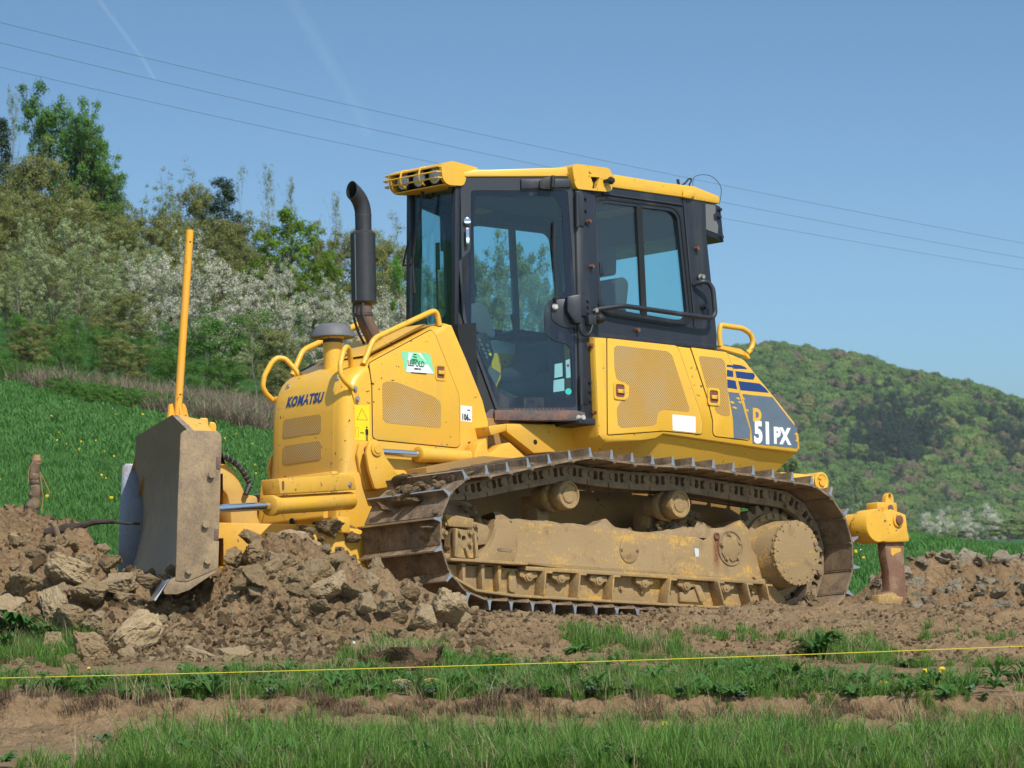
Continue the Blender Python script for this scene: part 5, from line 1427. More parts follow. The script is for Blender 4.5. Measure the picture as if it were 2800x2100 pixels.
# ------------------------------------------------------------------ ripper
rp = empty('ripper', dozer)
rp['label'] = 'yellow rear ripper beam with rusty shank'
MB().lathe((-3.53, -0.85, 0.772), (0, 1, 0), [(0, 0.0), (0, 0.098), (1.55, 0.098), (1.56, 0.115), (1.69, 0.115), (1.70, 0.108), (1.702, 0.0)], 36).build('beam', 'yellow_low', rp, bevel=0.0)
for yy in (0.79, 0.0, -0.79):
    h = fillet([(-3.583, 0.868), (-3.668, 0.892), (-3.810, 0.862), (-3.818, 0.801), (-3.824, 0.743), (-3.836, 0.716), (-3.836, 0.678), (-3.633, 0.665), (-3.561, 0.668), (-3.517, 0.697)], 0.012, 2)
    hd = MB().prism(h, yy - 0.09, yy + 0.06).build('shank_holder', 'yellow_low', rp, bevel=0.010)
    t_ = [(-3.556, 0.936), (-3.748, 0.941), (-3.753, 0.877), (-3.557, 0.878)]
    MB().prism(fillet(t_, 0.008, 2), yy - 0.07, yy + 0.035).build('holder_top', 'yellow_low', rp, bevel=0.006)
    c = [(-3.684, 0.898)][0]
    MB().cyl((c[0], yy + 0.03, c[1]), (c[0], yy + 0.0385, c[1]), 0.026, n=16).build('top_recess', 'exhaust_rust', rp)
    c = [(-3.723, 0.819)][0]
    b = MB().lathe((c[0], yy + 0.05, c[1]), (0, 1, 0), [(0, 0.05), (0.022, 0.048), (0.024, 0.036), (0.024, 0.0)], 20)
    b.build('pin_boss', 'yellow_low', rp)
    MB().cyl((c[0], yy + 0.07, c[1]), (c[0], yy + 0.086, c[1]), 0.033, n=14).build('shank_pin', 'rust_bolt', rp, bevel=0.004)
    ey = fillet([(-3.686, 0.934), (-3.696, 0.993), (-3.719, 1.012), (-3.745, 1.013), (-3.767, 0.996), (-3.775, 0.938)], 0.02, 3)
    c = Vector([(-3.734, 0.988)][0])
    MB().prism(ey, yy - 0.045, yy - 0.015, holes=([(c.x + 0.015 * math.cos(k * 0.5236), c.y + 0.021 * math.sin(k * 0.5236)) for k in range(12)],)).build('lifting_eye', 'yellow_low', rp)
    sh = [(-3.627, 0.670), (-3.816, 0.675), (-3.812, 0.571), (-3.820, 0.391), (-3.823, 0.302), (-3.791, 0.233), (-3.694, 0.236), (-3.571, 0.252), (-3.591, 0.318), (-3.665, 0.336), (-3.658, 0.474), (-3.636, 0.563)]
    sk = MB().prism(sh, yy - 0.045, yy + 0.03).build('shank', 'shank_rust', rp, bevel=0.006)
    tpz = [(-3.681, 0.633), (-3.780, 0.634), (-3.780, 0.612), (-3.722, 0.593), (-3.696, 0.577), (-3.683, 0.590)]  # sunlit yellow patch below the holder's shadow, its light put in as colour
    MB().prism(tpz, yy + 0.0295, yy + 0.0315).build('shank_sunlit_patch', 'yellow_low', rp)
    tpz = [(-3.561, 0.307), (-3.627, 0.323), (-3.692, 0.330), (-3.743, 0.305), (-3.790, 0.303), (-3.759, 0.233), (-3.662, 0.234), (-3.544, 0.250)]
    MB().prism(tpz, yy - 0.047, yy + 0.0325).build('shank_tip', 'drive_dust', rp, bevel=0.004)
for yy in (0.42, -0.42):
    b = MB(); b.prism([(-2.45, 0.60), (-2.45, 0.76), (-3.45, 0.86), (-3.45, 0.70)], yy - 0.05, yy + 0.05); b.build('ripper_arm', 'yellow_low', rp, bevel=0.008)
    c = [(-3.381, 1.095)][0]
    MB().lathe((c[0], yy - 0.06, c[1]), (0, 1, 0), [(0, 0.066), (0.12, 0.066), (0.124, 0.052), (0.118, 0.044), (0.118, 0.03), (0.13, 0.03), (0.13, 0)], 24).build('ram_eye', 'yellow_low', rp)
    MB().cyl((c[0], yy, c[1]), (-3.42, yy, 0.86), 0.04, n=16).build('ripper_ram', 'yellow_low', rp)
    MB().cyl((c[0], yy, c[1]), (-2.4, yy, 1.1), 0.05, n=16).build('ram_mount', 'yellow_low', rp)


# ================================================================== TERRAIN
_prm = np.random.RandomState(11).permutation(4096)
_grd = np.random.RandomState(12).rand(4096)
def vnoise(x, y, seed=0):
    xi, yi = np.floor(x).astype(np.int64), np.floor(y).astype(np.int64)
    fx, fy = x - xi, y - yi
    fx, fy = fx * fx * (3 - 2 * fx), fy * fy * (3 - 2 * fy)
    def h(i, j):
        return _grd[(_prm[(_prm[(i + seed * 57) % 4096] + j) % 4096])]
    return (h(xi, yi) * (1 - fx) + h(xi + 1, yi) * fx) * (1 - fy) + (h(xi, yi + 1) * (1 - fx) + h(xi + 1, yi + 1) * fx) * fy
def fbm(x, y, octv=4, seed=0, gain=0.5):
    s, a, n = 0.0, 1.0, 0.0
    for o in range(octv):
        s = s + a * (vnoise(x * 2 ** o + 17 * o, y * 2 ** o + 31 * o, seed + o) - 0.5)
        n += a; a *= gain
    return s / n * 2
def sstep(a, b, x):
    t = np.clip((x - a) / (b - a), 0, 1)
    return t * t * (3 - 2 * t)

def near_base(X, Y):
    Yw = Y + 0.10 * fbm(X * 1.1, Y * 0 + 3.3, 3, 5) + 0.05 * fbm(X * 5.0, Y * 0 + 9.1, 2, 6)
    z = np.interp(Yw, [-80, 0, 24, 26.3, 27.2, 28.4, 28.60, 28.70, 31.3, 33.8, 36.5, 40, 58, 95],
                  [-1.0, -0.45, -0.17, -0.13, -0.21, -0.18, -0.165, -0.045, 0.03, 0.13, 0.12, 0.10, 0.23, -0.05])
    s = np.interp(Y, [0, 32, 36, 40, 58, 95, 300], [0, 0, 0.02, 0.05, 0.117, 0.165, 0.15])
    return z - s * X

def terrain(X, Y):
    z = near_base(X, np.minimum(Y, 95.0))
    a = X / np.maximum(Y, 1.0)
    far = np.maximum(Y - 95.0, 0)
    left = -0.05 - 0.165 * X * np.minimum(1, 120.0 / np.maximum(Y, 1)) + 0.020 * np.minimum(far, 400)
    right = np.interp(Y, [95, 200, 600, 900, 2900, 3450, 4500], [-1.05, -4.7, -16.3, -24.6, -80.5, 15.0, 10.0])
    ridge = np.interp(1400 + 15000 * a, [0, 1500, 1900, 2065, 2119, 2253, 2333, 2463, 2579, 2687, 2800, 3200], [990, 990, 965, 955, 946, 969, 977, 1018, 1042, 1067, 1107, 1200])
    zr = 1.6 + (1050 - ridge - 42) / 15000 * 3400
    hill = sstep(2900, 3400, Y)
    right = np.where(Y > 2900, -80.5 + (zr + 80.5) * (0.55 * hill + 0.45 * np.clip((Y - 2900) / 500, 0, 1)), right)
    w = sstep(-0.035, 0.035, a)
    zf = left * (1 - w) + right * w
    zf = np.where(Y > 1000, zf * (1 - sstep(1000, 2500, Y)) + right * sstep(1000, 2500, Y), zf)
    k = sstep(88, 130, Y)
    return z * (1 - k) + zf * k

MI = np.array(MW.inverted())
MWn = np.array(MW)
def machine_plane(X, Y):
    n = MWn[:3, 2]; o = MWn[:3, 3]
    return o[2] - (n[0] * (X - o[0]) + n[1] * (Y - o[1])) / n[2]
def machine_xy(X, Y):
    z = machine_plane(X, Y)
    mx = MI[0, 0] * X + MI[0, 1] * Y + MI[0, 2] * z + MI[0, 3]
    my = MI[1, 0] * X + MI[1, 1] * Y + MI[1, 2] * z + MI[1, 3]
    return mx, my

def spoil(X, Y, rough=True):
    """height of the dug ground round the machine"""
    z = near_base(X, Y)
    # mound pushed up along the blade side
    A = np.interp(X, [-6, -4.4, -3.1, -2.5, -2.1, -1.8, -1.45, -1.1, -0.75, -0.35, 0.1, 0.6], [0.56, 0.58, 0.57, 0.47, 0.36, 0.30, 0.53, 0.43, 0.28, 0.15, 0.06, 0.01])
    c = np.interp(X, [-6, -3, -2, -1.4, -0.3], [33.6, 33.4, 33.0, 32.75, 32.6])
    d = Y - c
    prof = np.where(d < 0, np.exp(-(d / 0.95) ** 2), np.exp(-(d / 1.1) ** 2))
    z = z + A * prof * (1 + 0.35 * fbm(X * 1.3, Y * 1.3, 3, 21))
    # berm along the near track and behind it
    z = z + 0.07 * np.exp(-((X - 2.2) / 1.6) ** 2 - ((Y - 34.3) / 1.2) ** 2)
    z = z + 0.33 * np.exp(-((X - 3.45) / 0.75) ** 2 - ((Y - 38.4) / 0.5) ** 2) + 0.14 * np.exp(-((X - 2.75) / 0.35) ** 2 - ((Y - 38.3) / 0.4) ** 2)
    # the machine stands in the ground it has levelled
    mx, my = machine_xy(X, Y)
    mp = machine_plane(X, Y)
    inx = sstep(1.15, 0.75, mx) * sstep(-3.1, -2.6, mx) * sstep(1.75, 1.42, my) * sstep(-2.2, -1.6, my)
    z = z * (1 - inx) + (mp - 0.012 + 0.045 * sstep(-0.5, -1.1, mx)) * inx
    # no soil above the lower track behind the blade
    bk = sstep(1.0, 1.2, mx) * sstep(2.7, 2.2, mx - 0.73 * my) * sstep(1.15, 0.8, my) * sstep(-2.0, -1.6, my)
    z = np.where(bk > 0, z * (1 - bk) + np.minimum(z, mp + 0.10) * bk, z)
    if rough:
        soil = np.clip(sstep(31.0, 31.8, Y + 0.35 * fbm(X * 0.9, Y * 0.9, 3, 31)) + sstep(28.9, 28.6, Y) * sstep(26.0, 26.6, Y), 0, 1)
        cl = 1 - np.abs(fbm(X * 2.6, Y * 2.6, 4, 41))           # ridged lumps
        am = 0.35 + 0.65 * np.clip(A * prof / 0.35 + np.exp(-((X - 3.3) / 1.0) ** 2 - ((Y - 38.3) / 0.6) ** 2), 0, 1)
        z = z + soil * (1 - 0.75 * inx) * (am * (0.19 * (cl - 0.78) + 0.11 * fbm(X * 3.1, Y * 3.1, 3, 51) + 0.09 * (0.8 - np.abs(fbm(X * 6.3, Y * 6.3, 3, 53)) * 2.2) * am) + 0.05 * fbm(X * 8.0, Y * 8.0, 3, 61) + 0.022 * fbm(X * 24.0, Y * 24.0, 3, 71))
        z = z + (1 - soil) * (0.03 * fbm(X * 3.0, Y * 3.0, 3, 81))
    return z

def height_at(x, y):
    x_, y_ = np.array([float(x)]), np.array([float(y)])
    if -4.6 < x < 4.8 and 24.0 < y < 39.5:
        return float(spoil(x_, y_)[0])
    return float(terrain(x_, y_)[0])

def grid_mesh(name, xs, ys, fz, mat, smooth=True):
    X, Y = np.meshgrid(xs, ys)
    Z = fz(X, Y)
    V = np.stack([X, Y, Z], -1).reshape(-1, 3)
    ny, nx = X.shape
    i = np.arange(ny - 1)[:, None] * nx + np.arange(nx - 1)[None]
    Fq = np.stack([i, i + 1, i + nx + 1, i + nx], -1).reshape(-1, 4)
    return np_mesh(name, V, Fq, mat, smooth)

def axis(*segs):
    out = []
    for a, b, n in segs:
        out += list(np.linspace(a, b, n, endpoint=False))
    return np.array(out + [segs[-1][1]])

# green sheet of the meadow, the valley and the far hill
t = NT('meadow_green')
n1 = t.noise(0.35, 5, 0.6); n2 = t.noise(3.0, 5, 0.65, stretch=(1, 0.35, 1)); n3 = t.noise(22.0, 4, 0.6)
c = t.mix(t.ramp(n1, 0.35, 0.65), (0.034, 0.100, 0.022), (0.050, 0.128, 0.030))
c = t.mix(t.ramp(n2, 0.4, 0.7, 0, 0.6), c, (0.055, 0.15, 0.03))
c = t.mix(t.ramp(n3, 0.45, 0.7, 0, 0.5), c, (0.020, 0.060, 0.012))
t.pbr(c, 0.9, normal=t.bump(t.math('ADD', n2, n3), 0.08), spec=0.1)
M['meadow_green'] = t.m
def sheet(X, Y):
    z = terrain(X, Y)
    ins = sstep(-5.2, -4.7, X) * sstep(5.4, 4.9, X) * sstep(23.4, 24.2, Y) * sstep(40.0, 39.2, Y)
    return z - 0.45 * ins + 0.03 * fbm(X * 0.8, Y * 0.8, 3, 91) * sstep(36, 42, Y)
xs = axis((-1600, -200, 30), (-200, -40, 40), (-40, -12, 40), (-12, 12, 130), (12, 60, 50), (60, 600, 90), (600, 1800, 24))
ys = axis((-120, 20, 14), (20, 24, 8), (24, 44, 60), (44, 130, 130), (130, 400, 60), (400, 2800, 50), (2800, 3600, 50), (3600, 5200, 10))
meadow = bpy.data.objects.new('meadow', grid_mesh('meadow', xs, ys, sheet, 'meadow_green'))
link(meadow); tag(meadow, 'green meadow sloping up towards the wood', kind='structure')
xs = axis((-4.9, -3.4, 40), (-3.4, 0.2, 230), (0.2, 3.6, 150), (3.6, 5.1, 40))
ys = axis((23.8, 26.0, 20), (26.0, 29.5, 90), (29.5, 31.0, 40), (31.0, 34.6, 210), (34.6, 39.8, 110))
def soil_edge(X, Y):
    z = spoil(X, Y)
    out = 1 - sstep(-4.9, -4.5, X) * sstep(5.1, 4.7, X) * sstep(23.8, 24.3, Y) * sstep(39.8, 39.3, Y)
    return z - 0.5 * out
soil_ground = bpy.data.objects.new('soil_ground', grid_mesh('soil_ground', xs, ys, soil_edge, 'soil'))
link(soil_ground); tag(soil_ground, 'freshly dug brown soil bank around the bulldozer', kind='structure')

# ------------------------------------------------------------------ clods
def clod_mesh(seed, mat, cuts=(3, 3), squash=(1, 0.8, 0.62), rough=1.0):
    """broken block of earth: flat fracture faces, crumbled edges"""
    rg = random.Random(seed)
    bm = bmesh.new()
    pts = []
    for _ in range(15):
        v = Vector((rg.gauss(0, 1), rg.gauss(0, 1), rg.gauss(0, 1))).normalized() * rg.uniform(0.82, 1.1)
        pts.append(bm.verts.new(v))
    r = bmesh.ops.convex_hull(bm, input=bm.verts[:])
    bmesh.ops.delete(bm, geom=[v for v in bm.verts if not v.link_faces], context='VERTS')
    for c in cuts:
        bmesh.ops.subdivide_edges(bm, edges=bm.edges[:], cuts=c, use_grid_fill=True)
    bmesh.ops.triangulate(bm, faces=[f for f in bm.faces if len(f.verts) > 4])
    bm.normal_update()
    off = Vector((rg.uniform(0, 50), rg.uniform(0, 50), rg.uniform(0, 50)))
    for v in bm.verts:
        p = v.co
        f = mnoise.fractal(p * 1.3 + off, 1.0, 2.0, 2)
        g_ = mnoise.fractal(p * 4.5 + off, 0.8, 2.1, 3)
        h_ = mnoise.fractal(p * 13.0 + off, 0.8, 2.1, 2)
        cr = abs(mnoise.noise(p * 2.1 + off * 2))
        q = p * (1 + 0.16 * f) + v.normal * (0.055 * g_ + 0.030 * h_) * rough - v.normal * max(0, 0.05 - cr) * 2.2 * rough
        v.co = Vector((q.x * squash[0], q.y * squash[1], q.z * squash[2]))
    me = bpy.data.meshes.new('clod')
    bm.to_mesh(me); bm.free()
    me.materials.append(M[mat])
    return me
CLODS = [clod_mesh(100 + k, 'clay' if k % 2 else 'clay_pale', (3, 3), (1, random.Random(k).uniform(0.65, 1.0), random.Random(k + 9).uniform(0.5, 0.85))) for k in range(9)]
SMALL = [clod_mesh(200 + k, ('clay', 'soil', 'clay_pale', 'clay', 'soil')[k], (2,), (1, 0.85, 0.7)) for k in range(5)]
GREY = [clod_mesh(400 + k, 'clay_grey', (3, 3), (1, 0.9, 0.6)) for k in range(4)]
MUD = [clod_mesh(300 + k, 'mud_cake', (3, 2), (1, 0.85, 0.6), 1.3) for k in range(3)]

def px_at(px, py, Y):
    """ground position from a survey bearing (px, py in 2800 x 2100) at distance Y"""
    return ((px - 1400) / 15000 * Y, Y, CAM_Z - (py - 1050) / 15000 * Y)
crg = random.Random(5)
def put_clod(x, y, z, s, me=None, parent=soil_ground):
    o = bpy.data.objects.new('clod', me or crg.choice(CLODS))
    link(o, parent)
    o.location = (x, y, z)
    o.scale = (s, s, s)
    o.rotation_euler = (crg.uniform(-0.6, 0.6), crg.uniform(-0.6, 0.6), crg.uniform(0, 6.28))
    return o
# the big lumps that stand out, from left to right: bearing, half-size in metres, distance
BIG = [(30, 1500, .17, 33.2), (95, 1530, .16, 33.0), (70, 1470, .12, 33.5), (165, 1500, .15, 33.1), (190, 1560, .19, 32.6), (60, 1600, .16, 32.4), (130, 1650, .17, 32.2), (250, 1620, .17, 32.3),
       (240, 1545, .10, 32.9), (300, 1540, .10, 32.7), (330, 1590, .13, 32.4), (285, 1500, .07, 33.0), (180, 1690, .16, 31.9), (260, 1700, .10, 31.8), (400, 1590, .10, 32.2), (20, 1660, .15, 32.0),
       (350, 1735, .24, 31.55), (230, 1780, .20, 31.3), (430, 1700, .08, 31.7), (560, 1800, .14, 31.2), (640, 1790, .12, 31.2), (410, 1830, .09, 31.0), (150, 1760, .10, 31.4), (470, 1560, .06, 32.3),
       (790, 1478, .16, 32.75), (850, 1500, .14, 32.6), (720, 1510, .17, 32.5), (690, 1480, .12, 32.8), (640, 1525, .09, 32.6), (760, 1560, .17, 32.25), (860, 1570, .15, 32.2), (905, 1600, .17, 32.1),
       (960, 1620, .11, 32.0), (930, 1545, .09, 32.4), (700, 1575, .12, 32.15), (1010, 1590, .10, 32.3), (650, 1600, .06, 32.1), (1060, 1650, .09, 31.9), (1215, 1660, .17, 32.0), (1160, 1690, .12, 31.8),
       (1090, 1690, .07, 31.7), (1000, 1650, .09, 31.8), (810, 1620, .08, 32.0), (770, 1650, .05, 31.9), (1120, 1625, .08, 32.1), (880, 1660, .09, 31.8), (980, 1720, .05, 31.5), (740, 1690, .05, 31.7),
       (2570, 1560, .19, 38.3), (2660, 1545, .17, 38.5), (2740, 1570, .18, 38.4), (2790, 1545, .15, 38.6), (2500, 1600, .11, 38.1), (2460, 1580, .13, 38.1), (2430, 1610, .09, 38.0), (2620, 1610, .13, 38.0),
       (2700, 1620, .12, 38.0), (2780, 1620, .12, 38.0), (2540, 1650, .08, 37.7), (2640, 1660, .07, 37.6), (2740, 1660, .09, 37.6), (2400, 1600, .08, 38.2), (2380, 1640, .05, 37.6), (2350, 1655, .04, 37.3)]
for px, py, s, Y in BIG:
    x, y, z = px_at(px, py, Y)
    put_clod(x, y, max(z, height_at(x, y) - 0.4 * s), s * 0.92, crg.choice(GREY) if Y > 36 else None)
    for _ in range(3):      # fragments broken off each lump
        a_, r_ = crg.uniform(0, 6.28), s * crg.uniform(0.8, 1.3)
        if Y < 36 or crg.random() < 0.5:
            xx, yy_ = x + r_ * math.cos(a_), y - abs(r_ * math.sin(a_))
            put_clod(xx, yy_, height_at(xx, yy_) + 0.05 * s, s * crg.uniform(0.16, 0.38), crg.choice(GREY) if Y > 36 else crg.choice(CLODS + SMALL))
# middling lumps, thinly spread
n = 0
while n < 150:
    u = crg.random()
    if u < 0.55:
        x, y = crg.uniform(-3.5, -0.2), crg.triangular(31.2, 33.4, 32.0)
    elif u < 0.82:
        x, y = crg.uniform(2.5, 4.2), crg.uniform(37.2, 38.6)
    else:
        x, y = crg.uniform(-0.4, 3.6), crg.triangular(31.2, 34.0, 31.9)
    s = 0.022 + 0.045 * crg.random() ** 2 * (1.3 if x < 0 or y > 36 else 0.6)
    mx, my = machine_xy(np.array([x]), np.array([y]))
    if -2.9 < mx[0] < 1.1 and my[0] < 1.5:
        continue
    put_clod(x, y, height_at(x, y) + 0.15 * s, s * (1.5 if y > 36 else 1), crg.choice(GREY) if y > 36 else crg.choice(CLODS + SMALL))
    n += 1
for k in range(70):     # broken grey lumps of the heap behind the ripper
    x, y = crg.uniform(2.55, 4.3), crg.uniform(37.3, 38.4)
    s = 0.03 + 0.07 * crg.random() ** 1.6
    put_clod(x, y, height_at(x, y) + 0.25 * s, s, crg.choice(GREY))
# crumbs: too many to count
N = 15000
rs = np.random.RandomState(3)
cx, cy = rs.uniform(-3.6, 4.0, N), rs.uniform(31.0, 37.9, N)
cy[: N // 2] = rs.uniform(31.0, 33.8, N // 2)
cx[: N // 4] = rs.uniform(-3.6, -0.2, N // 4)
cy[-900:] = rs.uniform(26.4, 28.7, 900)
mx, my = machine_xy(cx, cy)
keep = ~((mx > -2.95) & (mx < 1.1) & (my < 1.42) & (my > -1.8))
keep &= vnoise(cx * 1.7, cy * 1.7, 77) > 0.22
cx, cy = cx[keep], cy[keep]
cz = spoil(cx, cy)
sc_ = 0.005 + 0.016 * rs.rand(len(cx)) ** 2.5
fx, fy = rs.uniform(-0.4, 3.9, 8000), rs.uniform(30.9, 34.4, 8000)      # fine crumbs on the smoother bank
m1, m2 = machine_xy(fx, fy)
kk = ~((m1 > -2.95) & (m1 < 1.1) & (m2 < 1.42)) & (vnoise(fx * 2.1, fy * 2.1, 83) > 0.25)
fx, fy = fx[kk], fy[kk]
cx, cy = np.concatenate([cx, fx]), np.concatenate([cy, fy]); cz = np.concatenate([cz, spoil(fx, fy)])
sc_ = np.concatenate([sc_, 0.005 + 0.015 * rs.rand(len(fx)) ** 2])
nl = 5200      # coarser rubble on the slope below the blade
ex_ = np.concatenate([rs.uniform(-3.4, -0.1, nl), rs.uniform(2.6, 4.2, 700)]); ey_ = np.concatenate([rs.triangular(30.7, 31.6, 32.9, nl), rs.uniform(37.0, 38.5, 700)])
kk = vnoise(ex_ * 1.3, ey_ * 1.3, 79) > 0.30
ex_, ey_ = ex_[kk], ey_[kk]
cx, cy = np.concatenate([cx, ex_]), np.concatenate([cy, ey_]); cz = np.concatenate([cz, spoil(ex_, ey_)])
sc_ = np.concatenate([sc_, 0.007 + 0.028 * rs.rand(len(ex_)) ** 2.2])
scatter('soil_crumbs', np.stack([cx, cy, cz + 0.2 * sc_], -1), rs.uniform(0, 6.28, (len(cx), 3)), sc_, rs.randint(0, 5, len(cx)), SMALL)
tag(bpy.data.objects['soil_crumbs'], 'loose crumbs of soil strewn over the bank', kind='stuff')

# ------------------------------------------------------------------ earth lying on the machine
def mud_on(x, y, z, s, me=None, flat=1.0):
    o = bpy.data.objects.new('mud_lump', me or crg.choice(MUD))
    link(o, dozer)
    o.location = (x, y, z); o.scale = (s, s, s * flat)
    o.rotation_euler = (crg.uniform(-0.5, 0.5), crg.uniform(-0.5, 0.5), crg.uniform(0, 6.28))
xs_ = np.linspace(0.24, -1.86, 120); ys_ = np.linspace(0.90, 1.148, 16)
XX, YY = np.meshgrid(xs_, ys_)
hh = 0.596 - 0.012 * (0.24 - XX) + 0.016 + 0.022 * fbm(XX * 9, YY * 9, 3, 7) + 0.12 * np.exp(-((XX + 1.52) / 0.17) ** 2) * (0.6 + 0.8 * fbm(XX * 14, YY * 14, 3, 8)) + 0.05 * np.exp(-((XX + 0.72) / 0.06) ** 2) + 0.03 * np.exp(-((XX - 0.2) / 0.08) ** 2)
hh = np.where(YY > 1.14, np.minimum(hh, 0.594 - 0.012 * (0.24 - XX)), hh)
hh = np.where(XX < -1.6, hh + 0.06 * sstep(-1.6, -1.8, XX), hh)
V = np.stack([XX, YY, hh], -1).reshape(-1, 3)
i = np.arange(15)[:, None] * 120 + np.arange(119)[None]
o = bpy.data.objects.new('mud_layer', np_mesh('mud_layer', V, np.stack([i, i + 1, i + 121, i + 120], -1).reshape(-1, 4), 'mud_cake', True))
link(o, dozer)
for k in range(64):
    x = min(-1.28, max(-1.68, crg.gauss(-1.50, 0.12)))
    mud_on(x, crg.uniform(0.92, 1.07), 0.59 + max(0, 0.12 * math.exp(-((x + 1.52) / 0.18) ** 2)) + crg.uniform(-0.02, 0.05), crg.uniform(0.025, 0.072))
for k in range(30):
    mud_on(crg.uniform(-1.3, 0.2), crg.uniform(0.96, 1.10), 0.60, crg.uniform(0.012, 0.03))
for x, y, z, s, f in ((0.86, 0.98, 0.70, 0.10, 0.5), (0.84, 0.90, 0.715, 0.07, 0.6), (0.88, 1.08, 0.69, 0.08, 0.5), (0.90, 0.84, 0.67, 0.06, 0.5), (0.72, 0.80, 0.85, 0.10, 0.35), (0.66, 0.92, 0.87, 0.09, 0.35), (0.58, 0.78, 0.89, 0.08, 0.4),
                      (0.70, 1.1, 0.86, 0.05, 0.4), (0.95, 1.30, 0.50, 0.06, 0.5), (0.94, 1.26, 0.44, 0.04, 0.6), (0.9, 1.33, 0.60, 0.04, 0.6), (0.40, 1.10, 0.66, 0.05, 0.6), (0.47, 1.12, 0.66, 0.05, 0.6), (0.36, 1.1, 0.62, 0.05, 0.6),
                      (0.20, 1.1, 0.60, 0.05, 0.6), (0.12, 1.12, 0.60, 0.04, 0.6), (0.62, 1.12, 0.40, 0.05, 0.7), (0.55, 1.1, 0.39, 0.04, 0.7)):
    mud_on(x, y, z, s, None, f)
# crumbly mud pressed between the grousers of the front shoes
for k in range(170):
    dd = crg.uniform(0.95, 1.75)
    p2, q2 = path_at(dd), path_at(dd + 0.05)
    t2 = (q2 - p2).normalized()
    mud_on(p2.x + t2.y * 0.008, crg.triangular(0.68, 1.36, 0.95), p2.y - t2.x * 0.008, crg.uniform(0.012, 0.046))
for k in range(16):
    mud_on(crg.uniform(-2.62, -2.30), crg.uniform(1.12, 1.42), 0.06 + crg.uniform(0, 0.16), crg.uniform(0.03, 0.085))
# wet clay heaped on the push frame
for k in range(9):
    mud_on(crg.uniform(0.95, 1.35), crg.uniform(0.50, 0.64), 0.53 + crg.uniform(-0.06, 0.03), crg.uniform(0.04, 0.10))

# ------------------------------------------------------------------ roots, string, wires
def root(name, label, pts, r0, r1, mat, Y, seed=0, twig=()):
    rg = random.Random(seed)
    P = [Vector(px_at(px, py, Y + (q[2] if len(q) > 2 else 0))) for q in pts for px, py in [q[:2]]]
    P = fillet(P, 0.04, 4, False)
    rs_ = [(r0 + (r1 - r0) * i / (len(P) - 1)) * rg.uniform(0.86, 1.14) for i in range(len(P))]
    e = empty(name, None, P[0])
    b = MB(); b.tube([p - P[0] for p in P], 0, 12, rs=rs_)
    for v in b.bm.verts:
        v.co += Vector((mnoise.noise(v.co * 40), mnoise.noise(v.co * 40 + Vector((9, 0, 0))), mnoise.noise(v.co * 40 + Vector((0, 9, 0))))) * r0 * 0.22
    b.build('wood', mat, e)
    for tp in twig:
        T = [Vector(px_at(px, py, Y - 0.03)) - P[0] for px, py in tp]
        bb = MB(); bb.tube(fillet(T, 0.02, 3, False), 0.0025, 5); bb.build('root_fibre', 'wood_split', e)
    tag(e, label, 'root')
    return e
rt = root('torn_root', 'thick torn root standing upright out of the soil heap', [(92, 1470), (82, 1405), (95, 1370), (98, 1325), (92, 1300), (99, 1258)], 0.042, 0.030, 'wood_root', 33.5, 1,
     twig=(((108, 1290), (120, 1310), (136, 1347)), ((110, 1300), (118, 1360), (114, 1405)), ((90, 1262), (78, 1285), (78, 1320))))
MB().cyl((0, 0, 0), (0.003, 0, 0.055), 0.030, 0.022, n=9).xf(Matrix.Translation(Vector(px_at(99, 1268, 33.5)) - rt.location)).build('split_end', 'wood_split', rt)
root('torn_root', 'splintered brown root lying level and pointing at the blade', [(125, 1462), (165, 1448), (215, 1440), (255, 1428), (305, 1425), (342, 1432), (384, 1431)], 0.030, 0.006, 'wood_dark', 33.3, 2)
root('torn_root', 'short crooked stub of root beside the level root', [(160, 1470), (152, 1442), (140, 1428), (132, 1430)], 0.020, 0.016, 'wood_root', 33.2, 3)
root('torn_root', 'thin black hooked root left of the upright root', [(64, 1435), (56, 1420), (40, 1417), (31, 1410), (36, 1396), (41, 1392)], 0.013, 0.006, 'wood_dark', 33.5, 4)
b = MB()
pa, pb = Vector(px_at(-900, 1888, 28.8)), Vector(px_at(3700, 1745, 28.8))
b.tube([pa + (pb - pa) * (k / 40) - Vector((0, 0, 0.03 * (1 - (2 * k / 40 - 1) ** 2))) for k in range(41)], 0.0024, 6)
o = b.build('string_line', 'string_yellow')
o.location.z += 0.03
tag(o, 'taut yellow mason string stretched across the grass strip', 'string')
for k, (pts, lab) in enumerate((([(-300, -20), (0, 72), (900, 268), (1840, 480), (2800, 668), (3200, 735)], 'uppermost thin overhead wire crossing the sky'),
                                ([(-300, 40), (0, 121), (700, 280), (1480, 448), (2140, 590), (2800, 707), (3200, 772)], 'middle thin overhead wire crossing the sky'),
                                ([(-300, 110), (0, 187), (600, 318), (1170, 440), (1970, 598), (2800, 736), (3200, 800)], 'lowest thin overhead wire crossing the sky'))):
    xs2 = np.array([p[0] for p in pts]); ys2 = np.array([p[1] for p in pts])
    cf_ = np.polyfit(xs2, ys2, 2)
    b = MB()
    b.tube([px_at(x, np.polyval(cf_, x), 60 + (x + 300) * 0.012 + 1.5 * k) for x in np.linspace(-300, 3200, 60)], 0.0026, 5)
    tag(b.build('overhead_wire', 'wire_grey'), lab, 'wire', 'overhead wires')


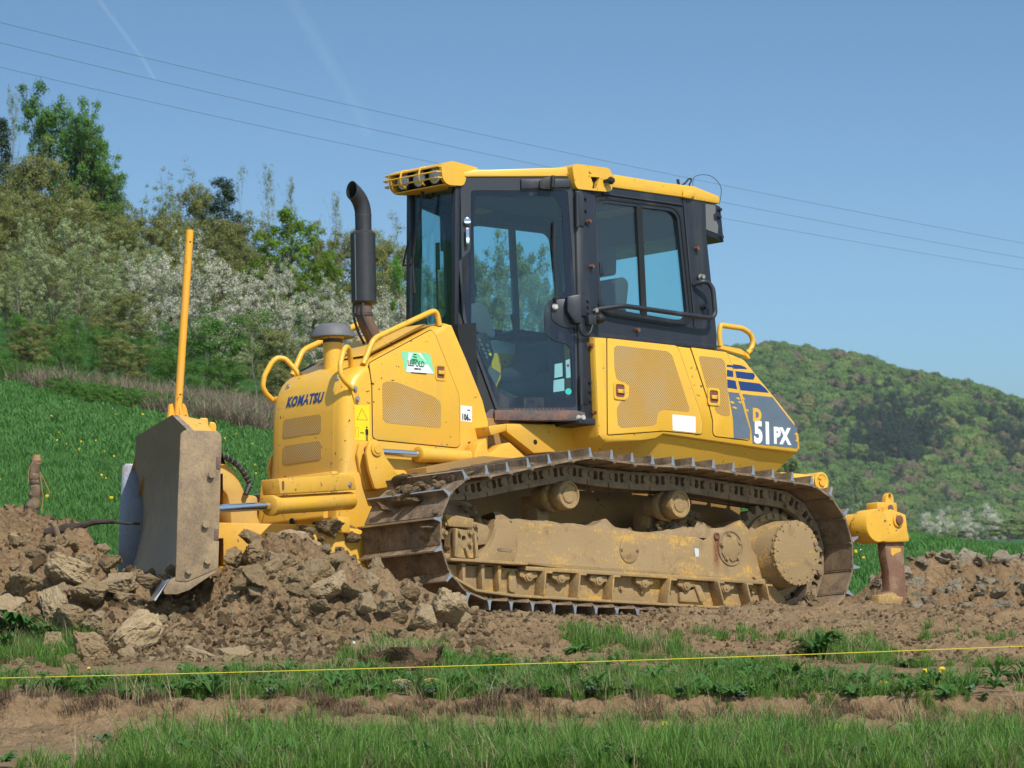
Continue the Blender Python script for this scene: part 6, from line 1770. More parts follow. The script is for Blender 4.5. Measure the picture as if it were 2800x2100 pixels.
# ================================================================== PLANTS
m_leaf('grass_blade', (0.090, 0.205, 0.032), (0.190, 0.325, 0.062), 0.35, dark=0.7)
m_leaf('grass_meadow', (0.078, 0.200, 0.042), (0.115, 0.250, 0.058), 0.30, dark=0.75)
m_leaf('grass_straw', (0.30, 0.22, 0.11), (0.46, 0.37, 0.22), 0.25)
m_leaf('brush_dry', (0.24, 0.195, 0.125), (0.38, 0.31, 0.21), 0.3)
m_leaf('brush_brown', (0.21, 0.165, 0.115), (0.33, 0.26, 0.185), 0.3)
m_leaf('grass_roots', (0.13, 0.085, 0.052), (0.23, 0.155, 0.095), 0.1)
m_leaf('weed_leaf', (0.045, 0.135, 0.022), (0.10, 0.22, 0.045), 0.3)
m_leaf('weed_grey', (0.085, 0.145, 0.075), (0.14, 0.21, 0.11), 0.2)
m_leaf('petal_yellow', (0.78, 0.52, 0.01), (0.85, 0.62, 0.02), 0.2)
m_leaf('petal_white', (0.75, 0.75, 0.72), (0.85, 0.85, 0.82), 0.2)
m_leaf('petal_blue', (0.10, 0.10, 0.35), (0.20, 0.18, 0.50), 0.2)
m_leaf('leaf_fresh', (0.075, 0.185, 0.028), (0.15, 0.285, 0.050), 0.4, dark=0.7)
m_leaf('leaf_bright', (0.115, 0.215, 0.012), (0.20, 0.31, 0.025), 0.4)
m_leaf('leaf_maple', (0.095, 0.26, 0.020), (0.17, 0.37, 0.04), 0.4)
m_leaf('leaf_olive', (0.160, 0.210, 0.036), (0.275, 0.315, 0.075), 0.35, dark=0.7)
m_leaf('leaf_brown', (0.185, 0.160, 0.070), (0.295, 0.245, 0.115), 0.3, dark=0.75)
m_leaf('leaf_willow', (0.30, 0.36, 0.17), (0.46, 0.52, 0.30), 0.35, dark=0.8)
m_leaf('leaf_dark', (0.055, 0.145, 0.020), (0.120, 0.240, 0.040), 0.3, dark=0.75)
m_leaf('needle', (0.014, 0.036, 0.014), (0.034, 0.066, 0.026), 0.1)
m_leaf('blossom', (0.58, 0.535, 0.44), (0.80, 0.755, 0.66), 0.35, dark=0.9)
m_simple('bark_grey', (0.115, 0.095, 0.075), 0.9, 0.0, 0.35, 14)
m_simple('bark_brown', (0.085, 0.060, 0.042), 0.9, 0.0, 0.35, 14)
m_simple('bark_pale', (0.23, 0.20, 0.16), 0.9, 0.0, 0.3, 14)

def blades(n, rad, h, w, seed, bend=0.5, upright=1.0):
    rs = np.random.RandomState(seed)
    az = rs.uniform(0, 2 * np.pi, n); r = rad * np.sqrt(rs.rand(n)); pa = rs.uniform(0, 2 * np.pi, n)
    base = np.stack([r * np.cos(pa), r * np.sin(pa), np.zeros(n)], -1)
    H = h * rs.uniform(0.45, 1.1, n); B = bend * rs.uniform(0.2, 1.2, n) * H; Wd = w * rs.uniform(0.6, 1.3, n)
    d = np.stack([np.cos(az), np.sin(az), np.zeros(n)], -1)
    sd = np.stack([-np.sin(az), np.cos(az), np.zeros(n)], -1)
    ts = (0.0, 0.4, 0.75, 1.0); wd = (1.0, 0.85, 0.5, 0.05)
    V = np.zeros((n, 8, 3))
    for k, (t_, q) in enumerate(zip(ts, wd)):
        c = base + d * (B * t_ ** 2)[:, None] + np.array([0, 0, 1.0]) * (H * (t_ - 0.25 * (B / H) * t_ ** 2))[:, None]
        V[:, 2 * k] = c - sd * (Wd * q / 2)[:, None]; V[:, 2 * k + 1] = c + sd * (Wd * q / 2)[:, None]
    f = np.array([[0, 1, 3, 2], [2, 3, 5, 4], [4, 5, 7, 6]])
    F = (np.arange(n)[:, None, None] * 8 + f[None]).reshape(-1, 4)
    return V.reshape(-1, 3), F

def tuft(name, mat, *a, **k):
    V, F = blades(*a, **k)
    return np_mesh(name, V, F, mat)

def rosette(seed, n, L, w, rise=0.7):
    rg = np.random.RandomState(seed)
    V, F = [], []
    for k in range(n):
        a = rg.uniform(0, 6.28); l = L * rg.uniform(0.6, 1.15); ww = w * rg.uniform(0.7, 1.2); up = rise * rg.uniform(0.5, 1.3)
        d = np.array([np.cos(a), np.sin(a), 0]); s = np.array([-np.sin(a), np.cos(a), 0])
        b0 = len(V)
        for t_, q in ((0, 0.25), (0.3, 0.8), (0.6, 1.0), (0.85, 0.7), (1.0, 0.08)):
            c = d * l * t_ * 0.85 + np.array([0, 0, l * (up * t_ - 0.75 * up * t_ ** 2)])
            V += [c - s * ww * q / 2 + np.array([0, 0, 0.12 * ww * q]), c, c + s * ww * q / 2 + np.array([0, 0, 0.12 * ww * q])]
        for j in range(4):
            for e in (0, 1):
                i0 = b0 + 3 * j + e
                F.append((i0, i0 + 1, i0 + 4, i0 + 3))
    return V, F
# ------------------------------------------------------------------ turf in front
T_GR = [tuft('grass_tuft', 'grass_blade', 46, 0.055, 0.15, 0.0065, 10 + k, 0.55) for k in range(5)]
T_LO = [tuft('grass_tuft', 'grass_blade', 46, 0.055, 0.26, 0.0065, 30 + k, 0.6) for k in range(3)]
T_ST = [tuft('straw_tuft', 'grass_straw', 16, 0.06, 0.25, 0.0038, 40 + k, 1.0) for k in range(2)]
T_RT = [tuft('root_tuft', 'grass_roots', 40, 0.05, 0.085, 0.004, 50 + k, 0.9) for k in range(2)]
rs = np.random.RandomState(8)
def grow_grass(name, label, n, x0, x1, y0, y1, mask, srcs, pick, s0, s1, fz):
    x, y = rs.uniform(x0, x1, n), rs.uniform(y0, y1, n)
    k = mask(x, y) > rs.rand(n)
    x, y = x[k], y[k]
    z = fz(x, y) - 0.01
    m = len(x)
    rot = np.stack([rs.normal(0, 0.14, m), rs.normal(0, 0.14, m), rs.uniform(0, 6.28, m)], -1)
    o = scatter(name, np.stack([x, y, z], -1), rot, rs.uniform(s0, s1, m), pick(x, y, m), srcs)
    tag(o, label, kind='stuff')
    return o
def mix_pick(ns, ps):
    def f(x, y, m):
        return rs.choice(ns, size=m, p=ps)
    return f
# front strip: thins out to bare soil at the left
def m_front(x, y):
    e = 26.35 + 0.16 * fbm(x * 1.6, y * 0 + 1, 3, 101)
    lf = sstep(-2.15, -1.25, x + 0.25 * fbm(x * 2, y * 2, 2, 103) + (25.6 - y) * 0.25)
    return sstep(e, e - 0.25, y) * lf
NS = len(T_GR) + len(T_LO) + len(T_ST)
grow_grass('front_grass', 'long green grass along the bottom of the picture', 3600, -2.6, 2.8, 24.4, 26.5, m_front, T_GR + T_LO + T_ST,
           mix_pick(10, [0.115] * 5 + [0.085] * 3 + [0.085] * 2), 0.5, 1.0, spoil)
def m_strip(x, y):
    e0 = 28.74 + 0.10 * fbm(x * 1.1, y * 0 + 3.3, 3, 5)
    top = np.interp(x, [-3.4, -2.6, -1.9, -1.2, -0.6, -0.1, 0.4, 1.2, 1.8, 2.5, 3.6], [30.4, 29.9, 29.6, 30.2, 30.9, 30.8, 30.3, 30.5, 30.1, 30.0, 30.0]) + 0.4 * fbm(x * 1.8, y * 1.8, 3, 107)
    bare = sstep(-0.30, 0.08, fbm(x * 1.4, y * 1.4, 3, 109) + 0.10)
    return sstep(e0 - 0.05, e0 + 0.1, y) * sstep(top + 0.12, top - 0.12, y) * bare
grow_grass('strip_grass', 'short green grass on the strip behind the string line', 6200, -3.4, 3.7, 28.6, 31.9, m_strip, T_GR + T_LO + T_ST,
           mix_pick(10, [0.15] * 5 + [0.03] * 3 + [0.08] * 2), 0.35, 0.75, spoil)
def m_bank(x, y):
    e0 = 28.66 + 0.10 * fbm(x * 1.1, y * 0 + 3.3, 3, 5)
    return np.exp(-((y - e0) / 0.07) ** 2) * sstep(-0.5, 0.1, fbm(x * 2.2, y * 0, 3, 111) + 0.15)
grow_grass('hanging_roots', 'dry roots hanging over the cut edge of the turf', 2600, -3.2, 3.4, 28.4, 28.95, m_bank, T_RT + T_ST, mix_pick(4, [0.42, 0.42, 0.08, 0.08]), 0.5, 1.0, spoil)
# clover, plantain and other low herbs among the grass
def leafy(seed, n, L, w, mat, rise):
    return np_mesh('herb', *rosette(seed, n, L, w, rise), mat)
HERB = [leafy(540, 16, 0.07, 0.026, 'weed_leaf', 1.2), leafy(541, 26, 0.045, 0.022, 'weed_grey', 1.8), leafy(542, 12, 0.11, 0.022, 'weed_leaf', 1.6), leafy(543, 20, 0.06, 0.030, 'weed_leaf', 1.5)]
grow_grass('strip_herbs', 'low broad-leaved herbs mixed into the grass strip', 1900, -3.4, 3.7, 28.7, 31.8, m_strip, HERB, mix_pick(4, [0.3, 0.2, 0.25, 0.25]), 0.6, 1.25, lambda x, y: spoil(x, y) + 0.03)
grow_grass('front_herbs', 'low broad-leaved herbs mixed into the front grass', 420, -2.6, 2.8, 24.6, 26.45, m_front, HERB, mix_pick(4, [0.3, 0.2, 0.25, 0.25]), 0.8, 1.5, lambda x, y: spoil(x, y) + 0.04)
# scattered weeds over the bank
def m_soilweeds(x, y):
    return 0.9 * sstep(0.28, 0.5, fbm(x * 1.2, y * 1.2, 3, 113)) * sstep(33.6, 32.2, y)
grow_grass('bank_grass', 'thin tufts of grass sprouting from the bare bank', 2600, 0.1, 3.7, 30.9, 33.2, m_soilweeds, T_GR + T_ST, mix_pick(7, [0.16] * 5 + [0.10] * 2), 0.3, 0.65, spoil)
def m_patch(pp):
    def f(x, y):
        s = 0
        for cx_, cy_, r in pp:
            s = s + np.exp(-((x - cx_) / r) ** 2 - ((y - cy_) / (r * 1.2)) ** 2)
        return np.clip(s * 1.5, 0, 1)
    return f
PATCH = [(-2.86, 31.75, 0.24), (-2.75, 31.3, 0.22), (0.72, 32.0, 0.13), (0.45, 31.8, 0.10), (1.85, 31.9, 0.14), (1.95, 31.4, 0.16), (-0.62, 30.95, 0.2)]
grow_grass('tufted_grass', 'denser clumps of grass on the soil bank', 5200, -3.3, 2.4, 30.8, 32.4, m_patch(PATCH), T_GR + T_ST, mix_pick(7, [0.17] * 5 + [0.075] * 2), 0.45, 0.95, spoil)

# ------------------------------------------------------------------ meadow behind
T_ME = [tuft('meadow_tuft', 'grass_meadow', 130, 0.19, 0.105, 0.010, 60 + k, 0.7) for k in range(4)]
T_MF = [tuft('meadow_tuft', 'grass_meadow', 150, 0.36, 0.12, 0.020, 70 + k, 0.8) for k in range(3)]
def m_mead(x, y):
    return np.where((np.abs(x / y) < 0.105), 1.0, 0.0) * np.where((x > -4.7) & (x < 4.9) & (y < 39.2), 0.0, 1.0)
grow_grass('meadow_grass', 'green meadow grass behind the bulldozer', 9500, -6.4, 6.6, 38.6, 62, m_mead, T_ME, mix_pick(4, [0.25] * 4), 0.55, 0.95, lambda x, y: sheet(x, y))
grow_grass('far_meadow_grass', 'green meadow grass running up to the wood edge', 9000, -10.6, 10.6, 60, 104, m_mead, T_MF, mix_pick(3, [0.34, 0.33, 0.33]), 0.6, 1.0, lambda x, y: sheet(x, y))
# dandelions and daisies in the meadow: countless dots
def flower_head(name, mat, r, n, seed, h):
    rg = np.random.RandomState(seed)
    V, F = [], []
    for ring, (rr, zz, nn) in enumerate(((r, h, n), (r * 0.65, h + r * 0.25, n - 4), (r * 0.3, h + r * 0.4, 6))):
        for k in range(nn):
            a = 2 * np.pi * (k + 0.5 * ring) / nn
            ca, sa, w = np.cos(a), np.sin(a), 0.9 * rr * np.pi / nn
            b0 = len(V)
            V += [(0.1 * rr * ca + w * 0.3 * sa, 0.1 * rr * sa - w * 0.3 * ca, zz), (0.1 * rr * ca - w * 0.3 * sa, 0.1 * rr * sa + w * 0.3 * ca, zz),
                  (rr * ca - w * sa, rr * sa + w * ca, zz + 0.12 * r), (rr * ca + w * sa, rr * sa - w * ca, zz + 0.12 * r)]
            F.append((b0, b0 + 1, b0 + 2, b0 + 3))
    return np_mesh(name, V, F, mat)
DAND = flower_head('dandelion_head', 'petal_yellow', 0.021, 16, 1, 0.0)
DAIS = flower_head('daisy_head', 'petal_white', 0.012, 14, 2, 0.0)
n = 460
y = 38.8 + 62 * rs.rand(n) ** 1.3; x = rs.uniform(-0.1, 0.105, n) * y
k = ~((x > -4.7) & (x < 4.9) & (y < 39.3)) & (vnoise(x * 0.7, y * 0.25, 131) > 0.33)
x, y = x[k], y[k]
z = sheet(x, y) + rs.uniform(0.07, 0.12, len(x))
o = scatter('meadow_flowers', np.stack([x, y, z], -1), np.stack([rs.uniform(0.5, 1.3, len(x)), rs.normal(0, 0.3, len(x)), rs.uniform(-0.6, 0.6, len(x))], -1), rs.uniform(0.45, 0.85, len(x)), (rs.rand(len(x)) < 0.35).astype(int), [DAND, DAIS])
tag(o, 'yellow dandelions and white daisies dotting the meadow', kind='stuff')

# ------------------------------------------------------------------ single weeds and flowers near the string
ROS = [np_mesh('leaves', *rosette(500 + k, 22, 0.13, 0.035, 1.0), 'weed_leaf') for k in range(3)] + [np_mesh('leaves', *rosette(510, 40, 0.075, 0.022, 1.6), 'weed_grey')]
BUSHY = np_mesh('leaves', *(lambda V, F: (V, F))(*rosette(520, 70, 0.16, 0.030, 1.6)), 'weed_leaf')
WEEDS = [(40, 1722, 1.5, 4, 31.75, 'leafy green weed clump at the left edge of the soil heap'), (95, 1735, 1.1, 4, 31.7, 'leafy green weed clump in front of the pale cracked clay'), (18, 1770, 1.0, 4, 31.5, 'low leafy weed below the clump at the soil heap edge'),
         (275, 1885, 0.9, 0, 29.6, 'broad-leaved weed drooping over the cut bank, left'), (300, 1925, 0.8, 3, 29.0, 'grey-green weed hanging on the bank face'), (70, 1910, 0.8, 3, 29.1, 'grey-green weed with blue spikes at far left of the bank'),
         (1610, 1705, 0.9, 0, 32.0, 'weed growing under the front half of the track'), (1700, 1690, 1.2, 1, 32.1, 'tall weed under the middle of the track'), (1740, 1720, 1.0, 2, 31.9, 'weed with broad leaves below the track middle'), (1580, 1745, 0.8, 2, 31.6, 'small weed beside the turf block'),
         (2255, 1715, 1.2, 1, 32.0, 'dark green weed below the rear sprocket'), (2285, 1735, 0.9, 0, 31.8, 'broad-leaved weed left of the ripper on the bank'), (2240, 1760, 1.2, 4, 31.4, 'dense leafy weed on the bank beneath the sprocket'), (2480, 1790, 0.9, 2, 31.0, 'small weed on the bank below the ripper'),
         (2560, 1668, 0.8, 3, 36.3, 'small weed at the foot of the clod heap behind the ripper'), (1390, 1795, 1.0, 1, 30.6, 'broad-leaved weed behind the string beside bare soil'), (970, 1915, 1.0, 2, 29.0, 'weed with long leaves hanging over the bank'), (1360, 1890, 0.8, 3, 29.3, 'grey-green weed on the strip near the daisies'),
         (2070, 1880, 1.0, 3, 29.4, 'feathery grey-green weed on the bank top'), (2640, 1880, 1.0, 1, 29.5, 'broad-leaved weed at the right end of the strip'), (1850, 1890, 0.8, 3, 29.3, 'small feathery weed on the strip'), (520, 1830, 0.9, 0, 30.4, 'broad-leaved weed at the foot of the clay slabs'),
         (2290, 1660, 0.5, 3, 33.6, 'tiny weed between sprocket and ripper')]
for i, (px, py, s, v, Y, lab) in enumerate(WEEDS):
    x, y, _ = px_at(px, py, Y)
    me = BUSHY if v == 4 else ROS[v]
    o = bpy.data.objects.new('weed', me); link(o)
    o.location = (x, y, height_at(x, y) - 0.005); o.scale = (s, s, s); o.rotation_euler = (0.15 * (i % 3 - 1), 0.1, i * 1.7)
    tag(o, lab, 'weed', 'weeds on the bank')
def flower(px, py, Y, head, name, lab, cat, s=1.0, face=0.9):
    x, y, z = px_at(px, py, Y)
    g = height_at(x, y)
    e = empty(name, None, (x, y, g))
    b = MB(); b.tube([(0, 0, -0.01), (0.004, 0, (z - g) * 0.5), (0, 0, z - g)], 0.0022, 5); b.build('stem', 'weed_leaf', e)
    h = bpy.data.objects.new('flower_head', head); link(h, e)
    h.location = (0, 0, z - g); h.rotation_euler = (face, 0, 0); h.scale = (s, s, s)
    tag(e, lab, cat, cat + 's on the strip')
for px, py, Y, s, lab in ((2417, 1868, 29.3, 1.0, 'yellow dandelion low in the strip, standing alone'), (2531, 1836, 29.9, 0.8, 'yellow dandelion left of a pair above the strip'), (2577, 1832, 29.9, 0.95, 'yellow dandelion, larger of the pair right of centre'), (2290, 1990, 26.6, 0.9, 'yellow dandelion in the front grass at the rut edge'),
                          (1200, 2046, 26.0, 0.6, 'small yellow flower low in the front grass'), (243, 1827, 30.2, 0.4, 'small yellow flower in front of the clay slabs'), (1818, 1978, 26.5, 0.6, 'small yellow flower at the edge of the rut')):
    flower(px, py, Y, DAND, 'dandelion', lab, 'dandelion', s * 1.05)
for px, py, Y, lab in ((1422, 1864, 29.6, 'white daisy on the strip, nearer of two together'), (1406, 1862, 29.7, 'white daisy on the strip, left of two together'), (1640, 1853, 29.7, 'white daisy alone in the strip grass'), (2253, 1851, 29.7, 'white daisy below the rear sprocket'), (2295, 1846, 29.8, 'white daisy beside a long pale stalk'), (2345, 1845, 29.8, 'white daisy left of the single dandelion'), (967, 1757, 31.2, 'white daisy behind the turf block')):
    flower(px, py, Y, DAIS, 'daisy', lab, 'daisy', 0.8)

# cut turf block
tb = empty('turf_block', None, (px_at(1105, 1890, 30.2)[0], 30.2, 0))
tb.location.z = height_at(tb.location.x, 30.2) - 0.03
b = MB(); b.box(-0.20, 0.20, -0.13, 0.13, 0, 0.17)
bmesh.ops.subdivide_edges(b.bm, edges=b.bm.edges[:], cuts=9, use_grid_fill=True)
for v in b.bm.verts:
    p = v.co
    v.co = p + Vector((mnoise.fractal(p * 9, 1, 2, 4), mnoise.fractal(p * 9 + Vector((5, 0, 0)), 1, 2, 4), mnoise.fractal(p * 9 + Vector((0, 5, 0)), 1, 2, 4))) * 0.06 + Vector((0.05 * (p.z / 0.17 - 0.5) * (1 if p.x > 0 else -1), 0, 0))
b.build('soil_block', 'turf_soil', tb)
V, F = blades(420, 0.20, 0.10, 0.005, 77, 1.2)
V[:, 1] *= 0.6; V[:, 2] += 0.155
g_ = bpy.data.objects.new('turf_grass', np_mesh('turf_grass', V, F, 'grass_straw')); link(g_, tb)
V, F = blades(260, 0.2, 0.11, 0.006, 78, 1.0)
V[:, 1] *= 0.6; V[:, 2] += 0.155
g_ = bpy.data.objects.new('turf_grass', np_mesh('turf_grass', V, F, 'grass_blade')); link(g_, tb)
tag(tb, 'square block of cut turf lying behind the string', 'turf')
# sun-bleached bits of bark on the turf edge
for px, py, lab in ((1192, 1878, 'pinkish strip of bark beside the turf block'), (1105, 1915, 'pale flake of clay on the edge of the bank')):
    x, y, z = px_at(px, py, 29.3)
    b = MB(); b.tube(fillet([(-0.06, 0, 0.02), (-0.02, 0, 0.028), (0.03, 0, 0.02), (0.06, 0, 0.015)], 0.01, 2, False), 0.012, 6)
    o = b.build('bark_strip', 'wood_split' if px == 1192 else 'clay_pale'); o.location = (x, y, height_at(x, y) + 0.03); tag(o, lab, 'debris')

# ================================================================== TREES
def tubes(branches, sides):
    """branches: list of (points (k,3), radii (k))"""
    V, F, b0 = [], [], 0
    ang = np.linspace(0, 2 * np.pi, sides, endpoint=False)
    for P, r in branches:
        k = len(P)
        tg = np.gradient(P, axis=0); tg /= np.linalg.norm(tg, axis=1)[:, None] + 1e-9
        ref = np.array([0.3, 0.9, 0.1]) if abs(tg[0][2]) > 0.8 else np.array([0, 0, 1.0])
        u = np.cross(tg, ref); u /= np.linalg.norm(u, axis=1)[:, None] + 1e-9
        w = np.cross(tg, u)
        ring = P[:, None] + (u[:, None] * np.cos(ang)[None, :, None] + w[:, None] * np.sin(ang)[None, :, None]) * r[:, None, None]
        V.append(ring.reshape(-1, 3))
        i = (np.arange(k - 1)[:, None] * sides + np.arange(sides)[None]).ravel()
        j = (np.arange(k - 1)[:, None] * sides + (np.arange(sides)[None] + 1) % sides).ravel()
        F.append(np.stack([i, j, j + sides, i + sides], -1) + b0)
        b0 += k * sides
    return np.concatenate(V), np.concatenate(F)

def make_tree(seed, hb=0.25, shape='round', nprim=34, nsec=7, leaves=6000, leaf=0.011, up=0.7, W=0.62, trunk=0.018, clump=0.028, leafmat='leaf_olive', bark='bark_brown', mix=None, stems=1, droop=0.0, twigs=True, per=70, nrm=(0.9, 0.7, 0.35)):
    """unit tree: height 1, crown width W"""
    rg = np.random.RandomState(seed)
    br, tw, tips = [], [], []
    for st in range(stems):
        lean = rg.normal(0, 0.10 if stems > 1 else 0.03, 2) + (np.array([np.cos(st * 2.4), np.sin(st * 2.4)]) * 0.18 * W if stems > 1 else 0)
        tt = np.linspace(0, 1, 9)
        hh = 0.97 * (1 - 0.18 * rg.rand() * (st > 0))
        T = np.stack([lean[0] * tt ** 1.3 + 0.012 * np.sin(tt * 7 + seed), lean[1] * tt ** 1.3 + 0.012 * np.cos(tt * 6 + seed), tt * hh], -1)
        br.append((T, trunk * (1 - 0.88 * tt) * (1.0 if stems == 1 else 0.75)))
        for k in range(nprim // stems):
            t0 = hb + (0.98 - hb) * ((k + rg.rand()) / (nprim // stems))
            c = (t0 - hb) / (1 - hb)
            if shape == 'round':
                R_ = math.sqrt(max(0.03, 1 - (1.55 * c - 0.62) ** 2 * 0.95)) if c < 0.95 else 0.3
            elif shape == 'cone':
                R_ = (1 - c) ** 0.85 + 0.04
            elif shape == 'column':
                R_ = 0.55 + 0.45 * math.sin(math.pi * min(1, c * 1.05)) - 0.35 * c
            elif shape == 'dome':
                R_ = math.sqrt(max(0.02, 1 - c * c))
            else:
                R_ = 0.8 - 0.45 * c
            L = W / 2 * R_ * rg.uniform(0.65, 1.12)
            p0 = np.array([np.interp(t0, T[:, 2] / hh, T[:, i]) for i in range(3)])
            p0[2] = t0 * hh
            a = rg.uniform(0, 6.28); el = up * rg.uniform(0.5, 1.25)
            d = np.array([np.cos(a) * np.cos(el), np.sin(a) * np.cos(el), np.sin(el)])
            s_ = np.linspace(0, 1, 5)
            Pm = p0 + d * (L / max(0.35, np.cos(el))) * s_[:, None] * 0.9 + np.array([0, 0, -droop * L]) * (s_ ** 2)[:, None] + rg.normal(0, 0.010, (5, 3)) * s_[:, None]
            br.append((Pm, trunk * 0.34 * (1 - 0.8 * s_) * (1.1 - 0.7 * c)))
            for q in range(nsec):
                f = rg.uniform(0.25, 1.0)
                o = np.array([np.interp(f, s_, Pm[:, i]) for i in range(3)])
                dv = d * 0.7 + rg.normal(0, 0.55, 3); dv /= np.linalg.norm(dv)
                l2 = L * rg.uniform(0.25, 0.5) + 0.02
                s3 = np.linspace(0, 1, 3)
                P2 = o + dv * l2 * s3[:, None] + np.array([0, 0, -droop * 0.5 * l2]) * (s3 ** 2)[:, None]
                tw.append((P2, trunk * 0.085 * (1 - 0.7 * s3)))
                tips.append(P2[1]); tips.append(P2[2]); tips.append(P2[2])
            tips.append(Pm[-1])
    tips = np.array(tips)
    V1, F1 = tubes(br, 5)
    if twigs:
        V2, F2 = tubes(tw, 3)
        V1, F1 = np.concatenate([V1, V2]), np.concatenate([F1, F2 + len(V1)])
    # leaves gather in clumps that face outwards, so a crown reads as lit and shaded lobes
    K = max(10, int(leaves / per))
    cc = tips[rg.randint(0, len(tips), K)] + rg.normal(0, clump * 0.35, (K, 3))
    own = rg.randint(0, K, leaves)
    off = rg.normal(0, 1, (leaves, 3)); off *= (rg.rand(leaves, 1) ** 0.4) / (np.linalg.norm(off, axis=1)[:, None] + 1e-9)
    off *= np.array([1.55, 1.55, 1.0]) * clump * rg.uniform(0.7, 1.3, (K, 1))[own]
    c = cc[own] + off
    c[:, 2] = np.clip(c[:, 2], 0.01, None)
    zq = 1.0 / np.percentile(c[:, 2], 99.3)      # crown top at unit height
    ctr = np.array([0, 0, 0.5])
    od = c - ctr; od /= np.linalg.norm(od, axis=1)[:, None] + 1e-9
    ol = off / (np.linalg.norm(off, axis=1)[:, None] + 1e-9)
    n_ = ol * nrm[0] + od * nrm[1] + np.array([0, 0, 0.35]) + rg.normal(0, nrm[2], (leaves, 3))
    n_ /= np.linalg.norm(n_, axis=1)[:, None]
    u = np.cross(n_, rg.normal(0, 1, (leaves, 3))); u /= np.linalg.norm(u, axis=1)[:, None] + 1e-9
    w = np.cross(n_, u)
    sz = leaf * rg.uniform(0.55, 1.35, leaves)[:, None]
    Vq = np.stack([c - u * sz * 0.5, c + w * sz * 0.36, c + u * sz * 0.5, c - w * sz * 0.36], 1).reshape(-1, 3)
    Fq = np.arange(leaves * 4).reshape(-1, 4)
    Vq[:, 2] *= zq; V1[:, 2] *= zq
    tm = np_mesh('trunk', V1, F1, bark)
    cm = np_mesh('crown', Vq, Fq, leafmat)
    if mix:
        cm.materials.append(M[mix[0]])
        mi = (rg.rand(leaves) < mix[1]).astype(np.int32)
        cm.polygons.foreach_set('material_index', mi)
    return tm, cm
SPEC = {
    'tall_alder': [make_tree(1, 0.12, 'column', 52, 10, 19000, 0.0140, 0.95, 0.44, 0.011, 0.026, 'leaf_fresh', 'bark_grey', stems=4, per=40)],
    'bare_tree': [make_tree(10 + k, 0.22, 'column', 30, 7, 1900, 0.011, 1.1, 0.34, 0.008, 0.020, 'leaf_olive', 'bark_pale', stems=2 if k else 1, per=7) for k in range(2)],
    'pine': [make_tree(20 + k, 0.10, 'cone', 56, 10, 14000, 0.013, 0.25, 0.50, 0.016, 0.026, 'needle', 'bark_brown', droop=0.25, twigs=False, per=30) for k in range(2)],
    'budding_tree': [make_tree(30 + k, 0.14, 'round', 46, 8, 22000, 0.0165, 0.75, 0.80, 0.012, 0.038, 'leaf_olive', 'bark_brown', mix=('leaf_brown', 0.40), stems=2) for k in range(3)],
    'sparse_tree': [make_tree(40 + k, 0.18, 'round', 40, 8, 7500, 0.0140, 0.9, 0.62, 0.010, 0.024, 'leaf_olive', 'bark_grey', stems=3, per=18) for k in range(2)],
    'bright_tree': [make_tree(50 + k, 0.08, 'dome', 48, 9, 14000, 0.0185, 0.6, 0.80, 0.016, 0.036, 'leaf_bright', 'bark_brown') for k in range(1)],
    'maple': [make_tree(55, 0.10, 'dome', 44, 8, 6000, 0.020, 0.5, 0.8, 0.016, 0.040, 'leaf_maple', 'bark_brown')],
    'willow': [make_tree(60 + k, 0.10, 'dome', 46, 9, 11000, 0.0165, 0.95, 0.85, 0.012, 0.032, 'leaf_willow', 'bark_grey', mix=('leaf_olive', 0.35), stems=3) for k in range(2)],
    'blackthorn': [make_tree(70 + k, 0.05, 'dome', 46, 9, 15000, 0.0150, 0.80, 0.95, 0.011, 0.034, 'blossom', 'bark_brown', mix=('leaf_olive', 0.34), stems=4, per=60) for k in range(3)],
    'hawthorn': [make_tree(80 + k, 0.02, 'dome', 56, 10, 20000, 0.0190, 0.45, 1.25, 0.014, 0.060, 'leaf_dark', 'bark_brown', stems=4, mix=('leaf_fresh', 0.3), twigs=False, per=120) for k in range(2)],
}
NAMES = {'tall_alder': 'alder_tree', 'bare_tree': 'bare_tree', 'pine': 'pine_tree', 'budding_tree': 'budding_tree', 'sparse_tree': 'sparse_tree', 'bright_tree': 'lime_tree', 'maple': 'maple_tree', 'willow': 'willow_bush', 'blackthorn': 'blackthorn_bush', 'hawthorn': 'hawthorn_bush'}
trg = random.Random(21)
def where(px, Y):
    for lim, ph in ((100, 'at the left picture edge'), (210, 'below the tallest alder'), (300, 'right below the tallest alder'), (400, 'well left of the blade pole'), (480, 'just left of the blade pole'), (560, 'just right of the blade pole'), (640, 'between blade pole and hood'), (740, 'above the hood front'),
                    (840, 'left of the exhaust stack'), (940, 'close left of the exhaust stack'), (1010, 'behind the exhaust stack'), (1130, 'between exhaust stack and cab')):
        if px < lim:
            break
    else:
        ph = 'seen through the cab glass'
    return ph + (', on the skyline' if Y >= 218 else ', high in the wood' if Y >= 194 else ', half-way up the wood' if Y >= 160 else ', low on the slope' if Y >= 126 else ', at the meadow edge')
BASE = {'bare_tree': 'thin nearly leafless tree', 'pine': 'dark green conifer', 'budding_tree': 'olive-brown budding tree', 'sparse_tree': 'sparse pale-leaved tree', 'willow': 'silvery-green willow bush', 'blackthorn': 'white-blossoming blackthorn bush', 'hawthorn': 'dense dark green bush', 'tall_alder': 'alder', 'maple': 'maple', 'bright_tree': 'lime tree'}
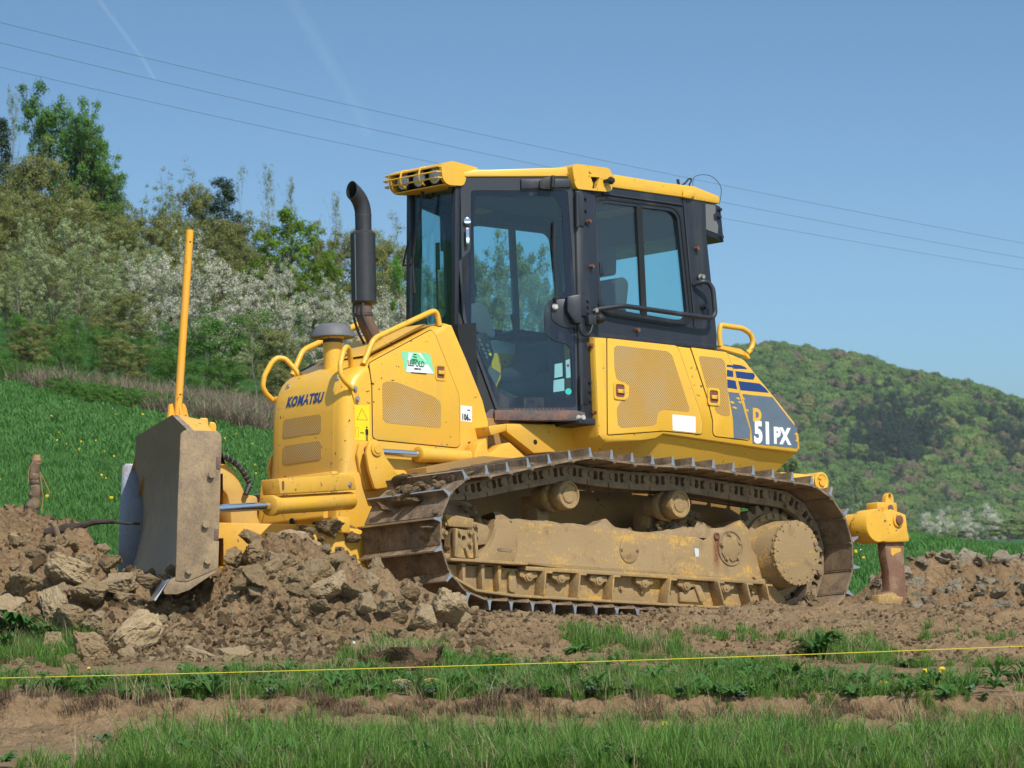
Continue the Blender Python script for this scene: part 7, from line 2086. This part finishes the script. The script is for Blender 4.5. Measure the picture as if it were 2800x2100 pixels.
def plant(kind, px, top, wpx, Y, label=None, group=True):
    x = (px - 1400) / 15000 * Y
    zt = CAM_Z - (top - 1050) / 15000 * Y
    zb = float(terrain(np.array([x]), np.array([float(Y)]))[0]) - 0.05
    H = max(1.2, zt - zb)
    tm, cm = trg.choice(SPEC[kind])
    e = empty(NAMES[kind], None, (x, Y, zb))
    Wm = {'tall_alder': 0.46, 'bare_tree': 0.40, 'pine': 0.46, 'bright_tree': 0.85, 'maple': 0.85, 'hawthorn': 1.3, 'blackthorn': 1.0, 'willow': 0.95, 'budding_tree': 0.85, 'sparse_tree': 0.72}[kind]
    s = wpx / 15000 * Y / Wm
    e.scale = (s, s, H)
    e.rotation_euler = (0, 0, trg.uniform(0, 6.28))
    for nm, me in (('trunk', tm), ('crown', cm)):
        o = bpy.data.objects.new(nm, me); link(o, e)
    tag(e, label or BASE[kind] + ' ' + where(px, Y), 'bush' if kind in ('willow', 'blackthorn', 'hawthorn') else 'tree', None if label else NAMES[kind].replace('_', ' ').replace('bush', 'bushe') + 's on the hillside')
    return e
plant('tall_alder', 165, 235, 190, 240, 'tall fresh-green alder towering over the wood, upper left')
plant('tall_alder', 245, 330, 150, 238, 'shorter fresh-green alder at the right shoulder of the tallest tree')
for px_, tp_, w_, lab_ in ((205, 285, 150, 'second-tallest fresh-green alder beside the tallest'), (275, 430, 150, 'fresh-green alder on the falling skyline right of the tall ones'), (315, 520, 130, 'lowest fresh-green alder where the skyline dips')):
    plant('tall_alder', px_, tp_, w_, 237, lab_)
plant('bright_tree', 800, 575, 270, 190, 'bright yellow-green tree left of the exhaust stack')
plant('bright_tree', 880, 690, 150, 186, 'lower yellow-green tree right behind the exhaust stack')
plant('maple', 1098, 705, 120, 168, 'bright green maple between exhaust stack and cab')
plant('hawthorn', 565, 845, 370, 118, 'broad dark green bush behind the blade pole')
TREES = [('pine', 15, 330, 150, 236), ('pine', -30, 380, 140, 232), ('bare_tree', 28, 238, 75, 246), ('bare_tree', 110, 380, 80, 244), ('pine', 55, 470, 90, 230),
         ('sparse_tree', 440, 462, 190, 236), ('sparse_tree', 370, 505, 140, 232), ('budding_tree', 520, 505, 170, 230), ('sparse_tree', 300, 540, 130, 234), ('pine', 615, 492, 190, 226), 
         ('bare_tree', 645, 455, 70, 226), ('bare_tree', 728, 450, 75, 228), ('bare_tree', 795, 485, 70, 222), ('bare_tree', 915, 525, 70, 222), ('bare_tree', 1025, 545, 75, 218), ('bare_tree', 1062, 580, 70, 216),
         ('budding_tree', 580, 590, 230, 212), ('budding_tree', 670, 600, 220, 208), ('budding_tree', 470, 580, 240, 212), ('budding_tree', 380, 610, 220, 208), ('budding_tree', 290, 600, 230, 206), ('budding_tree', 180, 520, 260, 210), ('budding_tree', 70, 560, 260, 204), ('budding_tree', -20, 560, 220, 202),
         ('budding_tree', 935, 620, 200, 205), ('budding_tree', 1030, 650, 180, 200), ('budding_tree', 1110, 680, 140, 196), ('budding_tree', 720, 680, 200, 196), ('budding_tree', 560, 680, 220, 190), ('budding_tree', 250, 680, 240, 180), ('budding_tree', 90, 680, 240, 176), ('budding_tree', -20, 690, 200, 172),
         ('budding_tree', 430, 690, 220, 182), ('budding_tree', 1000, 740, 180, 180), ('budding_tree', 1180, 720, 160, 190), ('budding_tree', 1270, 690, 180, 196), ('budding_tree', 1360, 655, 190, 198), ('sparse_tree', 1320, 640, 160, 204), ('budding_tree', 1450, 700, 170, 200), ('sparse_tree', 1460, 680, 120, 206), ('budding_tree', 1520, 780, 120, 200),
         ('budding_tree', 130, 420, 250, 226), ('budding_tree', 30, 480, 240, 222), ('budding_tree', 220, 540, 220, 220), ('budding_tree', 740, 900, 200, 118), ('budding_tree', 860, 640, 150, 200), ('budding_tree', 90, 930, 160, 110), ('budding_tree', 335, 960, 170, 110), ('hawthorn', 490, 985, 170, 109), ('willow', 625, 950, 150, 113), ('budding_tree', 770, 1010, 160, 108), ('hawthorn', 170, 985, 130, 107), ('willow', 80, 575, 160, 166), ('willow', 235, 570, 220, 162), ('willow', 335, 650, 170, 158), ('willow', 150, 650, 220, 152), ('willow', 270, 690, 230, 148), ('hawthorn', 60, 930, 150, 114), ('hawthorn', 285, 930, 150, 115), ('willow', 20, 720, 150, 150), ('willow', 300, 740, 200, 146), ('willow', 400, 650, 130, 160),
         ('blackthorn', 470, 640, 220, 152), ('blackthorn', 385, 690, 180, 149), ('blackthorn', 580, 690, 220, 148), ('blackthorn', 690, 745, 220, 145), ('blackthorn', 775, 715, 150, 147), ('blackthorn', 850, 775, 190, 141), ('blackthorn', 935, 750, 150, 142), ('blackthorn', 1010, 790, 190, 138), ('blackthorn', 1090, 815, 170, 136),
         ('blackthorn', 520, 770, 200, 139), ('blackthorn', 640, 820, 200, 136), ('blackthorn', 1000, 880, 200, 128), ('blackthorn', 1130, 900, 180, 128), ('blackthorn', 1280, 880, 220, 132), ('blackthorn', 1420, 900, 200, 134),
         ('budding_tree', 330, 800, 190, 128), ('bare_tree', 55, 700, 150, 118), ('bare_tree', 205, 690, 190, 124), ('bare_tree', 700, 860, 120, 116),
         ('hawthorn', 410, 910, 190, 116), ('hawthorn', 165, 860, 150, 118), ('hawthorn', 620, 990, 190, 110), ('hawthorn', 1000, 980, 220, 112)]
for a in TREES:
    plant(*a)
# the wood goes on along the slope past the left edge of the picture
_src = [SPEC[k_][0][1] for k_ in ('budding_tree', 'willow', 'blackthorn', 'hawthorn', 'sparse_tree', 'bright_tree')]
_n = 210
_Y = rs.uniform(108, 245, _n); _px = rs.uniform(-1300, -330, _n)
_x = (_px - 1400) / 15000 * _Y
_i = np.where(_Y < 122, np.where(rs.rand(_n) < 0.5, 3, 0), np.where(_Y < 165, rs.choice([1, 2, 0], _n), rs.choice([0, 0, 4, 5], _n)))
_h = np.where(_Y < 122, rs.uniform(1.5, 2.4, _n), np.where(_Y < 165, rs.uniform(3, 4.5, _n), rs.uniform(4.5, 7, _n)))
_w = _h * rs.uniform(0.75, 1.0, _n)
o = scatter('hillside_wood', np.stack([_x, _Y, terrain(_x, _Y) - 0.1], -1), np.stack([np.zeros(_n), np.zeros(_n), rs.uniform(0, 6.28, _n)], -1), np.stack([_w, _w, _h], -1), _i, _src)
tag(o, 'mass of budding wood continuing along the hillside', kind='stuff')
# where several of a kind share a spot, tell them apart by height
_by = {}
for o in bpy.data.objects:
    if o.type == 'EMPTY' and o.get('group', '').endswith('on the hillside'):
        _by.setdefault(o['label'], []).append(o)
for lab, L in _by.items():
    if len(L) > 1:
        L.sort(key=lambda o: -((o.location.z + o.scale.z - CAM_Z) / o.location.y))
        for i, o in enumerate(L):
            o['label'] = lab + ', ' + (('taller', 'lower')[i] + ' of two' if len(L) == 2 else ('tallest', 'second', 'third', 'fourth', 'fifth')[i] + ' of ' + ('three', 'four', 'five')[len(L) - 3])
# brambles and dry grass along the meadow edge: one tangled mass
T_DR = [tuft('dry_tuft', 'brush_dry', 80, 0.35, 0.62, 0.014, 600 + k, 0.9) for k in range(2)] + [tuft('dry_tuft', 'brush_brown', 90, 0.45, 0.6, 0.016, 610 + k, 1.6) for k in range(2)]
T_BR = [make_tree(620 + k, 0.02, 'dome', 30, 6, 1500, 0.05, 0.4, 1.7, 0.012, 0.10, 'leaf_fresh' if k else 'leaf_dark', 'bark_pale', stems=3)[1] for k in range(2)]
n = 1700
px = rs.uniform(-80, 1300, n)
edge = np.interp(px, [-80, 0, 200, 370, 480, 740, 1300], [1010, 1035, 1098, 1138, 1160, 1200, 1290])
Y = rs.uniform(98, 109, n)
x = (px - 1400) / 15000 * Y
z = terrain(x, Y)
py = 1050 + (CAM_Z - z) / Y * 15000
k = py < edge + 4
x, Y, z, px = x[k], Y[k], z[k], px[k]
green = (vnoise(x * 0.55, Y * 0.3, 141) + 0.25 * rs.rand(len(x))) > 0.62
idx = np.where(green, 4 + rs.randint(0, 2, len(x)), rs.randint(0, 4, len(x)))
s = np.where(green, rs.uniform(0.2, 0.42, len(x)), rs.uniform(0.5, 1.1, len(x)))
o = scatter('undergrowth', np.stack([x, Y, z], -1), np.stack([rs.normal(0, 0.12, len(x)), rs.normal(0, 0.12, len(x)), rs.uniform(0, 6.28, len(x))], -1), s, idx, T_DR + T_BR)
tag(o, 'tangle of brambles and dry grass along the wood edge', kind='stuff')

# ------------------------------------------------------------------ far wooded hill
m_leaf('far_green', (0.070, 0.135, 0.024), (0.090, 0.160, 0.028), 0.15, var=0.6, dark=0.4)
m_leaf('far_pale', (0.115, 0.185, 0.034), (0.135, 0.21, 0.040), 0.2, var=0.5, dark=0.5)
m_leaf('far_brown', (0.135, 0.112, 0.062), (0.16, 0.132, 0.072), 0.15, var=0.6, dark=0.5)
m_leaf('far_olive', (0.135, 0.145, 0.040), (0.155, 0.165, 0.046), 0.15, var=0.6, dark=0.5)
m_leaf('far_needle', (0.016, 0.040, 0.020), (0.024, 0.052, 0.026), 0.05, var=0.4)
def far_tree(seed, mat, shape, leaves=700, W=0.8, hb=0.15, leaf=0.06):
    """far crown: a body of lumpy boughs with loose sprays standing off it"""
    if shape == 'cone':
        return make_tree(seed, hb, shape, 26, 4, leaves, leaf, 0.5, W, 0.014, 0.085, mat, 'bark_grey', twigs=False, per=60, nrm=(0.6, 1.1, 0.22))[1]
    bm = bmesh.new()
    bmesh.ops.create_icosphere(bm, subdivisions=4, radius=1.0)
    rg = np.random.RandomState(seed)
    off = Vector((seed * 3.1, seed * 1.7, seed * 0.9))
    pts = []
    for v in bm.verts:
        p = v.co.copy()
        k = 1 + 0.42 * mnoise.fractal(p * 1.5 + off, 1.0, 2.0, 2) + 0.30 * (0.45 - abs(mnoise.noise(p * 3.4 + off))) + 0.16 * mnoise.fractal(p * 8 + off, 0.8, 2.0, 3)
        v.co = Vector((p.x * k * W / 2, p.y * k * W / 2, 0.56 + p.z * k * 0.42))
        pts.append((v.co.copy(), p))
    me0 = bpy.data.meshes.new('crown'); bm.to_mesh(me0)
    fc = [[v.index for v in f.verts] for f in bm.faces]
    bm.free(); bpy.data.meshes.remove(me0)
    V = [tuple(q) for q, _ in pts]
    F = [(a, b_, c_, c_) for a, b_, c_ in fc]
    me = bpy.data.meshes.new('crown')
    vv = list(V); ff = [tuple(f) for f in fc]
    for k in range(leaves):
        q, d = pts[rg.randint(len(pts))]
        c = np.array(q) + np.array(d) * rg.uniform(0.0, 0.05) + rg.normal(0, 0.012, 3)
        n_ = np.array(d) + rg.normal(0, 0.4, 3); n_ /= np.linalg.norm(n_)
        u = np.cross(n_, rg.normal(0, 1, 3)); u /= np.linalg.norm(u); w = np.cross(n_, u)
        z_ = leaf * rg.uniform(0.4, 1.0); b0 = len(vv)
        vv += [tuple(c - u * z_ * 0.5), tuple(c + w * z_ * 0.4), tuple(c + u * z_ * 0.5), tuple(c - w * z_ * 0.4)]
        ff.append((b0, b0 + 1, b0 + 2, b0 + 3))
    me.from_pydata(vv, [], ff)
    me.materials.append(M[mat])
    me.update()
    return me
FT = [far_tree(700, 'far_green', 'dome'), far_tree(701, 'far_green', 'dome'), far_tree(702, 'far_pale', 'dome'), far_tree(703, 'far_olive', 'dome'), far_tree(704, 'far_brown', 'dome', 900), far_tree(705, 'far_needle', 'cone', 1400, 0.40, 0.05, 0.04), far_tree(706, 'far_needle', 'cone', 1400, 0.36, 0.05, 0.04)]
n = 5600
Y = rs.uniform(2890, 3480, n)
px = rs.uniform(1380, 3500, n)
x = (px - 1400) / 15000 * Y
z = terrain(x, Y)
py = 1050 + (CAM_Z - z) / Y * 15000
v = fbm(px * 0.012, py * 0.02, 3, 151)
v2 = fbm(px * 0.03, py * 0.045, 2, 157)
con = np.exp(-((px - 2440) / 130) ** 2 - ((py - 1225) / 85) ** 2) * 1.15 + np.exp(-((px - 2770) / 70) ** 2 - ((py - 1240) / 70) ** 2) * 0.8 + 0.03
br = np.clip(0.20 + 0.8 * v + 0.35 * np.exp(-((px - 2620) / 140) ** 2 - ((py - 1290) / 60) ** 2), 0.02, 0.8)
u = rs.rand(n)
idx = np.where(u < con, 5 + rs.randint(0, 2, n), np.where(u < con + br * 0.55, np.where(rs.rand(n) < 0.55, 4, 3), np.where(v2 > 0.12, 2, rs.randint(0, 2, n))))
h = np.where(idx >= 5, rs.uniform(13, 18, n), rs.uniform(8, 13, n))
w = np.where(idx >= 5, h * 1.0, h * rs.uniform(0.95, 1.4, n))
o = scatter('hill_forest', np.stack([x, Y, z - 0.5], -1), np.stack([np.zeros(n), np.zeros(n), rs.uniform(0, 6.28, n)], -1), np.stack([w, w, h], -1), idx, FT)
tag(o, 'far mixed forest covering the hill', kind='stuff')
# trees standing by themselves at the foot of the hill
SPEC['far_blossom'] = [make_tree(760 + k, 0.06, 'dome', 34, 6, 4500, 0.030, 0.5, 0.95, 0.02, 0.085, 'blossom', 'bark_grey', mix=('leaf_willow', 0.2)) for k in range(2)]
SPEC['far_round'] = [make_tree(770, 0.05, 'dome', 34, 6, 3000, 0.04, 0.6, 1.0, 0.02, 0.055, 'far_pale', 'bark_grey')]
SPEC['far_olive'] = [make_tree(771, 0.05, 'dome', 34, 6, 2600, 0.045, 0.6, 1.1, 0.02, 0.06, 'leaf_olive', 'bark_grey', mix=('far_green', 0.3))]
def far_plant(kind, name, px, top, base, wpx, Y, label, cat='tree'):
    x = (px - 1400) / 15000 * Y
    zb = float(terrain(np.array([x]), np.array([float(Y)]))[0]) - 0.3
    zt = CAM_Z - (top - 1050) / 15000 * Y
    tm, cm = trg.choice(SPEC[kind])
    e = empty(name, None, (x, Y, zb))
    s = wpx / 15000 * Y / 1.0
    e.scale = (s, s, zt - zb); e.rotation_euler = (0, 0, trg.uniform(0, 6.28))
    for nm, me in (('trunk', tm), ('crown', cm)):
        o = bpy.data.objects.new(nm, me); link(o, e)
    tag(e, label, cat)
for px, top, w_, lab in ((2530, 1402, 62, 'white blossoming fruit tree left of the far lamp post'), (2580, 1388, 66, 'white blossoming fruit tree just left behind the far lamp post'), (2650, 1392, 74, 'white blossoming fruit tree just right of the far lamp post'), (2712, 1378, 80, 'white blossoming fruit tree furthest right at the hill foot')):
    far_plant('far_blossom', 'blossom_tree', px, top, 1470, w_, 1500, lab)
far_plant('far_round', 'pale_tree', 2150, 1258, 1400, 150, 700, 'pale green round tree seen between tank box and track')
far_plant('far_round', 'pale_tree', 2330, 1300, 1400, 100, 2600, 'pale green slim tree left of the ripper at the hill foot')
for px, top, w_, Y_, lab in ((2760, 1420, 170, 1300, 'dark hedge bush at the right edge below the hill'), (2470, 1440, 120, 1400, 'olive hedge bush beside the ripper at the hill foot'), (2620, 1452, 150, 1250, 'low hedge bush in front of the far lamp post'), (2400, 1440, 120, 1500, 'olive hedge bush behind the ripper head')):
    far_plant('far_olive', 'hedge_bush', px, top, 1480, w_, Y_, lab, 'bush')
lp = empty('lamp_post', None, ((2616 - 1400) / 15000 * 1200, 1200, CAM_Z - (1478 - 1050) / 15000 * 1200))
MB().cyl((0, 0, -0.5), (0, 0, 6.8), 0.09, 0.06, n=8).build('pole', 'bark_pale', lp)
MB().box(-1.0, 1.0, -0.1, 0.1, 6.75, 6.95).build('lamp_arm', 'bark_pale', lp, bevel=0.02)
tag(lp, 'thin grey lamp post among the blossoming trees', 'lamp post')

# ------------------------------------------------------------------ air
b = MB(); b.box(-1900, 1900, -100, 5100, -125, 160)
t = NT('haze_air')
pv = t.n('ShaderNodeVolumePrincipled')
pv.inputs['Color'].default_value = (0.85, 0.91, 1.0, 1)
pv.inputs['Density'].default_value = 3.0e-5
t.l(pv.outputs[0], t.o.inputs['Volume'])
M['haze_air'] = t.m
hz = b.build('haze', 'haze_air')
tag(hz, 'faint blue haze filling the valley air', kind='stuff')

# ------------------------------------------------------------------ old contrails
def contrail(pts, r0, r1, alpha, label, Y=4400):
    t = NT('contrail_vapour')
    lw = t.n('ShaderNodeLayerWeight'); lw.inputs[0].default_value = 0.5
    a = t.math('MULTIPLY', t.math('POWER', t.math('SUBTRACT', 1.0, lw.outputs['Facing']), 2.0), t.ramp(t.noise(0.03, 4, 0.6), 0.3, 0.7, alpha * 0.4, alpha))
    d = t.n('ShaderNodeBsdfDiffuse'); d.inputs[0].default_value = (0.9, 0.92, 0.95, 1)
    tr = t.n('ShaderNodeBsdfTransparent'); mx = t.n('ShaderNodeMixShader')
    t.l(a, mx.inputs[0]); t.l(tr.outputs[0], mx.inputs[1]); t.l(d.outputs[0], mx.inputs[2]); t.l(mx.outputs[0], t.o.inputs[0])
    M['contrail_vapour'] = t.m
    P = [Vector(px_at(p[0], p[1], Y)) for p in pts]
    n = len(P)
    b = MB(); b.tube(P, r0, 16, rs=[r0 + (r1 - r0) * i / (n - 1) for i in range(n)])
    tag(b.build('contrail', 'contrail_vapour'), label, 'contrail')
contrail([(225, -60), (270, 0), (330, 80), (390, 160), (425, 220)], 2.6, 1.8, 0.045, 'short faint contrail at the top left of the sky')
contrail([(770, -60), (810, 20), (900, 170), (960, 270), (1010, 370)], 8, 6, 0.022, 'broad fading contrail above the blade')
